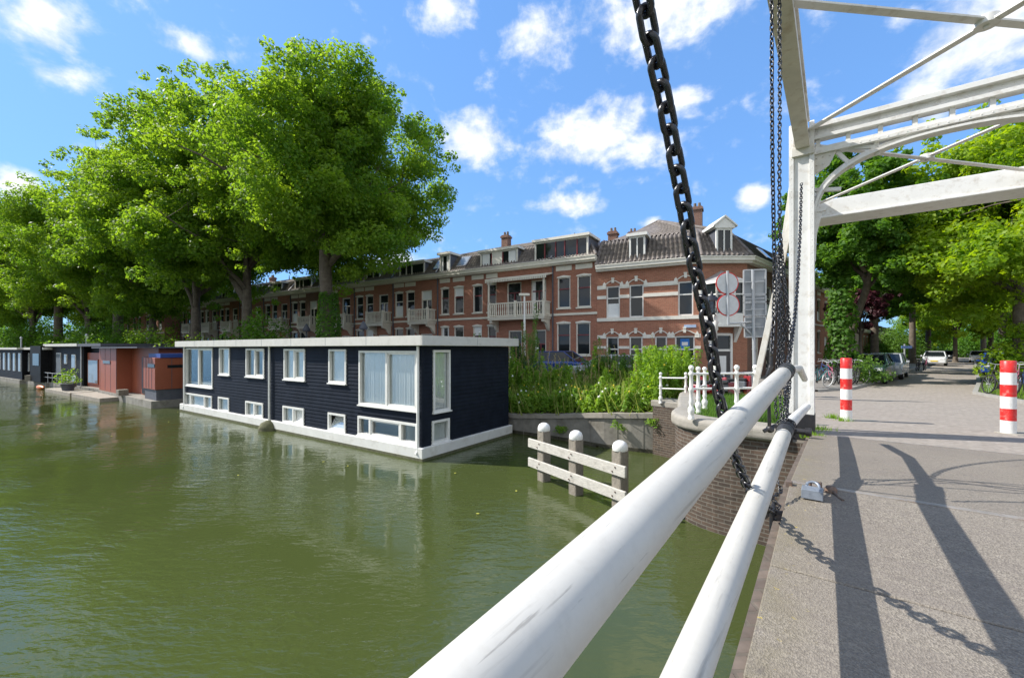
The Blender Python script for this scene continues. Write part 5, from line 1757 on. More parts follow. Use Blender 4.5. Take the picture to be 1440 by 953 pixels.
def boat_window(root, a, b, c, d, st, M=None, curtain=True, ajar=False):
    m = MB(); t = .075; y = 0.0
    m.box((a, -.055, c), (a + t, .06, d)); m.box((b - t, -.055, c), (b, .06, d)); m.box((a + t, -.055, d - t), (b - t, .06, d)); m.box((a + t, -.055, c), (b - t, .06, c + t))
    m.box((a - .03, -.10, c - .045), (b + .03, .0, c))
    w_ = m.build('window', [WHITE], root)
    if st >= 2:
        m = MB()
        cuts = [.5] if st == 2 else [.22, .74]
        for k in cuts: m.box((a + (b - a) * k - .045, -.05, c + t), (a + (b - a) * k + .045, .05, d - t))
        xs = [a + t] + [a + (b - a) * k for k in cuts] + [b - t]
        k = len(xs) - 2 if st == 2 else 1                                # an inner casement ring
        xa, xb = xs[k] + .045, xs[k + 1] - (.0 if k == len(xs) - 2 else .045)
        for (p, q, r_, s) in ((xa, xa + .05, c + t, d - t), (xb - .05, xb, c + t, d - t), (xa, xb, c + t, c + t + .05), (xa, xb, d - t - .05, d - t)): m.box((p, -.03, r_), (q, .045, s))
        m.build('casement', [WHITE], w_)
    m = MB()
    if ajar:                                                             # a hopper sash tilted inwards
        xa, xb = (a + t, b - t) if st < 2 else ((a + b) / 2 + .05, b - t)
        m.prism([Vector((xa, .0, c + t)), Vector((xb, .0, c + t)), Vector((xb, .26, d - t - .05)), Vector((xa, .26, d - t - .05))], (0, .035, 0)); m.build('open_sash', [WHITE], w_)
        m = MB()
        if st >= 2: m.box((a + t * .6, .035, c + t * .6), ((a + b) / 2, .05, d - t * .6))
        else: m.prism([Vector((xa + .07, -.01, c + t + .06)), Vector((xb - .07, -.01, c + t + .06)), Vector((xb - .07, .22, d - t - .12)), Vector((xa + .07, .22, d - t - .12))], (0, .01, 0))
    else: m.box((a + t * .6, .035, c + t * .6), (b - t * .6, .05, d - t * .6))
    m.build('pane', [GLASS_B], w_)
    if curtain:
        m = MB(); xx = a + t + .02; n = int((b - a - .2) / .05)
        vs = []
        for i in range(n * 2 + 1):
            x_ = a + t + .02 + (b - a - 2 * t - .04) * i / (2 * n); y_ = .085 + .016 * math.sin(i * 1.35) + .008 * math.sin(i * .53)
            vs += [(x_, y_, c + .09), (x_, y_, d - .09)]
        m.add(vs, [(2 * i, 2 * i + 2, 2 * i + 3, 2 * i + 1) for i in range(2 * n)], 0, True)
        m.build('curtain', [CURTAIN], w_)
    if M is not None: w_.matrix_local = M
    return w_


def clear_glass():
    m = bpy.data.materials.new('clear_window_glass'); m.use_nodes = True
    nt = m.node_tree; N, L = nt.nodes, nt.links
    out = N['Material Output']
    g = N.new('ShaderNodeBsdfGlossy'); g.inputs['Roughness'].default_value = .02; g.inputs['Color'].default_value = (.95, .98, 1, 1)
    t = N.new('ShaderNodeBsdfTransparent'); t.inputs['Color'].default_value = (.93, .95, .95, 1)
    fr = N.new('ShaderNodeFresnel'); fr.inputs['IOR'].default_value = 1.6
    ad = N.new('ShaderNodeMath'); ad.operation = 'MULTIPLY'; ad.inputs[1].default_value = .36; L.new(fr.outputs[0], ad.inputs[0])
    ms = N.new('ShaderNodeMixShader'); L.new(ad.outputs[0], ms.inputs[0]); L.new(t.outputs[0], ms.inputs[1]); L.new(g.outputs[0], ms.inputs[2]); L.new(ms.outputs[0], out.inputs['Surface'])
    return m


GLASS_B = clear_glass()
for k, (a, b, c, d, st) in enumerate(wins):
    boat_window(nb_, a, b, c, d, st, curtain=k in (0, 1, 2, 4, 8, 9, 10, 11), ajar=k in (7, 8))
Mend = Matrix.Rotation(R(90), 4, 'Z')
for k, (a, b, c, d) in enumerate(ew): boat_window(nb_, a, b, c, d, 1, M=Mend)
ROOFTOP = mat('roof_felt', (.16, .155, .15), .9, var=.2)
m_ = MB()
o_ = .30
for (p, q) in (((-LB - o_, -o_, RT), (o_ - .03, -o_ + .06, RT + .30)), ((o_ - .06, -o_ + .0, RT), (o_, WB + o_, RT + .30)), ((-LB - o_, WB + o_ - .06, RT), (o_ - .06, WB + o_, RT + .30)), ((-LB - o_, -o_ + .06, RT), (-LB - o_ + .06, WB + o_ - .06, RT + .30))):
    m_.box(p, q)
rfb = m_.build('roof_fascia', [FASCIA], nb_)
m_ = MB(); m_.box((-LB - o_ + .06, -o_ + .06, RT + .02), (o_ - .06, WB + o_ - .06, RT + .22)); m_.build('roof', [ROOFTOP], nb_)
m_ = MB()
for k in range(1, 8): m_.box((-LB * k / 8 - .006, -o_ - .004, RT + .004), (-LB * k / 8 + .006, -o_ + .01, RT + .296))
m_.box((o_ - .01, WB * .5, RT + .004), (o_ + .004, WB * .5 + .012, RT + .296))
m_.build('fascia_joint', [SIGN_BACK], rfb)
m_ = MB(); m_.box((-LB - o_ + .06, -o_ + .062, RT - .012), (o_ - .062, WB + o_ - .062, RT + .018)); m_.build('soffit', [WHITE], rfb)
for px_ in (591, 382, 262):
    xx = min(bf(px_), -.06)
    m_ = MB(); m_.tube([(xx, -.10, .30), (xx, -.10, RT)], .045, 10); m_.tube([(xx, -.10, .30), (xx - .02, -.16, .20)], .045, 10); m_.build('downpipe', [WHITE], nb_)
m_ = MB(); m_.lathe([(.42, -.3), (.40, .1), (.30, .3), (.1, .40)], (bf(384), -.18, 0), 14); m_.build('mooring_fender', [mat('mossy_tyre', (.10, .10, .05), .9, var=.4)], nb_)

# terracotta boat behind it, then the dark ones
def boat_frame(p, q):
    d = (p - q); d.z = 0
    return Frame((p.x, p.y), (d.x, d.y))


tb0, tb1 = G(214, 574, 0), G(140, 556, 0)
FT_ = boat_frame(tb0, tb1); LT = (tb0 - tb1).length
tbo = empty('houseboat', (tb0.x, tb0.y, 0), FT_.rz)
tag(tbo, 'terracotta panelled houseboat with blue roof edge, left of the navy one', 'houseboat')
m_ = MB(); m_.box((-LT, -.1, -1), (.2, 4.2, .42)); m_.build('hull', [CONCRETE], tbo)
zt_of = lambda px, py: FT_.z(px, py)
m_ = MB()
m_.box((-LT * .19, .12, 1.05), (.02, 3.6, zt_of(214, 503)))
m_.build('cabin', [BROWN_PANEL], tbo, bevel=.02)
m_ = MB(); m_.box((-LT * .18, .2, .42), (-.05, 3.5, 1.05)); m_.build('cabin_base', [LEADG], tbo)
m_ = MB(); zr = zt_of(214, 496); m_.box((-LT * .17, .35, zt_of(214, 503)), (.1, 3.5, zr - .05)); m_.build('roof_edge', [BLUEROOF], tbo)
m_ = MB(); m_.box((-LT * .1, .09, 2.35), (-.0, .14, 2.55)); m_.box((.0, .7, 2.3), (.035, 2.6, 2.48)); m_.build('slot_window', [GLASS], tbo)
m_ = MB()
m_.box((-LT * .62, .8, .42), (-LT * .16, 3.4, zt_of(180, 488)))
m_.box((-LT, -.02, .42), (-LT * .62, 3.3, zt_of(145, 489)))
m_.build('wall', [BROWN_PANEL], tbo, bevel=.02)
m_ = MB()
for k in range(9):
    xx = -LT * .62 - .01 - k * (LT * .38 / 3.2)
    if xx > -LT: m_.box((xx - .012, -.03, .5), (xx + .012, -.015, zt_of(145, 489) - .05))
for k in range(4): m_.box((-LT * .045 * (k + 1) - .012, .105, 1.1), (-LT * .045 * (k + 1) + .012, .125, zt_of(214, 503) - .03))
for k in range(3): m_.box((.015, .9 + k * .85, 1.1), (.03, .924 + k * .85, zt_of(214, 503) - .03))
m_.build('panel_joint', [LEADG], tbo)
m_ = MB(); m_.box((-LT * .9, -.06, 2.4), (-LT * .74, -.01, 2.6)); m_.build('slot_window', [GLASS], tbo)
m_ = MB(); m_.box((-LT * .42, .74, .5), (-LT * .34, .8, 2.9)); m_.build('door', [BLACK], tbo)
m_ = MB(); m_.lathe([(.12, 0), (.12, .05)], (-LT * .25, .78, 2.75), 12, M=Matrix.Rotation(R(90), 4, 'X')); m_.build('round_lamp', [WHITE], tbo)
m_ = MB(); m_.box((-LT - .2, -.4, zt_of(150, 489) - .02), (-LT * .1, 3.5, zt_of(150, 489) + .06)); m_.build('roof', [LEADG], tbo)

db0, db1 = G(138, 556, 0), G(60, 543.5, 0)
FD_ = boat_frame(db0, db1); LD = (db0 - db1).length
dbo = empty('houseboat', (db0.x, db0.y, 0), FD_.rz)
tag(dbo, 'low black boarded houseboat with glazed terracotta end and grey roof', 'houseboat')
m_ = MB(); m_.box((-LD, .3, -1), (0, 4.4, .4)); m_.build('hull', [CONCRETE], dbo)
zr = FD_.z(110, 487)
m_ = MB(); m_.box((-LD, .5, .4), (-LD * .36, 4.2, zr)); boards(m_, -LD, -LD * .36, .4, zr, [], .5, -1); m_.build('wall', [NAVY2], dbo)
m_ = MB(); m_.box((-LD * .36, .7, .4), (-.1, 4.2, zr - .5)); m_.build('terracotta_wall', [BROWN_PANEL], dbo)
m_ = MB(); m_.box((-LD * .36, .9, zr - .5), (-.1, 4.2, zr)); m_.build('dark_panel', [NAVY2], dbo)
m_ = MB(); m_.box((-LD - .2, .1, zr), (.1, 4.4, zr + .22)); m_.build('roof', [LEADG], dbo)
m_ = MB(); m_.box((-LD - .2, .06, zr + .02), (-LD * .36, .1, zr + .24)); m_.build('roof_fascia', [FASCIA], dbo)
for (a, b, c, d) in ((-LD * .33, -LD * .17, .65, 2.6), (-LD * .13, -.3, .65, 2.6)):
    m_ = MB(); m_.box((a, .62, c), (b, .7, d)); f_ = m_.build('window', [BROWN_PANEL], dbo)
    m_ = MB(); m_.box((a + .08, .60, c + .1), (b - .08, .62, d - .08)); m_.build('pane', [GLASS_SKY_REFLECT], f_)
for (a, b, c, d) in ((-LD * .56, -LD * .50, 1.9, 2.9), (-LD * .57, -LD * .5, .7, 1.15), (-LD * .86, -LD * .78, 1.3, 3.0), (-LD * .70, -LD * .66, 2.2, 2.9)):
    m_ = MB(); m_.box((a - .06, .44, c - .06), (b + .06, .5, d + .06)); f_ = m_.build('window', [WHITE], dbo)
    m_ = MB(); m_.box((a, .42, c), (b, .44, d)); m_.build('pane', [GLASS_SKY_REFLECT], f_)
m_ = MB(); m_.tube([(-LD * .385, .42, .4), (-LD * .385, .42, zr)], .06, 8); m_.build('downpipe', [GREY_STEEL], dbo)

for k, (p, q, lb) in enumerate(((60, 24, 'dark grey houseboat with a black box cabin at its near end'), (23, -30, 'white windowed dark houseboat at the left edge'), (-31, -90, 'dark houseboat beyond the left edge'))):
    e0, e1 = G(p, 544 - k * 4.0, 0), G(q, 541 - k * 4.0, 0)
    if k == 2: e0, e1 = G(-31, 533, 0), G(-90, 527, 0)
    e1 = e0 - FD_.d * 11.5
    FX = boat_frame(e0, e1); L_ = 11.3
    bo_ = empty('houseboat', (e0.x, e0.y, 0), FX.rz); tag(bo_, lb, 'houseboat')
    m_ = MB(); m_.box((-L_, .2, -1), (0, 4.4, .4)); m_.build('hull', [CONCRETE], bo_)
    zr = 3.35
    m_ = MB(); m_.box((-L_, .4, .4), (-.1, 4.2, zr)); boards(m_, -L_, -.1, .4, zr, [], .4, -1); m_.build('wall', [NAVY2], bo_)
    m_ = MB(); m_.box((-L_ - .2, .0, zr), (.1, 4.4, zr + .2)); m_.build('roof', [FASCIA], bo_)
    if k == 0:
        m_ = MB(); m_.box((-3.6, -.1, .4), (-.2, 3, zr + .35)); cb = m_.build('cabin', [NAVY2], bo_)
        m_ = MB(); m_.box((-2.6, -.13, 1.9), (-.6, -.1, 3.0)); m_.build('pane', [GLASS], cb)
    for j in range(5):
        xx = -4.5 - j * 1.35 if k == 0 else -1.2 - j * 2.1
        m_ = MB(); m_.box((xx - .06, .34, 1.2), (xx + .76, .4, 3.0)); f_ = m_.build('window', [WHITE], bo_)
        m_ = MB(); m_.box((xx, .32, 1.26), (xx + .70, .34, 2.94)); m_.build('pane', [GLASS_SKY_REFLECT], f_)
# deck clutter of the farther boats: railing, flue pipes, plant pots
def post_rail(label, a, b, z, n):
    r = empty('deck_railing', a); tag(r, label, 'railing')
    for k in range(n):
        m_ = MB(); p = (b - a) * (k / (n - 1)); m_.tube([p, p + ZV * .9], .02, 6); m_.build('post', [GREY_STEEL], r)
    m_ = MB(); m_.tube([ZV * .9, (b - a) + ZV * .9], .018, 6); m_.tube([ZV * .5, (b - a) + ZV * .5], .012, 6); m_.build('rail', [GREY_STEEL], r)


p0 = db0 + FD_.d * (-LD * .42); p1 = db0 + FD_.d * (-LD * .98)
post_rail('thin steel deck railing along the black boarded houseboat', p0 + ZV * .4, p1 + ZV * .4, .4, 7)
for (x, y, d, h, lb) in ((122, 478, 38, .7, 'thin flue pipe on the roof of the black boarded houseboat'), (30, 478, 44, .6, 'thin flue pipe on the roof of the dark grey houseboat')):
    q = P(x, y, d); m_ = MB(); m_.tube([Vector((0, 0, -.8)), Vector((0, 0, h))], .07, 8); m_.lathe([(.13, h), (.1, h + .12), (.02, h + .2)], n=10)
    o = m_.build('flue_pipe', [GREY_STEEL]); o.location = (q.x, q.y, 3.9); tag(o, lb, 'flue pipe')
for k, (px_, py_, d_, s_, lb) in enumerate(((98, 545, 33.5, .55, 'wooden crate standing on the deck of the black boarded houseboat'), (172, 556, 27.5, .5, 'wooden crate on the side deck of the terracotta houseboat'), (45, 540, 40, .7, 'wooden crate on the deck of the dark grey houseboat'))):
    q = P(px_, py_, d_); m_ = MB()
    for z_ in range(3): m_.box((-s_ / 2, -s_ / 2, z_ * s_ * .27), (s_ / 2, s_ / 2, z_ * s_ * .27 + s_ * .22))
    m_.box((-s_ / 2 + .02, -s_ / 2 + .02, .01), (s_ / 2 - .02, s_ / 2 - .02, s_ * .74))
    o = m_.build('crate', [WOODP]); o.location = (q.x, q.y, .41); o.rotation_euler = (0, 0, k); tag(o, lb, 'crate')
DOCKW = mat('dock_boards', (.30, .265, .22), .85, var=.25, vscale=5, dirt=((.16, .13, .10), .5, 3))
# floating platform, planter, small things by the dark boats
fp0, fp1 = G(140, 560, .25), G(80, 549, .25)
dq = (fp1 - fp0); dq.z = 0
pn = Vector((-dq.y, dq.x, 0)).normalized()
if pn.y < 0: pn = -pn
m_ = MB(); m_.prism([fp0, fp0 + dq * .62, fp0 + dq * .62 + pn * 2.0, fp0 + pn * 2.0], (0, 0, -.6))
o = m_.build('floating_dock', [DOCKW], bevel=.02); tag(o, 'pale floating dock moored in front of the black boarded houseboat', 'dock')
m_ = MB(); m_.prism([fp0 + dq * .66, fp0 + dq * 1.35, fp0 + dq * 1.35 + pn * 1.3, fp0 + dq * .66 + pn * 1.3], (0, 0, -.5))
o = m_.build('floating_dock', [DOCKW], bevel=.02); tag(o, 'smaller weathered floating dock under the potted plant', 'dock')
pq = fp0 + dq * .95 + pn * .5
pt = empty('potted_plant', (pq.x, pq.y, .25)); tag(pt, 'bushy potted plant on the smaller dock beside the dark houseboats', 'plant')
m_ = MB(); m_.lathe([(.32, 0), (.42, .5), (.45, .52), (.38, .5)], (0, 0, 0), 14); m_.build('pot', [LEADG], pt)
POTTED = pt
cn = G(57, 547, .0)
m_ = MB(); 
for_k = []
m_.tube([cn + dq.normalized() * t + ZV * (.12 + .06 * abs(t)) for t in (-.9, -.6, 0, .6, .9)], [.03, .16, .22, .16, .03], 12)
o = m_.build('orange_dinghy', [mat('orange_plastic', (.62, .16, .02), .4)]); tag(o, 'small orange dinghy afloat beside the dark houseboats', 'dinghy')

# ------------------------------------------------------------------ foliage
def leaf_mesh(name, cen, nrm, size, tint, material, ratio=.62, fold=.25):
    """many small separate leaf faces; cen, nrm (n,3), size, tint (n,)"""
    n = len(cen); rs = np.random.RandomState(len(name) + n)
    nrm = nrm / np.linalg.norm(nrm, axis=1, keepdims=True)
    t = rs.normal(size=(n, 3)); t -= nrm * (t * nrm).sum(1, keepdims=True); t /= np.linalg.norm(t, axis=1, keepdims=True)
    b = np.cross(nrm, t)
    s = size[:, None]
    v = np.empty((n, 4, 3))
    v[:, 0] = cen - t * s * .5
    v[:, 1] = cen + b * s * .5 * ratio + nrm * s * fold * .3
    v[:, 2] = cen + t * s * .5 - nrm * s * fold * .3
    v[:, 3] = cen - b * s * .5 * ratio + nrm * s * fold * .3
    me = bpy.data.meshes.new(name)
    me.vertices.add(n * 4); me.vertices.foreach_set('co', v.reshape(-1))
    me.loops.add(n * 4); me.loops.foreach_set('vertex_index', np.arange(n * 4, dtype=np.int32))
    me.polygons.add(n); me.polygons.foreach_set('loop_start', np.arange(0, n * 4, 4, dtype=np.int32))
    try: me.polygons.foreach_set('loop_total', np.full(n, 4, dtype=np.int32))
    except Exception: pass
    at = me.attributes.new('tint', 'FLOAT', 'FACE'); at.data.foreach_set('value', np.clip(tint, 0, 1).astype(np.float32))
    me.materials.append(material)
    me.update(); me.validate()
    return me


def clusters_to_leaves(rs, centres, radii, per, size, spread=(1, 1, .75), up=.55):
    cs, ns, sz, tn = [], [], [], []
    for c, r in zip(centres, radii):
        k = max(8, int(per * (r ** 2)))
        d = rs.normal(size=(k, 3)); d /= np.linalg.norm(d, axis=1, keepdims=True)
        rad = r * rs.uniform(.25, 1.0, size=(k, 1)) ** .6
        p = c + d * rad * np.array(spread)
        nn = d * .6 + rs.normal(size=(k, 3)) * .55 + np.array([0, 0, up])
        cs.append(p); ns.append(nn); sz.append(size * rs.uniform(.5, 1.45, k))
        base = rs.uniform(0, 1)
        tn.append(np.clip(base * .65 + rs.uniform(0, .5, k) + .12 * d[:, 2], 0, 1))
    return np.vstack(cs), np.vstack(ns), np.concatenate(sz), np.concatenate(tn)


def tree_meshes(key, H, fork, Rr, z0, leaf_m, seed, leaf=.24, per=95, nclus=330, trunk_r=.42, limbs=7, lean=(0, 0), squash=1.0):
    """trunk mesh with limbs, crown mesh of leaf faces. Crown: ellipsoid radius Rr, from z0 to H"""
    rs = np.random.RandomState(seed); rr = random.Random(seed)
    m_ = MB()
    zc, hz = (H + z0) / 2, (H - z0) / 2
    base = [Vector((0, 0, -.4)), Vector((0, 0, .05)), Vector((.02, 0, .5)), Vector((lean[0] * .4, lean[1] * .4, fork * .55)), Vector((lean[0], lean[1], fork)), Vector((lean[0] * 1.4, lean[1] * 1.4, fork + (H - fork) * .35)), Vector((lean[0] * 1.3 + .3, lean[1] * 1.3, fork + (H - fork) * .8))]
    m_.tube(base, [trunk_r * 1.55, trunk_r * 1.3, trunk_r * 1.04, trunk_r * .92, trunk_r * .84, trunk_r * .45, trunk_r * .1], 12)
    cents, rads = [], []
    for i in range(limbs):
        a = 2 * math.pi * (i + rr.uniform(-.25, .25)) / limbs
        el = rr.uniform(.1, .95)
        st = Vector((lean[0], lean[1], fork + (H - fork) * .28 * (i / limbs)))
        tipr = Rr * rr.uniform(.6, .9) * math.cos(el * .9)
        tip = Vector((lean[0] + math.cos(a) * tipr, lean[1] + math.sin(a) * tipr, zc + hz * rr.uniform(-.45, .6) * (.5 + el * .5)))
        mid = st.lerp(tip, .45) + Vector((rr.uniform(-.5, .5), rr.uniform(-.5, .5), rr.uniform(.1, 1.2)))
        r0 = trunk_r * rr.uniform(.42, .6)
        path = []
        for k in range(9):
            t = k / 8
            p = st * (1 - t) ** 2 + mid * 2 * t * (1 - t) + tip * t * t
            path.append(p + Vector((rr.uniform(-.12, .12), rr.uniform(-.12, .12), rr.uniform(-.1, .1))) * (1 if 0 < k < 8 else 0))
        m_.tube(path, [r0 * (1 - .85 * k / 8) for k in range(9)], 8)
        for j in range(5):                               # boughs
            k = rr.randint(3, 7); s2 = path[k]
            d = Vector((rr.uniform(-1, 1), rr.uniform(-1, 1), rr.uniform(-.25, .9))).normalized()
            e2 = s2 + d * Rr * rr.uniform(.22, .42)
            m2 = s2.lerp(e2, .5) + Vector((0, 0, rr.uniform(-.2, .35)))
            rb = r0 * (1 - .85 * k / 8) * .6
            m_.tube([s2, m2, e2], [rb, rb * .6, rb * .15], 6)
    trunk = m_.mesh(key + '_trunk', [BARK])
    # leaf clusters: lumpy shell of secondary crowns plus inner fill
    lob = []
    for i in range(44):
        d = rs.normal(size=3); d /= np.linalg.norm(d)
        if d[2] < -.9: d[2] *= -.5; d /= np.linalg.norm(d)
        k = rs.uniform(.30, .80)
        lob.append((np.array([lean[0], lean[1], zc]) + d * np.array([Rr, Rr, hz * squash]) * k, Rr * rs.uniform(.24, .40)))
    while len(cents) < nclus:
        lc, lr = lob[rs.randint(len(lob))]
        d = rs.normal(size=3); d /= np.linalg.norm(d)
        p = lc + d * lr * rs.uniform(.45, 1.0) * np.array([1, 1, .8])
        if p[2] < z0 - .4 or p[2] > H + .3: continue
        if ((p[:2] - np.array(lean)) ** 2).sum() > (Rr * 1.05) ** 2: continue
        cents.append(p); rads.append(rs.uniform(.55, 1.15) * Rr / 8)
    for i in range(int(nclus * .16)):                    # stray twigs at the rim
        d = rs.normal(size=3); d /= np.linalg.norm(d); d[2] = abs(d[2]) if rs.rand() < .75 else d[2]
        p = np.array([lean[0], lean[1], zc]) + d * np.array([Rr, Rr, hz]) * rs.uniform(.92, 1.04)
        if p[2] < z0 - .8: continue
        cents.append(p); rads.append(rs.uniform(.28, .5) * Rr / 8)
    c, n, s, t = clusters_to_leaves(rs, cents, rads, per * (8 / Rr) ** 2 * 1.0, leaf)
    crown = leaf_mesh(key + '_crown', c, n, s, t, leaf_m)
    return trunk, crown


def tree(label, name, meshes, x, y, z, rz=0, sc=1.0, group=None, cat='tree', scz=None):
    r = empty(name, (x, y, z), rz); r.scale = (sc, sc, scz or sc)
    tag(r, label, cat, group)
    for nm, me in (('trunk', meshes[0]), ('crown', meshes[1])):
        o = bpy.data.objects.new(nm, me); COL.objects.link(o); o.parent = r
    return r


TR = 'plane trees along the canal'
pa = tree_meshes('plane_a', 19.0, 7.2, 8.3, 5.7, LEAF, 3, leaf=.185, per=360, nclus=800, trunk_r=.44, limbs=9, lean=(-.2, 0))
pb = tree_meshes('plane_b', 20.6, 4.6, 8.0, 3.9, LEAF, 9, leaf=.205, per=310, nclus=760, trunk_r=.38, limbs=9)
pc_ = tree_meshes('plane_c', 20.8, 5.2, 8.0, 3.2, LEAF, 21, leaf=.235, per=250, nclus=720, trunk_r=.34, limbs=8)
t1 = tree('tall plane tree with ivy round its lower trunk, nearest the houses', 'plane_tree', pa, -11.7, 27.0, 1.4, R(20), 1.0, TR)
tree('tall forked plane tree behind the dark shrub, second from the ivy trunk', 'plane_tree', pb, -19.8, 31.6, 1.4, R(130), 1.05, TR)
tree('plane tree whose trunk forks low in front of the far houses, third in the row', 'plane_tree', pb, -27.2, 36.4, 1.4, R(250), 1.07, TR)
xs = [(-35.0, 41.2, pc_, 40, .98, 'plane tree with the straight slim trunk beside the white banded house'), (-42.5, 45.6, pa, 150, 1.08, 'plane tree in the shaded row above the terracotta houseboat'), (-50.5, 50.4, pc_, 200, 1.0, 'plane tree in the shaded row above the black houseboat'),
      (-59, 55, pa, 310, 1.08, 'bright plane tree above the left edge of the boats'), (-68, 60, pb, 70, 1.0, 'bright leaved plane tree at the left edge of the photo'), (-78, 67, pc_, 10, 1.05, 'farthest plane tree of the row on the left'), (-92, 70, pa, 100, 1.1, 'plane tree at the far left end of the canal'),
      (-66, 70, pa, 20, 1.0, 'plane tree standing behind the row at the far left'), (-50, 66, pc_, 80, .95, 'plane tree behind the row, between the far trunks')]
for (x, y, ms, rz, sc, lb) in xs: tree(lb, 'plane_tree', ms, x, y, 1.4, R(rz), sc, TR)

# ivy round the first trunk
rs = np.random.RandomState(4)
n = 2600
zz_ = rs.uniform(0, 5.6, n); aa = rs.uniform(0, 2 * math.pi, n)
rad = .47 + .20 * np.sin(zz_ / 5.6 * 3.1) * rs.uniform(.4, 1.2, n) + .05
cen = np.stack([np.cos(aa) * rad, np.sin(aa) * rad, zz_], 1)
nn = np.stack([np.cos(aa), np.sin(aa), np.full(n, .5)], 1) + rs.normal(size=(n, 3)) * .35
iv = bpy.data.objects.new('ivy', leaf_mesh('ivy_leaves', cen, nn, rs.uniform(.14, .26, n), rs.uniform(0, .8, n), LEAF_DARK)); COL.objects.link(iv)
iv.parent = t1

# right hand trees
TG = 'trees along the street on the right'
ra0 = tree_meshes('lime_d', 12.0, 4.6, 4.1, 3.2, LEAF_DARK, 33, leaf=.19, per=190, nclus=420, trunk_r=.19, limbs=8, lean=(1.5, .3))
ra = tree_meshes('lime_a', 13.0, 4.6, 5.2, 2.9, LEAF_DARK, 31, leaf=.22, per=180, nclus=480, trunk_r=.25, limbs=8)
rb_ = tree_meshes('lime_b', 15.0, 4.0, 6.4, 2.2, LEAF_LIME, 37, leaf=.21, per=230, nclus=560, trunk_r=.28, limbs=8)
tree('dark leaved tree with ivied trunk right beside the bridge post', 'street_tree', ra0, 16.8, 21.6, 1.8, 0, 1.0, TG)
tree('dark tree leaning over the parked cars on the left pavement', 'street_tree', ra, 28.8, 33.6, 1.8, R(100), 1.05, TG)
tree('yellow green tree with thick leafy trunk at the right edge', 'street_tree', rb_, 22.3, 18.6, 1.8, R(40), .86, TG)
tree('yellow green tree behind the right bollard, farther up the verge', 'street_tree', rb_, 35.5, 28.0, 1.8, R(160), 1.05, TG)
tree('light green tree overhanging the middle of the street', 'street_tree', rb_, 45.2, 39.0, 1.8, R(280), 1.0, TG)
tree('dark green tree on the left far up the street', 'street_tree', ra, 44.0, 46.5, 1.8, R(200), 1.25, TG)
tree('dark tree closing the view at the end of the street', 'street_tree', ra, 60.5, 61.5, 1.8, R(30), 1.3, TG)
tree('light green tree on the right far up the street', 'street_tree', rb_, 60.0, 53.0, 1.8, R(75), 1.0, TG)
tree('dark tree behind the pale street house on the left', 'street_tree', ra, 51.0, 60.0, 1.8, R(130), 1.3, TG)
tree('light green tree far down the middle of the street view', 'street_tree', rb_, 55.0, 52.5, 1.8, R(15), .8, TG)
tree('light green tree on the left where the street narrows', 'street_tree', rb_, 69.0, 70.0, 1.8, R(130), 1.1, TG)
tree('farthest green tree on the right side of the street', 'street_tree', ra, 78.0, 70.0, 1.8, R(175), 1.4, TG)
tree('tall lime tree rising behind the counterweight beam at the right edge', 'street_tree', rb_, 33.0, 24.5, 1.8, R(300), 1.15, TG)
rc = tree_meshes('plum', 5.2, 1.8, 1.9, 1.9, LEAF_RED, 41, leaf=.16, per=150, nclus=110, trunk_r=.10, limbs=6)
tree('small purple leaved tree on the pavement behind the parked cars', 'plum_tree', rc, 25.2, 30.6, 1.83, 0, 1.25, cat='tree')
n = 1900                                                  # ivy on the right trunk
rs = np.random.RandomState(14)
zz_ = rs.uniform(0, 4.6, n); aa = rs.uniform(0, 2 * math.pi, n); rad = .20 + rs.uniform(0, .22, n) + .34 * np.abs(np.sin(zz_ * 1.7 + aa))
cen = np.stack([np.cos(aa) * rad, np.sin(aa) * rad, zz_], 1); nn = np.stack([np.cos(aa), np.sin(aa), np.full(n, .5)], 1) + rs.normal(size=(n, 3)) * .4
iv2 = leaf_mesh('ivy_leaves_b', cen, nn, rs.uniform(.14, .26, n), rs.uniform(0, .9, n), LEAF_DARK)
for o in list(bpy.data.objects):
    if o.get('label', '').startswith('dark leaved tree with ivied'):
        q = bpy.data.objects.new('ivy', iv2); COL.objects.link(q); q.parent = o


def bush(label, name, x, y, z, rx, ry, h, material, leaf=.13, per=260, seed=0, group=None, nc=40):
    rs = np.random.RandomState(seed + 100)
    cs, rd = [], []
    for i in range(nc):
        d = rs.normal(size=3); d /= np.linalg.norm(d); d[2] = abs(d[2])
        k = rs.uniform(.35, .95)
        cs.append(np.array([d[0] * rx * k, d[1] * ry * k, .12 * h + d[2] * h * .85 * k])); rd.append(rs.uniform(.22, .42) * min(rx, ry, h) * 1.15)
    c, n_, s, t = clusters_to_leaves(rs, cs, rd, per, leaf)
    o = bpy.data.objects.new(name, leaf_mesh(name, c, n_, s, t, material)); COL.objects.link(o); o.location = (x, y, z)
    tag(o, label, 'shrub', group)
    return o


SHR = 'shrubs on the quay behind the houseboats'
bush('big dark elder shrub between the tall trunks behind the navy boat', 'shrub', -16.6, 27.6, 1.3, 2.6, 2.0, 5.0, LEAF_DARK, .17, 130, 1, SHR, 110)
bush('dark rounded shrub right of the elder, with pale blooms around it', 'shrub', -13.7, 26.3, 1.2, 2.0, 1.6, 3.5, LEAF_DARK, .15, 140, 2, SHR, 60)
bush('light green shrub left of the navy boat roof', 'shrub', -24.5, 31.3, 1.3, 2.8, 1.7, 3.6, LEAF_WEED, .15, 140, 3, SHR, 60)
bush('bright green shrub behind the terracotta boat', 'shrub', -29.5, 34.8, 1.3, 3.2, 1.9, 4.4, LEAF_WEED, .16, 130, 4, SHR, 60)
bush('dark green shrub under the forked plane tree', 'shrub', -34.5, 37.8, 1.3, 3.6, 2.1, 5.4, LEAF_DARK, .18, 110, 5, SHR, 70)
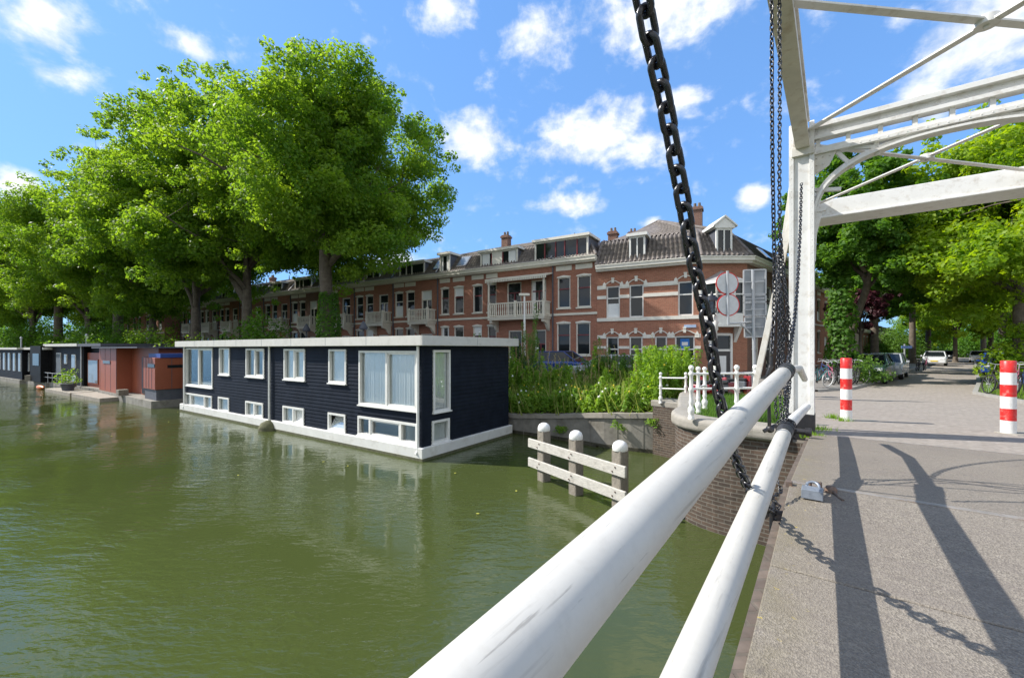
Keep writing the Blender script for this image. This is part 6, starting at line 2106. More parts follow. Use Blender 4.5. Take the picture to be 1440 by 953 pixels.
bush('dark hedge like shrub above the black boat roof', 'shrub', -43, 43.5, 1.3, 4.6, 2.2, 5.2, LEAF_DARK, .2, 90, 6, SHR, 70)
bush('low shrub above the roofs of the farthest boats', 'shrub', -54, 51, 1.3, 5.4, 2.4, 5.4, LEAF_DARK, .22, 80, 7, SHR, 70)
bush('shrub at the left edge behind the last boat', 'shrub', -68, 59, 1.3, 6.5, 3.4, 6.5, LEAF_DARK, .26, 60, 8, SHR, 80)
bush('dark shrub right behind the middle of the navy boat', 'shrub', -20.3, 28.7, 1.3, 2.6, 1.7, 3.0, LEAF_DARK, .16, 130, 9, SHR, 60)
VSH = 'shrubs along the street on the right'
bush('leafy basal shoots round the trunk at the right edge', 'shrub', 22.0, 18.3, 1.75, 1.3, 1.1, 3.0, LEAF_LIME, .16, 200, 11, VSH, 70)
bush('green shrub by the bicycles beside the bridge post', 'shrub', 16.8, 19.9, 1.8, 1.3, .9, 1.6, LEAF_WEED_DARK, .12, 260, 12, VSH, 45)
bush('green shrub between bicycles and parked cars on the left', 'shrub', 19.6, 23.5, 1.8, 1.3, .9, 1.3, LEAF_WEED_DARK, .12, 260, 13, VSH, 45)
for k, (x, y, s, lb) in enumerate(((-62, 68, 7, 'dark undergrowth beneath the far plane trees, nearest clump'), (-78, 78, 8, 'dark undergrowth beneath the far plane trees, middle clump'), (-98, 84, 9, 'dark undergrowth beneath the far plane trees at the left edge'), (-120, 96, 10, 'dark undergrowth far beyond the left edge'), (-46, 62, 6, 'dark undergrowth beneath the far plane trees, beside the brick house'))):
    bush(lb, 'shrub', x, y, 1.3, s, 4.5, 13, LEAF_DARK, .34, 30, 30 + k, SHR, 130)
bush('shrub on the left pavement far up the street by the pale house', 'shrub', 50.5, 56, 1.8, 4, 3, 4.6, LEAF_WEED_DARK, .2, 80, 61, VSH, 70)
bush('dark shrub between the far tree trunks on the left of the street', 'shrub', 66, 70, 1.8, 5, 4, 6.5, LEAF_DARK, .26, 70, 62, VSH, 80)
bush('shrub filling the far right of the street', 'shrub', 48, 36, 1.8, 5, 4, 5, LEAF_DARK, .26, 70, 15, VSH, 90)
bush('shrub closing the far end of the street', 'shrub', 92, 84, 1.8, 9, 7, 8, LEAF_DARK, .35, 40, 16, VSH, 110)


# weeds on the bank: upright stalks with many leaves, uncountable
def weeds(name, spots, hmin, hmax, per, leafsize, material, seed, petals=None):
    rs = np.random.RandomState(seed)
    cs, ns, sz, tn = [], [], [], []
    stalk = MB()
    pp = []
    for (x, y, z, hs) in spots:
        h = rs.uniform(hmin, hmax) * hs; k = int(per * (h / hmax + .3))
        lean = rs.normal(size=2) * .14 * h
        t = rs.uniform(.05, 1, k) ** .8
        r = (.20 * (1 - t * .75) + .03) * rs.uniform(.3, 1.1, k)
        a = rs.uniform(0, 6.283, k)
        p = np.stack([x + lean[0] * t + np.cos(a) * r, y + lean[1] * t + np.sin(a) * r, z + h * t], 1)
        n_ = np.stack([np.cos(a) * .8, np.sin(a) * .8, np.full(k, .7)], 1) + rs.normal(size=(k, 3)) * .4
        cs.append(p); ns.append(n_); sz.append(leafsize * rs.uniform(.5, 1.3, k)); tn.append(np.clip(rs.uniform(0, .55) + rs.uniform(0, .4, k) + t * .15, 0, 1))
        if petals and rs.rand() < petals: pp.append((x + lean[0], y + lean[1], z + h, rs.rand()))
        if rs.rand() < .3:
            stalk.tube([(x, y, z - .1), (x + lean[0], y + lean[1], z + h * 1.08)], [.008, .004], 4, caps=False)
    o = bpy.data.objects.new(name, leaf_mesh(name, np.vstack(cs), np.vstack(ns), np.concatenate(sz), np.concatenate(tn), material, ratio=.36)); COL.objects.link(o)
    stuff(o)
    return pp, stalk


def land_at(x, y):
    """height of the ground sheet"""
    best = None
    p = Vector((x, y, 0))
    for i in range(len(qpts) - 1):
        a, b = Vector((qpts[i][0], qpts[i][1], 0)), Vector((qpts[i + 1][0], qpts[i + 1][1], 0))
        e = b - a
        den = e.x * gdir.y - e.y * gdir.x
        q = p - a
        u = (q.x * gdir.y - q.y * gdir.x) / den
        if 0 <= u <= 1:
            bb = (e.x * q.y - e.y * q.x) / den
            if bb >= 0: return land_h(qpts[i][2] + (qpts[i + 1][2] - qpts[i][2]) * u, bb), bb
    return None, None


rs = np.random.RandomState(77)
front, mid, back = [], [], []
for _ in range(40000):
    if len(front) >= 520 and len(mid) >= 620 and len(back) >= 380: break
    x = rs.uniform(-2.5, 6.8); y = rs.uniform(13.5, 22.5)
    z, b = land_at(x, y)
    if z is None or b < .22 or b > 6.2: continue
    if (Vector((x, y, 0)) - h0).dot(fnn) < 6.6: continue
    if x > 4.9 and y < 14.6: continue
    k = 1.15 if x < 1.6 else .82
    if b < 1.2 and len(front) < 520: front.append((x, y, z, .8 + .3 * rs.rand()))
    elif b < 3.6 and len(mid) < 620: mid.append((x, y, z, (.85 + .45 * math.sin(x * 2.3 + y) * math.cos(y * 1.9 - x * .7) + .5 * max(0, rs.normal() - .6)) * k))
    elif len(back) < 380 and b >= 3.0: back.append((x, y, z, (.75 + .4 * math.sin(x * 1.9) + .35 * max(0, rs.normal())) * k * (1.15 if x < 1.2 else .95)))
pet = []
a_, s_ = weeds('bank_weeds', front, .35, .85, 90, .15, LEAF_WEED, 1, .25); pet += a_
st_all = s_
seed_st = MB()
for (x, y, z, k) in (mid + back)[::4]:
    h_ = rs.uniform(1.1, 2.0) * min(k, 1.2); lx, ly = rs.normal() * .12, rs.normal() * .12
    seed_st.tube([(x, y, z), (x + lx * .5, y + ly * .5, z + h_ * .6), (x + lx, y + ly, z + h_)], [.008, .006, .004], 4, caps=False)
    for q in range(7):
        t_ = .78 + .04 * q; seed_st.ball((x + lx * t_ + rs.normal() * .02, y + ly * t_ + rs.normal() * .02, z + h_ * t_), .022, 3)
a_, s2 = weeds('bank_weeds', mid, .5, 1.35, 130, .125, LEAF_WEED, 2, .12); pet += a_
a_, s3 = weeds('tall_bank_weeds', back, .9, 1.75, 140, .10, LEAF_WEED_DARK, 3, .05); pet += a_
for s_ in (s2, s3): st_all.add(s_.v, s_.f)
stuff(seed_st.build('seed_stalks', [mat('seed_head', (.34, .27, .12), .9)]))
stuff(st_all.build('weed_stalks', [mat('dry_stalk', (.30, .24, .10), .8)]))
m_ = MB(); m2 = MB()
for (x, y, z, q) in pet:
    (m_ if q < .6 else m2).ball((x, y, z + .03), .035 if q < .6 else .045, 4)
stuff(m_.build('yellow_flowers', [PETAL_Y])); stuff(m2.build('white_flowers', [PETAL_W]))
# trailing plants on the wall face and on the abutment, low grass, verge grass
sp_ = [(3.55, 14.35, .75, .5), (3.7, 14.3, .7, .4), (1.85, 15.85, .25, .6), (1.95, 15.8, .35, .5), (1.75, 15.95, .3, .5), (4.65, 13.75, .9, .5), (4.5, 13.8, .95, .4)]
weeds('wall_plants', sp_ * 3, .3, .6, 40, .10, LEAF_WEED, 8)
# tall weeds by the fence, right of the bank
sp_ = []
for _ in range(20000):
    if len(sp_) >= 190: break
    x = rs.uniform(4.6, 8.2); y = rs.uniform(14.2, 19)
    if (Vector((x, y, 0)) - h0).dot(fnn) < 6.8 or (y < 15.2 and x > 5.2): continue
    if abs(x - (4.4 + (y - 13) * .42)) > 1.1: continue
    z, b = land_at(x, y); sp_.append((x, y, 1.5, 1.0))
weeds('tall_bank_weeds', sp_, 1.0, 2.1, 100, .13, LEAF_WEED, 9)


def grass(name, spots, h, material, seed):
    rs = np.random.RandomState(seed); v, f = [], []
    tn = []
    for (x, y, z) in spots:
        a = rs.uniform(0, 6.283); hh = h * rs.uniform(.5, 1.3); w = .006 + hh * .025
        dx, dy = math.cos(a), math.sin(a); l = rs.normal(size=2) * hh * .4
        i = len(v)
        v += [(x - dx * w, y - dy * w, z - .02), (x + dx * w, y + dy * w, z - .02), (x + l[0], y + l[1], z + hh)]
        f.append((i, i + 1, i + 2)); tn.append(rs.rand())
    me = bpy.data.meshes.new(name); me.from_pydata(v, [], f); me.materials.append(material)
    at = me.attributes.new('tint', 'FLOAT', 'FACE'); at.data.foreach_set('value', np.array(tn, dtype=np.float32))
    o = bpy.data.objects.new(name, me); COL.objects.link(o); stuff(o)


sp_ = []
ctr_ = Vector((5.6, 10.4, 0))
for _ in range(60000):
    if len(sp_) >= 9000: break
    s = rs.uniform(8.7, 14); l = rs.uniform(-3.0, -.62); p = BR(s, l, 0)
    t = (p - cen).copy() if False else None
    d = 1.0
    # keep inside the ring of cap stones
    inside = False
    for a, b in zip(bed, bed[1:] + bed[:1]):
        if (a.y > p.y) != (b.y > p.y) and p.x < (b.x - a.x) * (p.y - a.y) / (b.y - a.y) + a.x: inside = not inside
    if not inside: continue
    sp_.append((p.x, p.y, TOPZ + .17))
grass('bed_grass', sp_, .13, LEAF_WEED_DARK, 21)
sp_ = []
for c, r_, n in (((G(1186, 592, 1.96)), .14, 90), (G(1171, 588, 1.96), .12, 120), (G(1150, 603, 2.0), .22, 260), (G(1144, 612, 2.0), .15, 160)):
    for k in range(n):
        q = rs.normal(size=2) * r_ * .5; sp_.append((c.x + q[0], c.y + q[1], 1.96))
grass('pavement_grass', sp_, .10, LEAF_WEED, 22)
sp_ = []
for i in range(len(kr) - 3):
    a, b = kr[i + 1], kr[i + 2]; q = (b - a); nn_ = Vector((q.y, -q.x, 0)).normalized()
    for k in range(5200 if i < 2 else 2000):
        p = a + q * rs.rand() + nn_ * rs.uniform(.2, 6); sp_.append((p.x, p.y, STREET + .11))
grass('verge_grass', sp_, .14, LEAF_WEED, 23)
sp_ = []
for (x, y, z, k) in mid + back + front[::2]:
    for j in range(2): sp_.append((x + rs.normal() * .2, y + rs.normal() * .2, z))
LEAF_DRY = leaf_mat('grass_blade', (.19, .27, .05), (.36, .36, .12), .4)
grass('bank_grass', sp_, .95, LEAF_DRY, 24)
# yellow leaves afloat
LEAFY = mat('fallen_leaf', (.42, .40, .07), .6)
for (x, y) in ((38, 573), (76, 597), (157, 613), (237, 593), (250, 579), (335, 668), (455, 649), (489, 655), (640, 665), (672, 722), (726, 690)):
    p = G(x, y, .012); m_ = MB(); a = RW.uniform(0, 6); r = .035
    m_.prism([Vector((math.cos(a + k) * r * q, math.sin(a + k) * r * q, 0)) for k, q in ((0, 1.2), (1.2, .7), (2.4, .8), (3.3, 1.0), (4.4, .7), (5.4, .8))], (0, 0, .008))
    o = m_.build('floating_leaf', [LEAFY]); o.location = p
    tag(o, 'small yellow leaf afloat on the green canal', 'leaf', 'yellow leaves afloat on the canal')

o = bush('x', 'leaves', 0, 0, .45, .75, .75, 1.3, LEAF_WEED, .12, 260, 51, None, 24)
for k_ in ('label', 'category'): del o[k_]
o.parent = POTTED; o.location = (0, 0, .45)

# ------------------------------------------------------------------ vehicles
CAR_GLASS = glass_mat('car_glass', (.012, .016, .018))
HEADL = mat('headlight_glass', (.75, .76, .78), .15, spec=.8)
TAILL = mat('taillight', (.35, .01, .01), .2)
RIM = mat('alloy_rim', (.42, .43, .44), .3, metal=.7)


def paint(name, c): return mat(name, c, .25, var=.03, coat=.6)


def car(label, x, y, z, rz, col, L=4.2, W=1.72, Hh=1.48, van=False, group='parked cars'):
    r = empty('parked_car', (x, y, z), rz); tag(r, label, 'car', group)
    k = L / 4.2; h = Hh / 1.48
    prof = [(-2.1, .28), (-2.1, .62), (-2.04, .82), (-1.2, .93), (1.55, .95), (2.02, .88), (2.1, .6), (2.1, .28)]
    prof = [(a * k, b * h) for a, b in prof]
    bm = bmesh.new()
    def ring(sy, inset):
        return [bm.verts.new((a * (1 - .0), sy, b)) for a, b in prof]
    secs = []
    for (y_, tz, tx) in ((-W / 2, .90, .97), (-W / 2 + .09, 1, 1), (W / 2 - .09, 1, 1), (W / 2, .90, .97)):
        secs.append([bm.verts.new((a * tx, y_, .28 * h + (b - .28 * h) * tz)) for a, b in prof])
    nP = len(prof)
    for i in range(3):
        for j in range(nP):
            bm.faces.new((secs[i][j], secs[i][(j + 1) % nP], secs[i + 1][(j + 1) % nP], secs[i + 1][j]))
    bm.faces.new(secs[0][::-1]); bm.faces.new(secs[3])
    bmesh.ops.recalc_face_normals(bm, faces=bm.faces)
    me = bpy.data.meshes.new('car_body'); bm.to_mesh(me); bm.free(); me.materials.append(col)
    b = bpy.data.objects.new('body', me); COL.objects.link(b); b.parent = r
    bv = b.modifiers.new('bevel', 'BEVEL'); bv.width = .06; bv.segments = 3; bv.angle_limit = R(25)
    g = [(-1.25, .90), (-.55, 1.40), (.95, 1.42), (1.75, .93)] if not van else [(-1.5, .90), (-1.0, 1.72), (2.0, 1.74), (2.06, .93)]
    g = [(a * k, c * h) for a, c in g]
    def trap(m_, g, w0, w1, grow=0):
        v = []
        for sgn in (-1, 1):
            for a, c in g:
                top = c > 1.1 * h
                v.append((a, sgn * ((w1 if top else w0) / 2 + grow), c))
        m_.add(v, [(0, 1, 2, 3), (7, 6, 5, 4), (0, 4, 5, 1), (1, 5, 6, 2), (2, 6, 7, 3)], 0)
    m_ = MB(); trap(m_, g, W - .14, W - .42); gl = m_.build('window_glass', [CAR_GLASS], r)
    m_ = MB()
    t0, t1 = g[1], g[2]
    m_.obox((t0[0] - .02, -(W - .40) / 2, t0[1] - .03), (t1[0] - t0[0] + .04, 0, t1[1] - t0[1]), (0, W - .40, 0), (0, 0, .06))
    for sgn in (-1, 1):                                   # pillars
        for (p, q) in ((g[0], g[1]), ((0.12 * k, .92 * h), (.12 * k, 1.40 * h if not van else 1.7 * h)), (g[3], g[2])):
            m_.bar((p[0], sgn * ((W - .14) / 2 + .004), p[1]), (q[0], sgn * ((W - .42) / 2 + .004), q[1]), .07, .05)
    m_.build('roof', [col], r, bevel=.015)
    for wx in (-1.32 * k, 1.30 * k):
        for sgn in (-1, 1):
            m_ = MB(); M = Matrix.Rotation(R(90), 4, 'X')
            m_.lathe([(.20, -.1), (.29, -.1), (.31, -.07), (.31, .07), (.29, .1), (.20, .1)], (wx, sgn * (W / 2 - .10), .31), 20, M=M)
            w_ = m_.build('wheel', [TYRE], r)
            m_ = MB(); m_.lathe([(.20, -.105), (.20, .105)], (wx, sgn * (W / 2 - .10), .31), 16, M=M); m_.build('rim', [RIM], w_)
    for sgn in (-1, 1):
        m_ = MB(); m_.obox((-2.11 * k, sgn * (W / 2 - .3) - .18, .62 * h), (.12, 0, 0), (0, .36, 0), (0, 0, .16)); m_.build('headlight', [HEADL], r, bevel=.03)
        m_ = MB(); m_.obox((2.0 * k, sgn * (W / 2 - .22) - .12, .66 * h), (.11, 0, 0), (0, .24, 0), (0, 0, .2)); m_.build('taillight', [TAILL], r, bevel=.03)
        m_ = MB(); m_.obox((-.95 * k, sgn * (W / 2 + .0) - .02 + sgn * .06, .92 * h), (.1, 0, 0), (0, sgn * .14, 0), (0, 0, .12)); m_.build('wing_mirror', [col], r, bevel=.02)
    m_ = MB(); m_.obox((-2.13 * k, -.26, .42 * h), (.03, 0, 0), (0, .52, 0), (0, 0, .11)); m_.build('number_plate', [mat('plate_yellow', (.7, .5, .02), .5)], r)
    return r


P_BLUE = paint('blue_car_paint', (.015, .05, .22)); P_SILVER = paint('silver_car_paint', (.42, .44, .46)); P_WHITE = paint('white_car_paint', (.72, .73, .74)); P_BLACK = paint('black_car_paint', (.012, .013, .015)); P_GREEN = paint('green_car_paint', (.02, .05, .035)); P_GREY = paint('grey_car_paint', (.12, .13, .14))
fa = math.atan2(fd.y, fd.x)
c = h0 + fd * fx(806) + fnn * 3.0
car('dark blue car parked in front of the brick houses behind the weeds', c.x, c.y, STREET + .02, fa, P_BLUE, Hh=1.62)
c = h0 + F2.d * f2(886) + fnn * 3.4
car('silver grey car half hidden by weeds before the corner house', c.x, c.y, STREET + .02, F2.rz, P_SILVER, Hh=1.42)
for k, (tt, col, lb) in enumerate(((-13, P_GREY, 'grey car parked before the terrace behind the navy boat'), (-25, P_BLACK, 'black car parked under the plane trees before the terrace'), (-44, P_WHITE, 'white car parked far along the quay under the trees'))):
    c = h0 + fd * tt + fnn * 3.0; car(lb, c.x, c.y, STREET + .02, fa, col)
sa = math.atan2(ru.y, ru.x)
def car_px(label, x, y, rz, col, zg=STREET + .03, **kw):
    p = G(x, y, zg); return car(label, p.x, p.y, zg, rz, col, **kw)
def car_d(label, x, d, rz, col):
    p = P(x, 490, d); return car(label, p.x, p.y, STREET + .03, rz, col)


car_px('dark green car parked by the left kerb, front partly in the sun', 1222, 536, sa, P_GREEN)
car_px('silver car parked just behind the dark green one', 1246, 530.5, sa, P_SILVER)
car_d('white hatchback facing us farther up the left kerb', 1315, 43, sa, P_WHITE)
car_d('white car far up the street under the trees', 1377, 52, sa, P_WHITE)
car_d('grey car far up the street behind the white hatchback', 1330, 58, sa, P_GREY)
car_px('black car parked under the right hand trees at the picture edge', 1432, 541, sa, P_BLACK)
car_d('blue car parked on the right verge behind the leafy trunk', 1408, 26, sa, P_BLUE)


def torus(m_, c, r, t, axis_y, n=26, k=6):
    pts = [c + Vector((math.cos(a) * r, 0, math.sin(a) * r)) for a in np.linspace(0, 2 * math.pi, n, endpoint=False)]
    vs, fs = [], []
    for i, p in enumerate(pts):
        d = (p - c).normalized()
        for j in range(k):
            th = 2 * math.pi * j / k; vs.append(p + d * math.cos(th) * t + Vector((0, math.sin(th) * t, 0)))
    for i in range(n):
        for j in range(k): fs.append((i * k + j, i * k + (j + 1) % k, ((i + 1) % n) * k + (j + 1) % k, ((i + 1) % n) * k + j))
    m_.add(vs, fs, 0, True)


WTYRE = mat('white_tyre', (.55, .55, .53), .7)


def bicycle(col, tyre):
    r = empty('bicycle')
    for cx_ in (-.53, .55):
        m_ = MB(); torus(m_, Vector((cx_, 0, .345)), .325, .022, True); w_ = m_.build('wheel', [tyre], r)
        m_ = MB()
        for a in np.linspace(0, math.pi, 7, endpoint=False): m_.tube([(cx_ - math.cos(a) * .31, 0, .345 - math.sin(a) * .31), (cx_ + math.cos(a) * .31, 0, .345 + math.sin(a) * .31)], .003, 4)
        m_.tube([(cx_, -.05, .345), (cx_, .05, .345)], .03, 8); m_.build('spokes', [GREY_STEEL], w_)
    m_ = MB(); t = .018
    for p, q in (((-.53, 0, .345), (-.05, 0, .30)), ((-.05, 0, .30), (-.18, 0, .86)), ((-.05, 0, .30), (.42, 0, .72)), ((-.14, 0, .70), (.40, 0, .84)), ((-.53, 0, .345), (-.17, 0, .72)), ((.55, 0, .345), (.39, 0, .95))): m_.tube([p, q], t, 8)
    m_.build('frame', [col], r)
    m_ = MB(); m_.tube([(.39, 0, .9), (.37, 0, 1.05)], .014, 8); m_.tube([(.22, -.28, 1.04), (.36, -.2, 1.09), (.37, 0, 1.06), (.36, .2, 1.09), (.22, .28, 1.04)], .013, 8); m_.build('handlebar', [GREY_STEEL], r)
    m_ = MB(); m_.prism([Vector((-.33, -.09, .90)), Vector((-.33, .09, .90)), Vector((-.06, .025, .90)), Vector((-.06, -.025, .90))], (0, 0, .05)); m_.tube([(-.18, 0, .8), (-.19, 0, .9)], .014, 8); m_.build('saddle', [TYRE], r, bevel=.012)
    m_ = MB(); m_.lathe([(.09, -.012), (.09, .012)], (-.05, .05, .30), 14, M=Matrix.Rotation(R(90), 4, 'X')); m_.bar((-.05, .07, .30), (.08, .07, .18), .02, .02); m_.bar((.04, .07, .18), (.12, .14, .18), .06, .02); m_.bar((-.05, -.07, .30), (-.18, -.07, .42), .02, .02); m_.build('crank', [BLACK], r)
    m_ = MB(); m_.bar((-.85, 0, .74), (-.25, 0, .76), .13, .015); m_.tube([(-.75, .06, .74), (-.53, .06, .36)], .008, 6); m_.tube([(-.75, -.06, .74), (-.53, -.06, .36)], .008, 6); m_.build('carrier', [BLACK], r)
    return r


bcols = [paint('bike_teal', (.03, .14, .15)), BLACK, paint('bike_pink', (.4, .12, .18)), paint('bike_blue', (.03, .06, .2))]
protos = [bicycle(bcols[0], WTYRE), bicycle(bcols[1], TYRE), bicycle(bcols[2], TYRE), bicycle(bcols[3], TYRE)]
used = set()
BK = 'bicycles parked at both sides of the street'
zp = STREET + .12
spots = [(1150, 546, 0, 20, 'teal bicycle with pale tyres standing nearest the bridge post'), (1165, 541, 2, 70, 'pink bicycle behind the teal one by the post'), (1176, 540, 1, 60, 'black bicycle in the middle of the row left of the bollard'),
         (1188, 541, 3, 75, 'blue bicycle hidden behind the left bollard'), (1200, 539.5, 1, 62, 'black bicycle just right of the left bollard'), (1159, 538, 3, 80, 'blue bicycle farther back beside the brick house'), (1210, 538, 0, 70, 'teal bicycle next to the dark green car'),
         (1290, 523, 1, 40, 'black bicycle parked far up by the white hatchback'), (1300, 522, 2, 40, 'pink bicycle leaning far up by the white hatchback'),
         (1420, 556, 2, 25, 'pink bicycle on the verge right of the right bollard'), (1404, 557, 1, 70, 'black bicycle half behind the right bollard'), (1436, 553, 3, 30, 'blue bicycle at the very right edge')]
for (x, y, k, a, lb) in spots:
    o = protos[k] if k not in used else copy_tree(protos[k]); used.add(k)
    p = G(x, y - 1.5, zp); o.location = (p.x, p.y, zp); o.rotation_euler = (R(7), 0, R(a)); tag(o, lb, 'bicycle', BK)
# scooters parked by the corner house
def scooter(label, x, y, z, rz, col):
    r = empty('scooter', (x, y, z), rz); tag(r, label, 'scooter', 'scooters parked beyond the abutment fence')
    for cx_ in (-.6, .6):
        m_ = MB(); torus(m_, Vector((cx_, 0, .24)), .19, .055, True, 20, 8); w_ = m_.build('wheel', [TYRE], r)
        m_ = MB(); m_.lathe([(.13, -.03), (.13, .03)], (cx_, 0, .24), 12, M=Matrix.Rotation(R(90), 4, 'X')); m_.build('rim', [RIM], w_)
    m_ = MB()
    m_.prism([Vector((-.95, -.16, .5)), Vector((-.9, -.16, .75)), Vector((-.15, -.16, .72)), Vector((-.05, -.16, .35)), Vector((.35, -.16, .28)), Vector((.55, -.16, .95)), Vector((.62, -.16, .95)), Vector((.62, -.16, .5)), Vector((.42, -.16, .2)), Vector((-.3, -.16, .2))], (0, .32, 0))
    m_.build('body', [col], r, bevel=.04)
    m_ = MB(); m_.obox((-.88, -.15, .75), (.75, 0, 0), (0, .3, 0), (0, 0, .1)); m_.build('saddle', [TYRE], r, bevel=.035)
    m_ = MB(); m_.tube([(.58, 0, .9), (.52, 0, 1.05)], .025, 8); m_.tube([(.42, -.32, 1.05), (.52, 0, 1.06), (.42, .32, 1.05)], .018, 8); m_.build('handlebar', [BLACK], r)
    m_ = MB(); m_.ball((.66, 0, .82), .08, 8); m_.build('headlight', [HEADL], r)
    m_ = MB(); m_.prism([Vector((.40, -.09, .42)), Vector((.62, -.09, .50)), Vector((.84, -.09, .40)), Vector((.62, -.09, .44))], (0, .18, 0)); m_.build('mudguard', [col], r)
    return r


P_RED = paint('red_scooter_paint', (.24, .012, .016))
for (x, d, rz, col, lb) in ((1002, 12.6, 30, P_RED, 'red scooter right of the heavy chain behind the fence'), (1019, 12.9, 60, P_BLACK, 'black scooter beside the red one behind the fence'), (1035, 13.4, 20, P_RED, 'second red scooter, farther right behind the fence post'), (1052, 14.0, 45, P_GREY, 'grey scooter in front of the corner house window'), (988, 12.9, 70, P_RED, 'red scooter left of the heavy chain behind the fence')):
    p = P(x, 540, d); scooter(lb, p.x, p.y, 1.78, R(rz), col).scale = (.85, .85, .85)

# ------------------------------------------------------------------ signs and lamps
SD = 14.5
sg = empty('traffic_sign', (*P(1022, 500, SD).xy, 1.75)); tag(sg, 'two round white signs with red rims, one above the other on a grey pole', 'traffic sign')
for (yc) in (398, 428.5):
    c = P(1023.5 if yc < 410 else 1025, yc, SD); r = 16.0 / FP * SD
    M = Matrix.Rotation(R(90), 4, 'X')
    m_ = MB(); m_.lathe([(r, 0), (r, .02)], c - sg.location + Vector((0, .06, 0)), 36, M=M); d_ = m_.build('disc', [RED], sg)
    m_ = MB(); m_.lathe([(r * .90, 0), (r * .90, .03)], c - sg.location + Vector((0, .055, 0)), 36, M=M); m_.build('disc_face', [mat('sign_white', (.62, .64, .66), .4, var=.1)], d_)
m_ = MB(); m_.tube([P(1023, 381, SD) - sg.location, P(1024, 457, SD) - sg.location], .045, 12); m_.tube([P(1023, 455.5, SD) - sg.location, P(1060, 452.5, SD + .05) - sg.location], .03, 8)
m_.tube([P(1042, 456, SD) - sg.location, P(1060, 473, SD) - sg.location], .03, 8); m_.build('pole', [GREY_STEEL], sg)
bp_ = empty('direction_sign', (*P(1060, 500, SD).xy, 1.75)); tag(bp_, 'grey back of a tall stack of sign boards on a pole, by the round signs', 'sign')
for (x0, x1, ya, yb) in ((1046, 1076.5, 380, 414), (1047, 1076.5, 416, 424.5), (1047, 1076.5, 426, 444), (1047.5, 1076, 446.5, 474)):
    a, b = P(x0, yb, SD + .08), P(x1, ya - (1.2), SD - .25)
    m_ = MB(); q = [P(x0, ya, SD + .1), P(x1, ya - 1, SD - .1), P(x1, yb - 1, SD - .1), P(x0, yb, SD + .1)]
    m_.prism([p - bp_.location for p in q], (0, .03, 0)); brd = m_.build('board', [SIGN_BACK], bp_)
    m_ = MB()
    for i in range(4): m_.bar(q[i] - bp_.location, q[(i + 1) % 4] - bp_.location, .045, .05, up=(0, 1, 0))
    m_.build('board_rim', [GREY_STEEL], brd)
m_ = MB(); m_.tube([P(1058.5, 379, SD - .06) - bp_.location, Vector((0, -.05, -.2))], .05, 12)
for y in (396, 420, 435, 460): m_.bar(P(1048, y + .7, SD + .0) - bp_.location, P(1075, y - .7, SD - .2) - bp_.location, .03, .03)
m_.build('pole', [GREY_STEEL], bp_)
# ornamental white post with lantern
LD_ = 15.5
lp = empty('street_lamp', (*P(1006.5, 520, LD_).xy, 1.75)); tag(lp, 'white ornamental lamp post with old lantern behind the heavy chain', 'street lamp')
zt_ = P(1006, 446, LD_).z - 1.75
m_ = MB(); m_.lathe([(.12, 0), (.12, .3), (.08, .36), (.07, 1.0), (.085, 1.05), (.06, 1.1), (.05, zt_ - .5), (.09, zt_ - .45), (.06, zt_ - .3), (.11, zt_ - .2), (.05, zt_ - .1), (.07, zt_), (.03, zt_ + .12)], (0, 0, 0), 14); m_.build('post', [WHITE], lp)
zl = P(1002, 440, LD_).z - 1.75; zh = P(1002, 417, LD_).z - 1.75; xo = P(1001, 440, LD_).x - lp.location.x
m_ = MB()
for sx in (-1, 1):
    for sy in (-1, 1): m_.bar((xo + sx * .10, sy * .10, zl), (xo + sx * .17, sy * .17, zh - .15), .025, .025)
m_.lathe([(.27, zh - .15), (.2, zh - .05), (.06, zh + .06), (.02, zh + .2)], (xo, 0, 0), 8); m_.lathe([(.12, zl - .06), (.13, zl)], (xo, 0, 0), 8)
m_.tube([(0, 0, zl - .5), (xo * .6, 0, zl - .3), (xo, 0, zl - .05)], .02, 8)
ln_ = m_.build('lantern', [BLACK], lp)
m_ = MB(); m_.add([(xo + sx * (.09 if z == 0 else .155), sy * (.09 if z == 0 else .155), zl + .01 if z == 0 else zh - .16) for z in (0, 1) for sx, sy in ((-1, -1), (1, -1), (1, 1), (-1, 1))], [(0, 1, 5, 4), (1, 2, 6, 5), (2, 3, 7, 6), (3, 0, 4, 7)]); m_.build('lantern_glass', [GLASS_B], ln_)
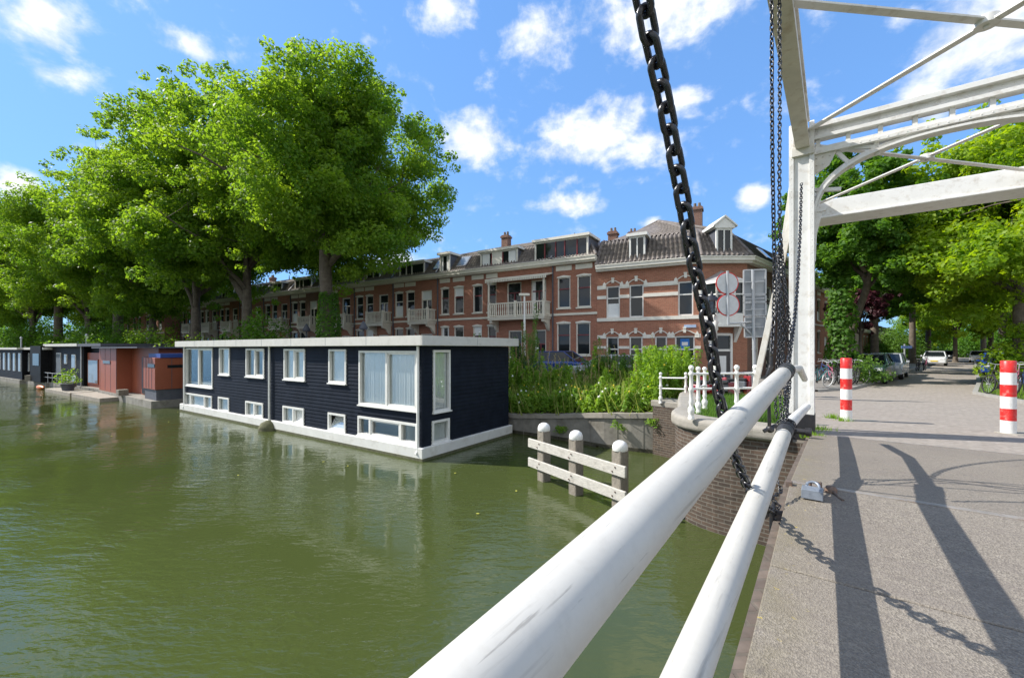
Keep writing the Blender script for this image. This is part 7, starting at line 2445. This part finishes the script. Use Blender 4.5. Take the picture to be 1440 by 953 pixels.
# plain white pole in front of the double balcony
lp2 = empty('street_lamp', (*P(737.5, 500, 24.5).xy, 1.75)); tag(lp2, 'slim white street lamp in front of the white double balcony', 'street lamp')
zt_ = P(737, 416, 24.5).z - 1.75
m_ = MB(); m_.tube([(0, 0, -.2), (0, 0, 1.0), (0, 0, zt_)], [.09, .07, .055], 12); m_.build('post', [WHITE], lp2)
m_ = MB(); m_.obox((-.32, -.12, zt_), (.62, 0, 0), (0, .24, 0), (0, 0, .14)); m_.build('lamp_head', [CREAM], lp2, bevel=.02)
# street lamps with grey hoods over the houseboat roof
for (x, y, d, lb) in ((511, 461, 25.5, 'grey hooded street lamp rising just above the navy boat roof'), (431, 464, 29, 'grey hooded street lamp left of the ivy trunk above the boat roof')):
    q = P(x, y, d); l_ = empty('street_lamp', (q.x, q.y, 1.7)); tag(l_, lb, 'street lamp', 'hooded street lamps on the quay')
    m_ = MB(); m_.tube([(0, 0, -.2), (0, 0, q.z - 1.7)], .05, 10); m_.build('post', [LEADG], l_)
    m_ = MB(); m_.lathe([(.20, -.1), (.26, .0), (.15, .22), (.10, .32), (.03, .42)], (0, 0, q.z - 1.7), 14); m_.build('hood', [LEADG], l_)
# blue street name sign up the street and a litter bin
sn = empty('street_sign', (*P(1272, 520, 26).xy, 1.83)); tag(sn, 'small pale blue street sign on a pole beyond the silver car', 'sign')
m_ = MB(); m_.tube([(0, 0, 0), (0, 0, 1.9)], .04, 8); m_.build('pole', [GREY_STEEL], sn)
m_ = MB(); q = P(1274, 488, 26) - sn.location; m_.obox(q + Vector((-.32, -.05, -.08)), (.66, 0, 0), (0, .03, 0), (0, 0, .16)); m_.build('board', [mat('sign_blue', (.16, .28, .62), .4)], sn, bevel=.01)
bn = empty('litter_bin', (*P(1263, 523, 26.5).xy, 1.83)); tag(bn, 'dark litter bin on the pavement below the leaning dark tree', 'bin')
m_ = MB(); m_.lathe([(.24, 0), (.28, .85), (.30, .87), (.30, .95), (.2, 1.02)], (0, 0, 0), 14); m_.build('bin_body', [BLACK], bn)
m_ = MB(); m_.lathe([(.305, .70), (.305, .78)], (0, 0, 0), 14); m_.build('bin_band', [GREY_STEEL], bn)
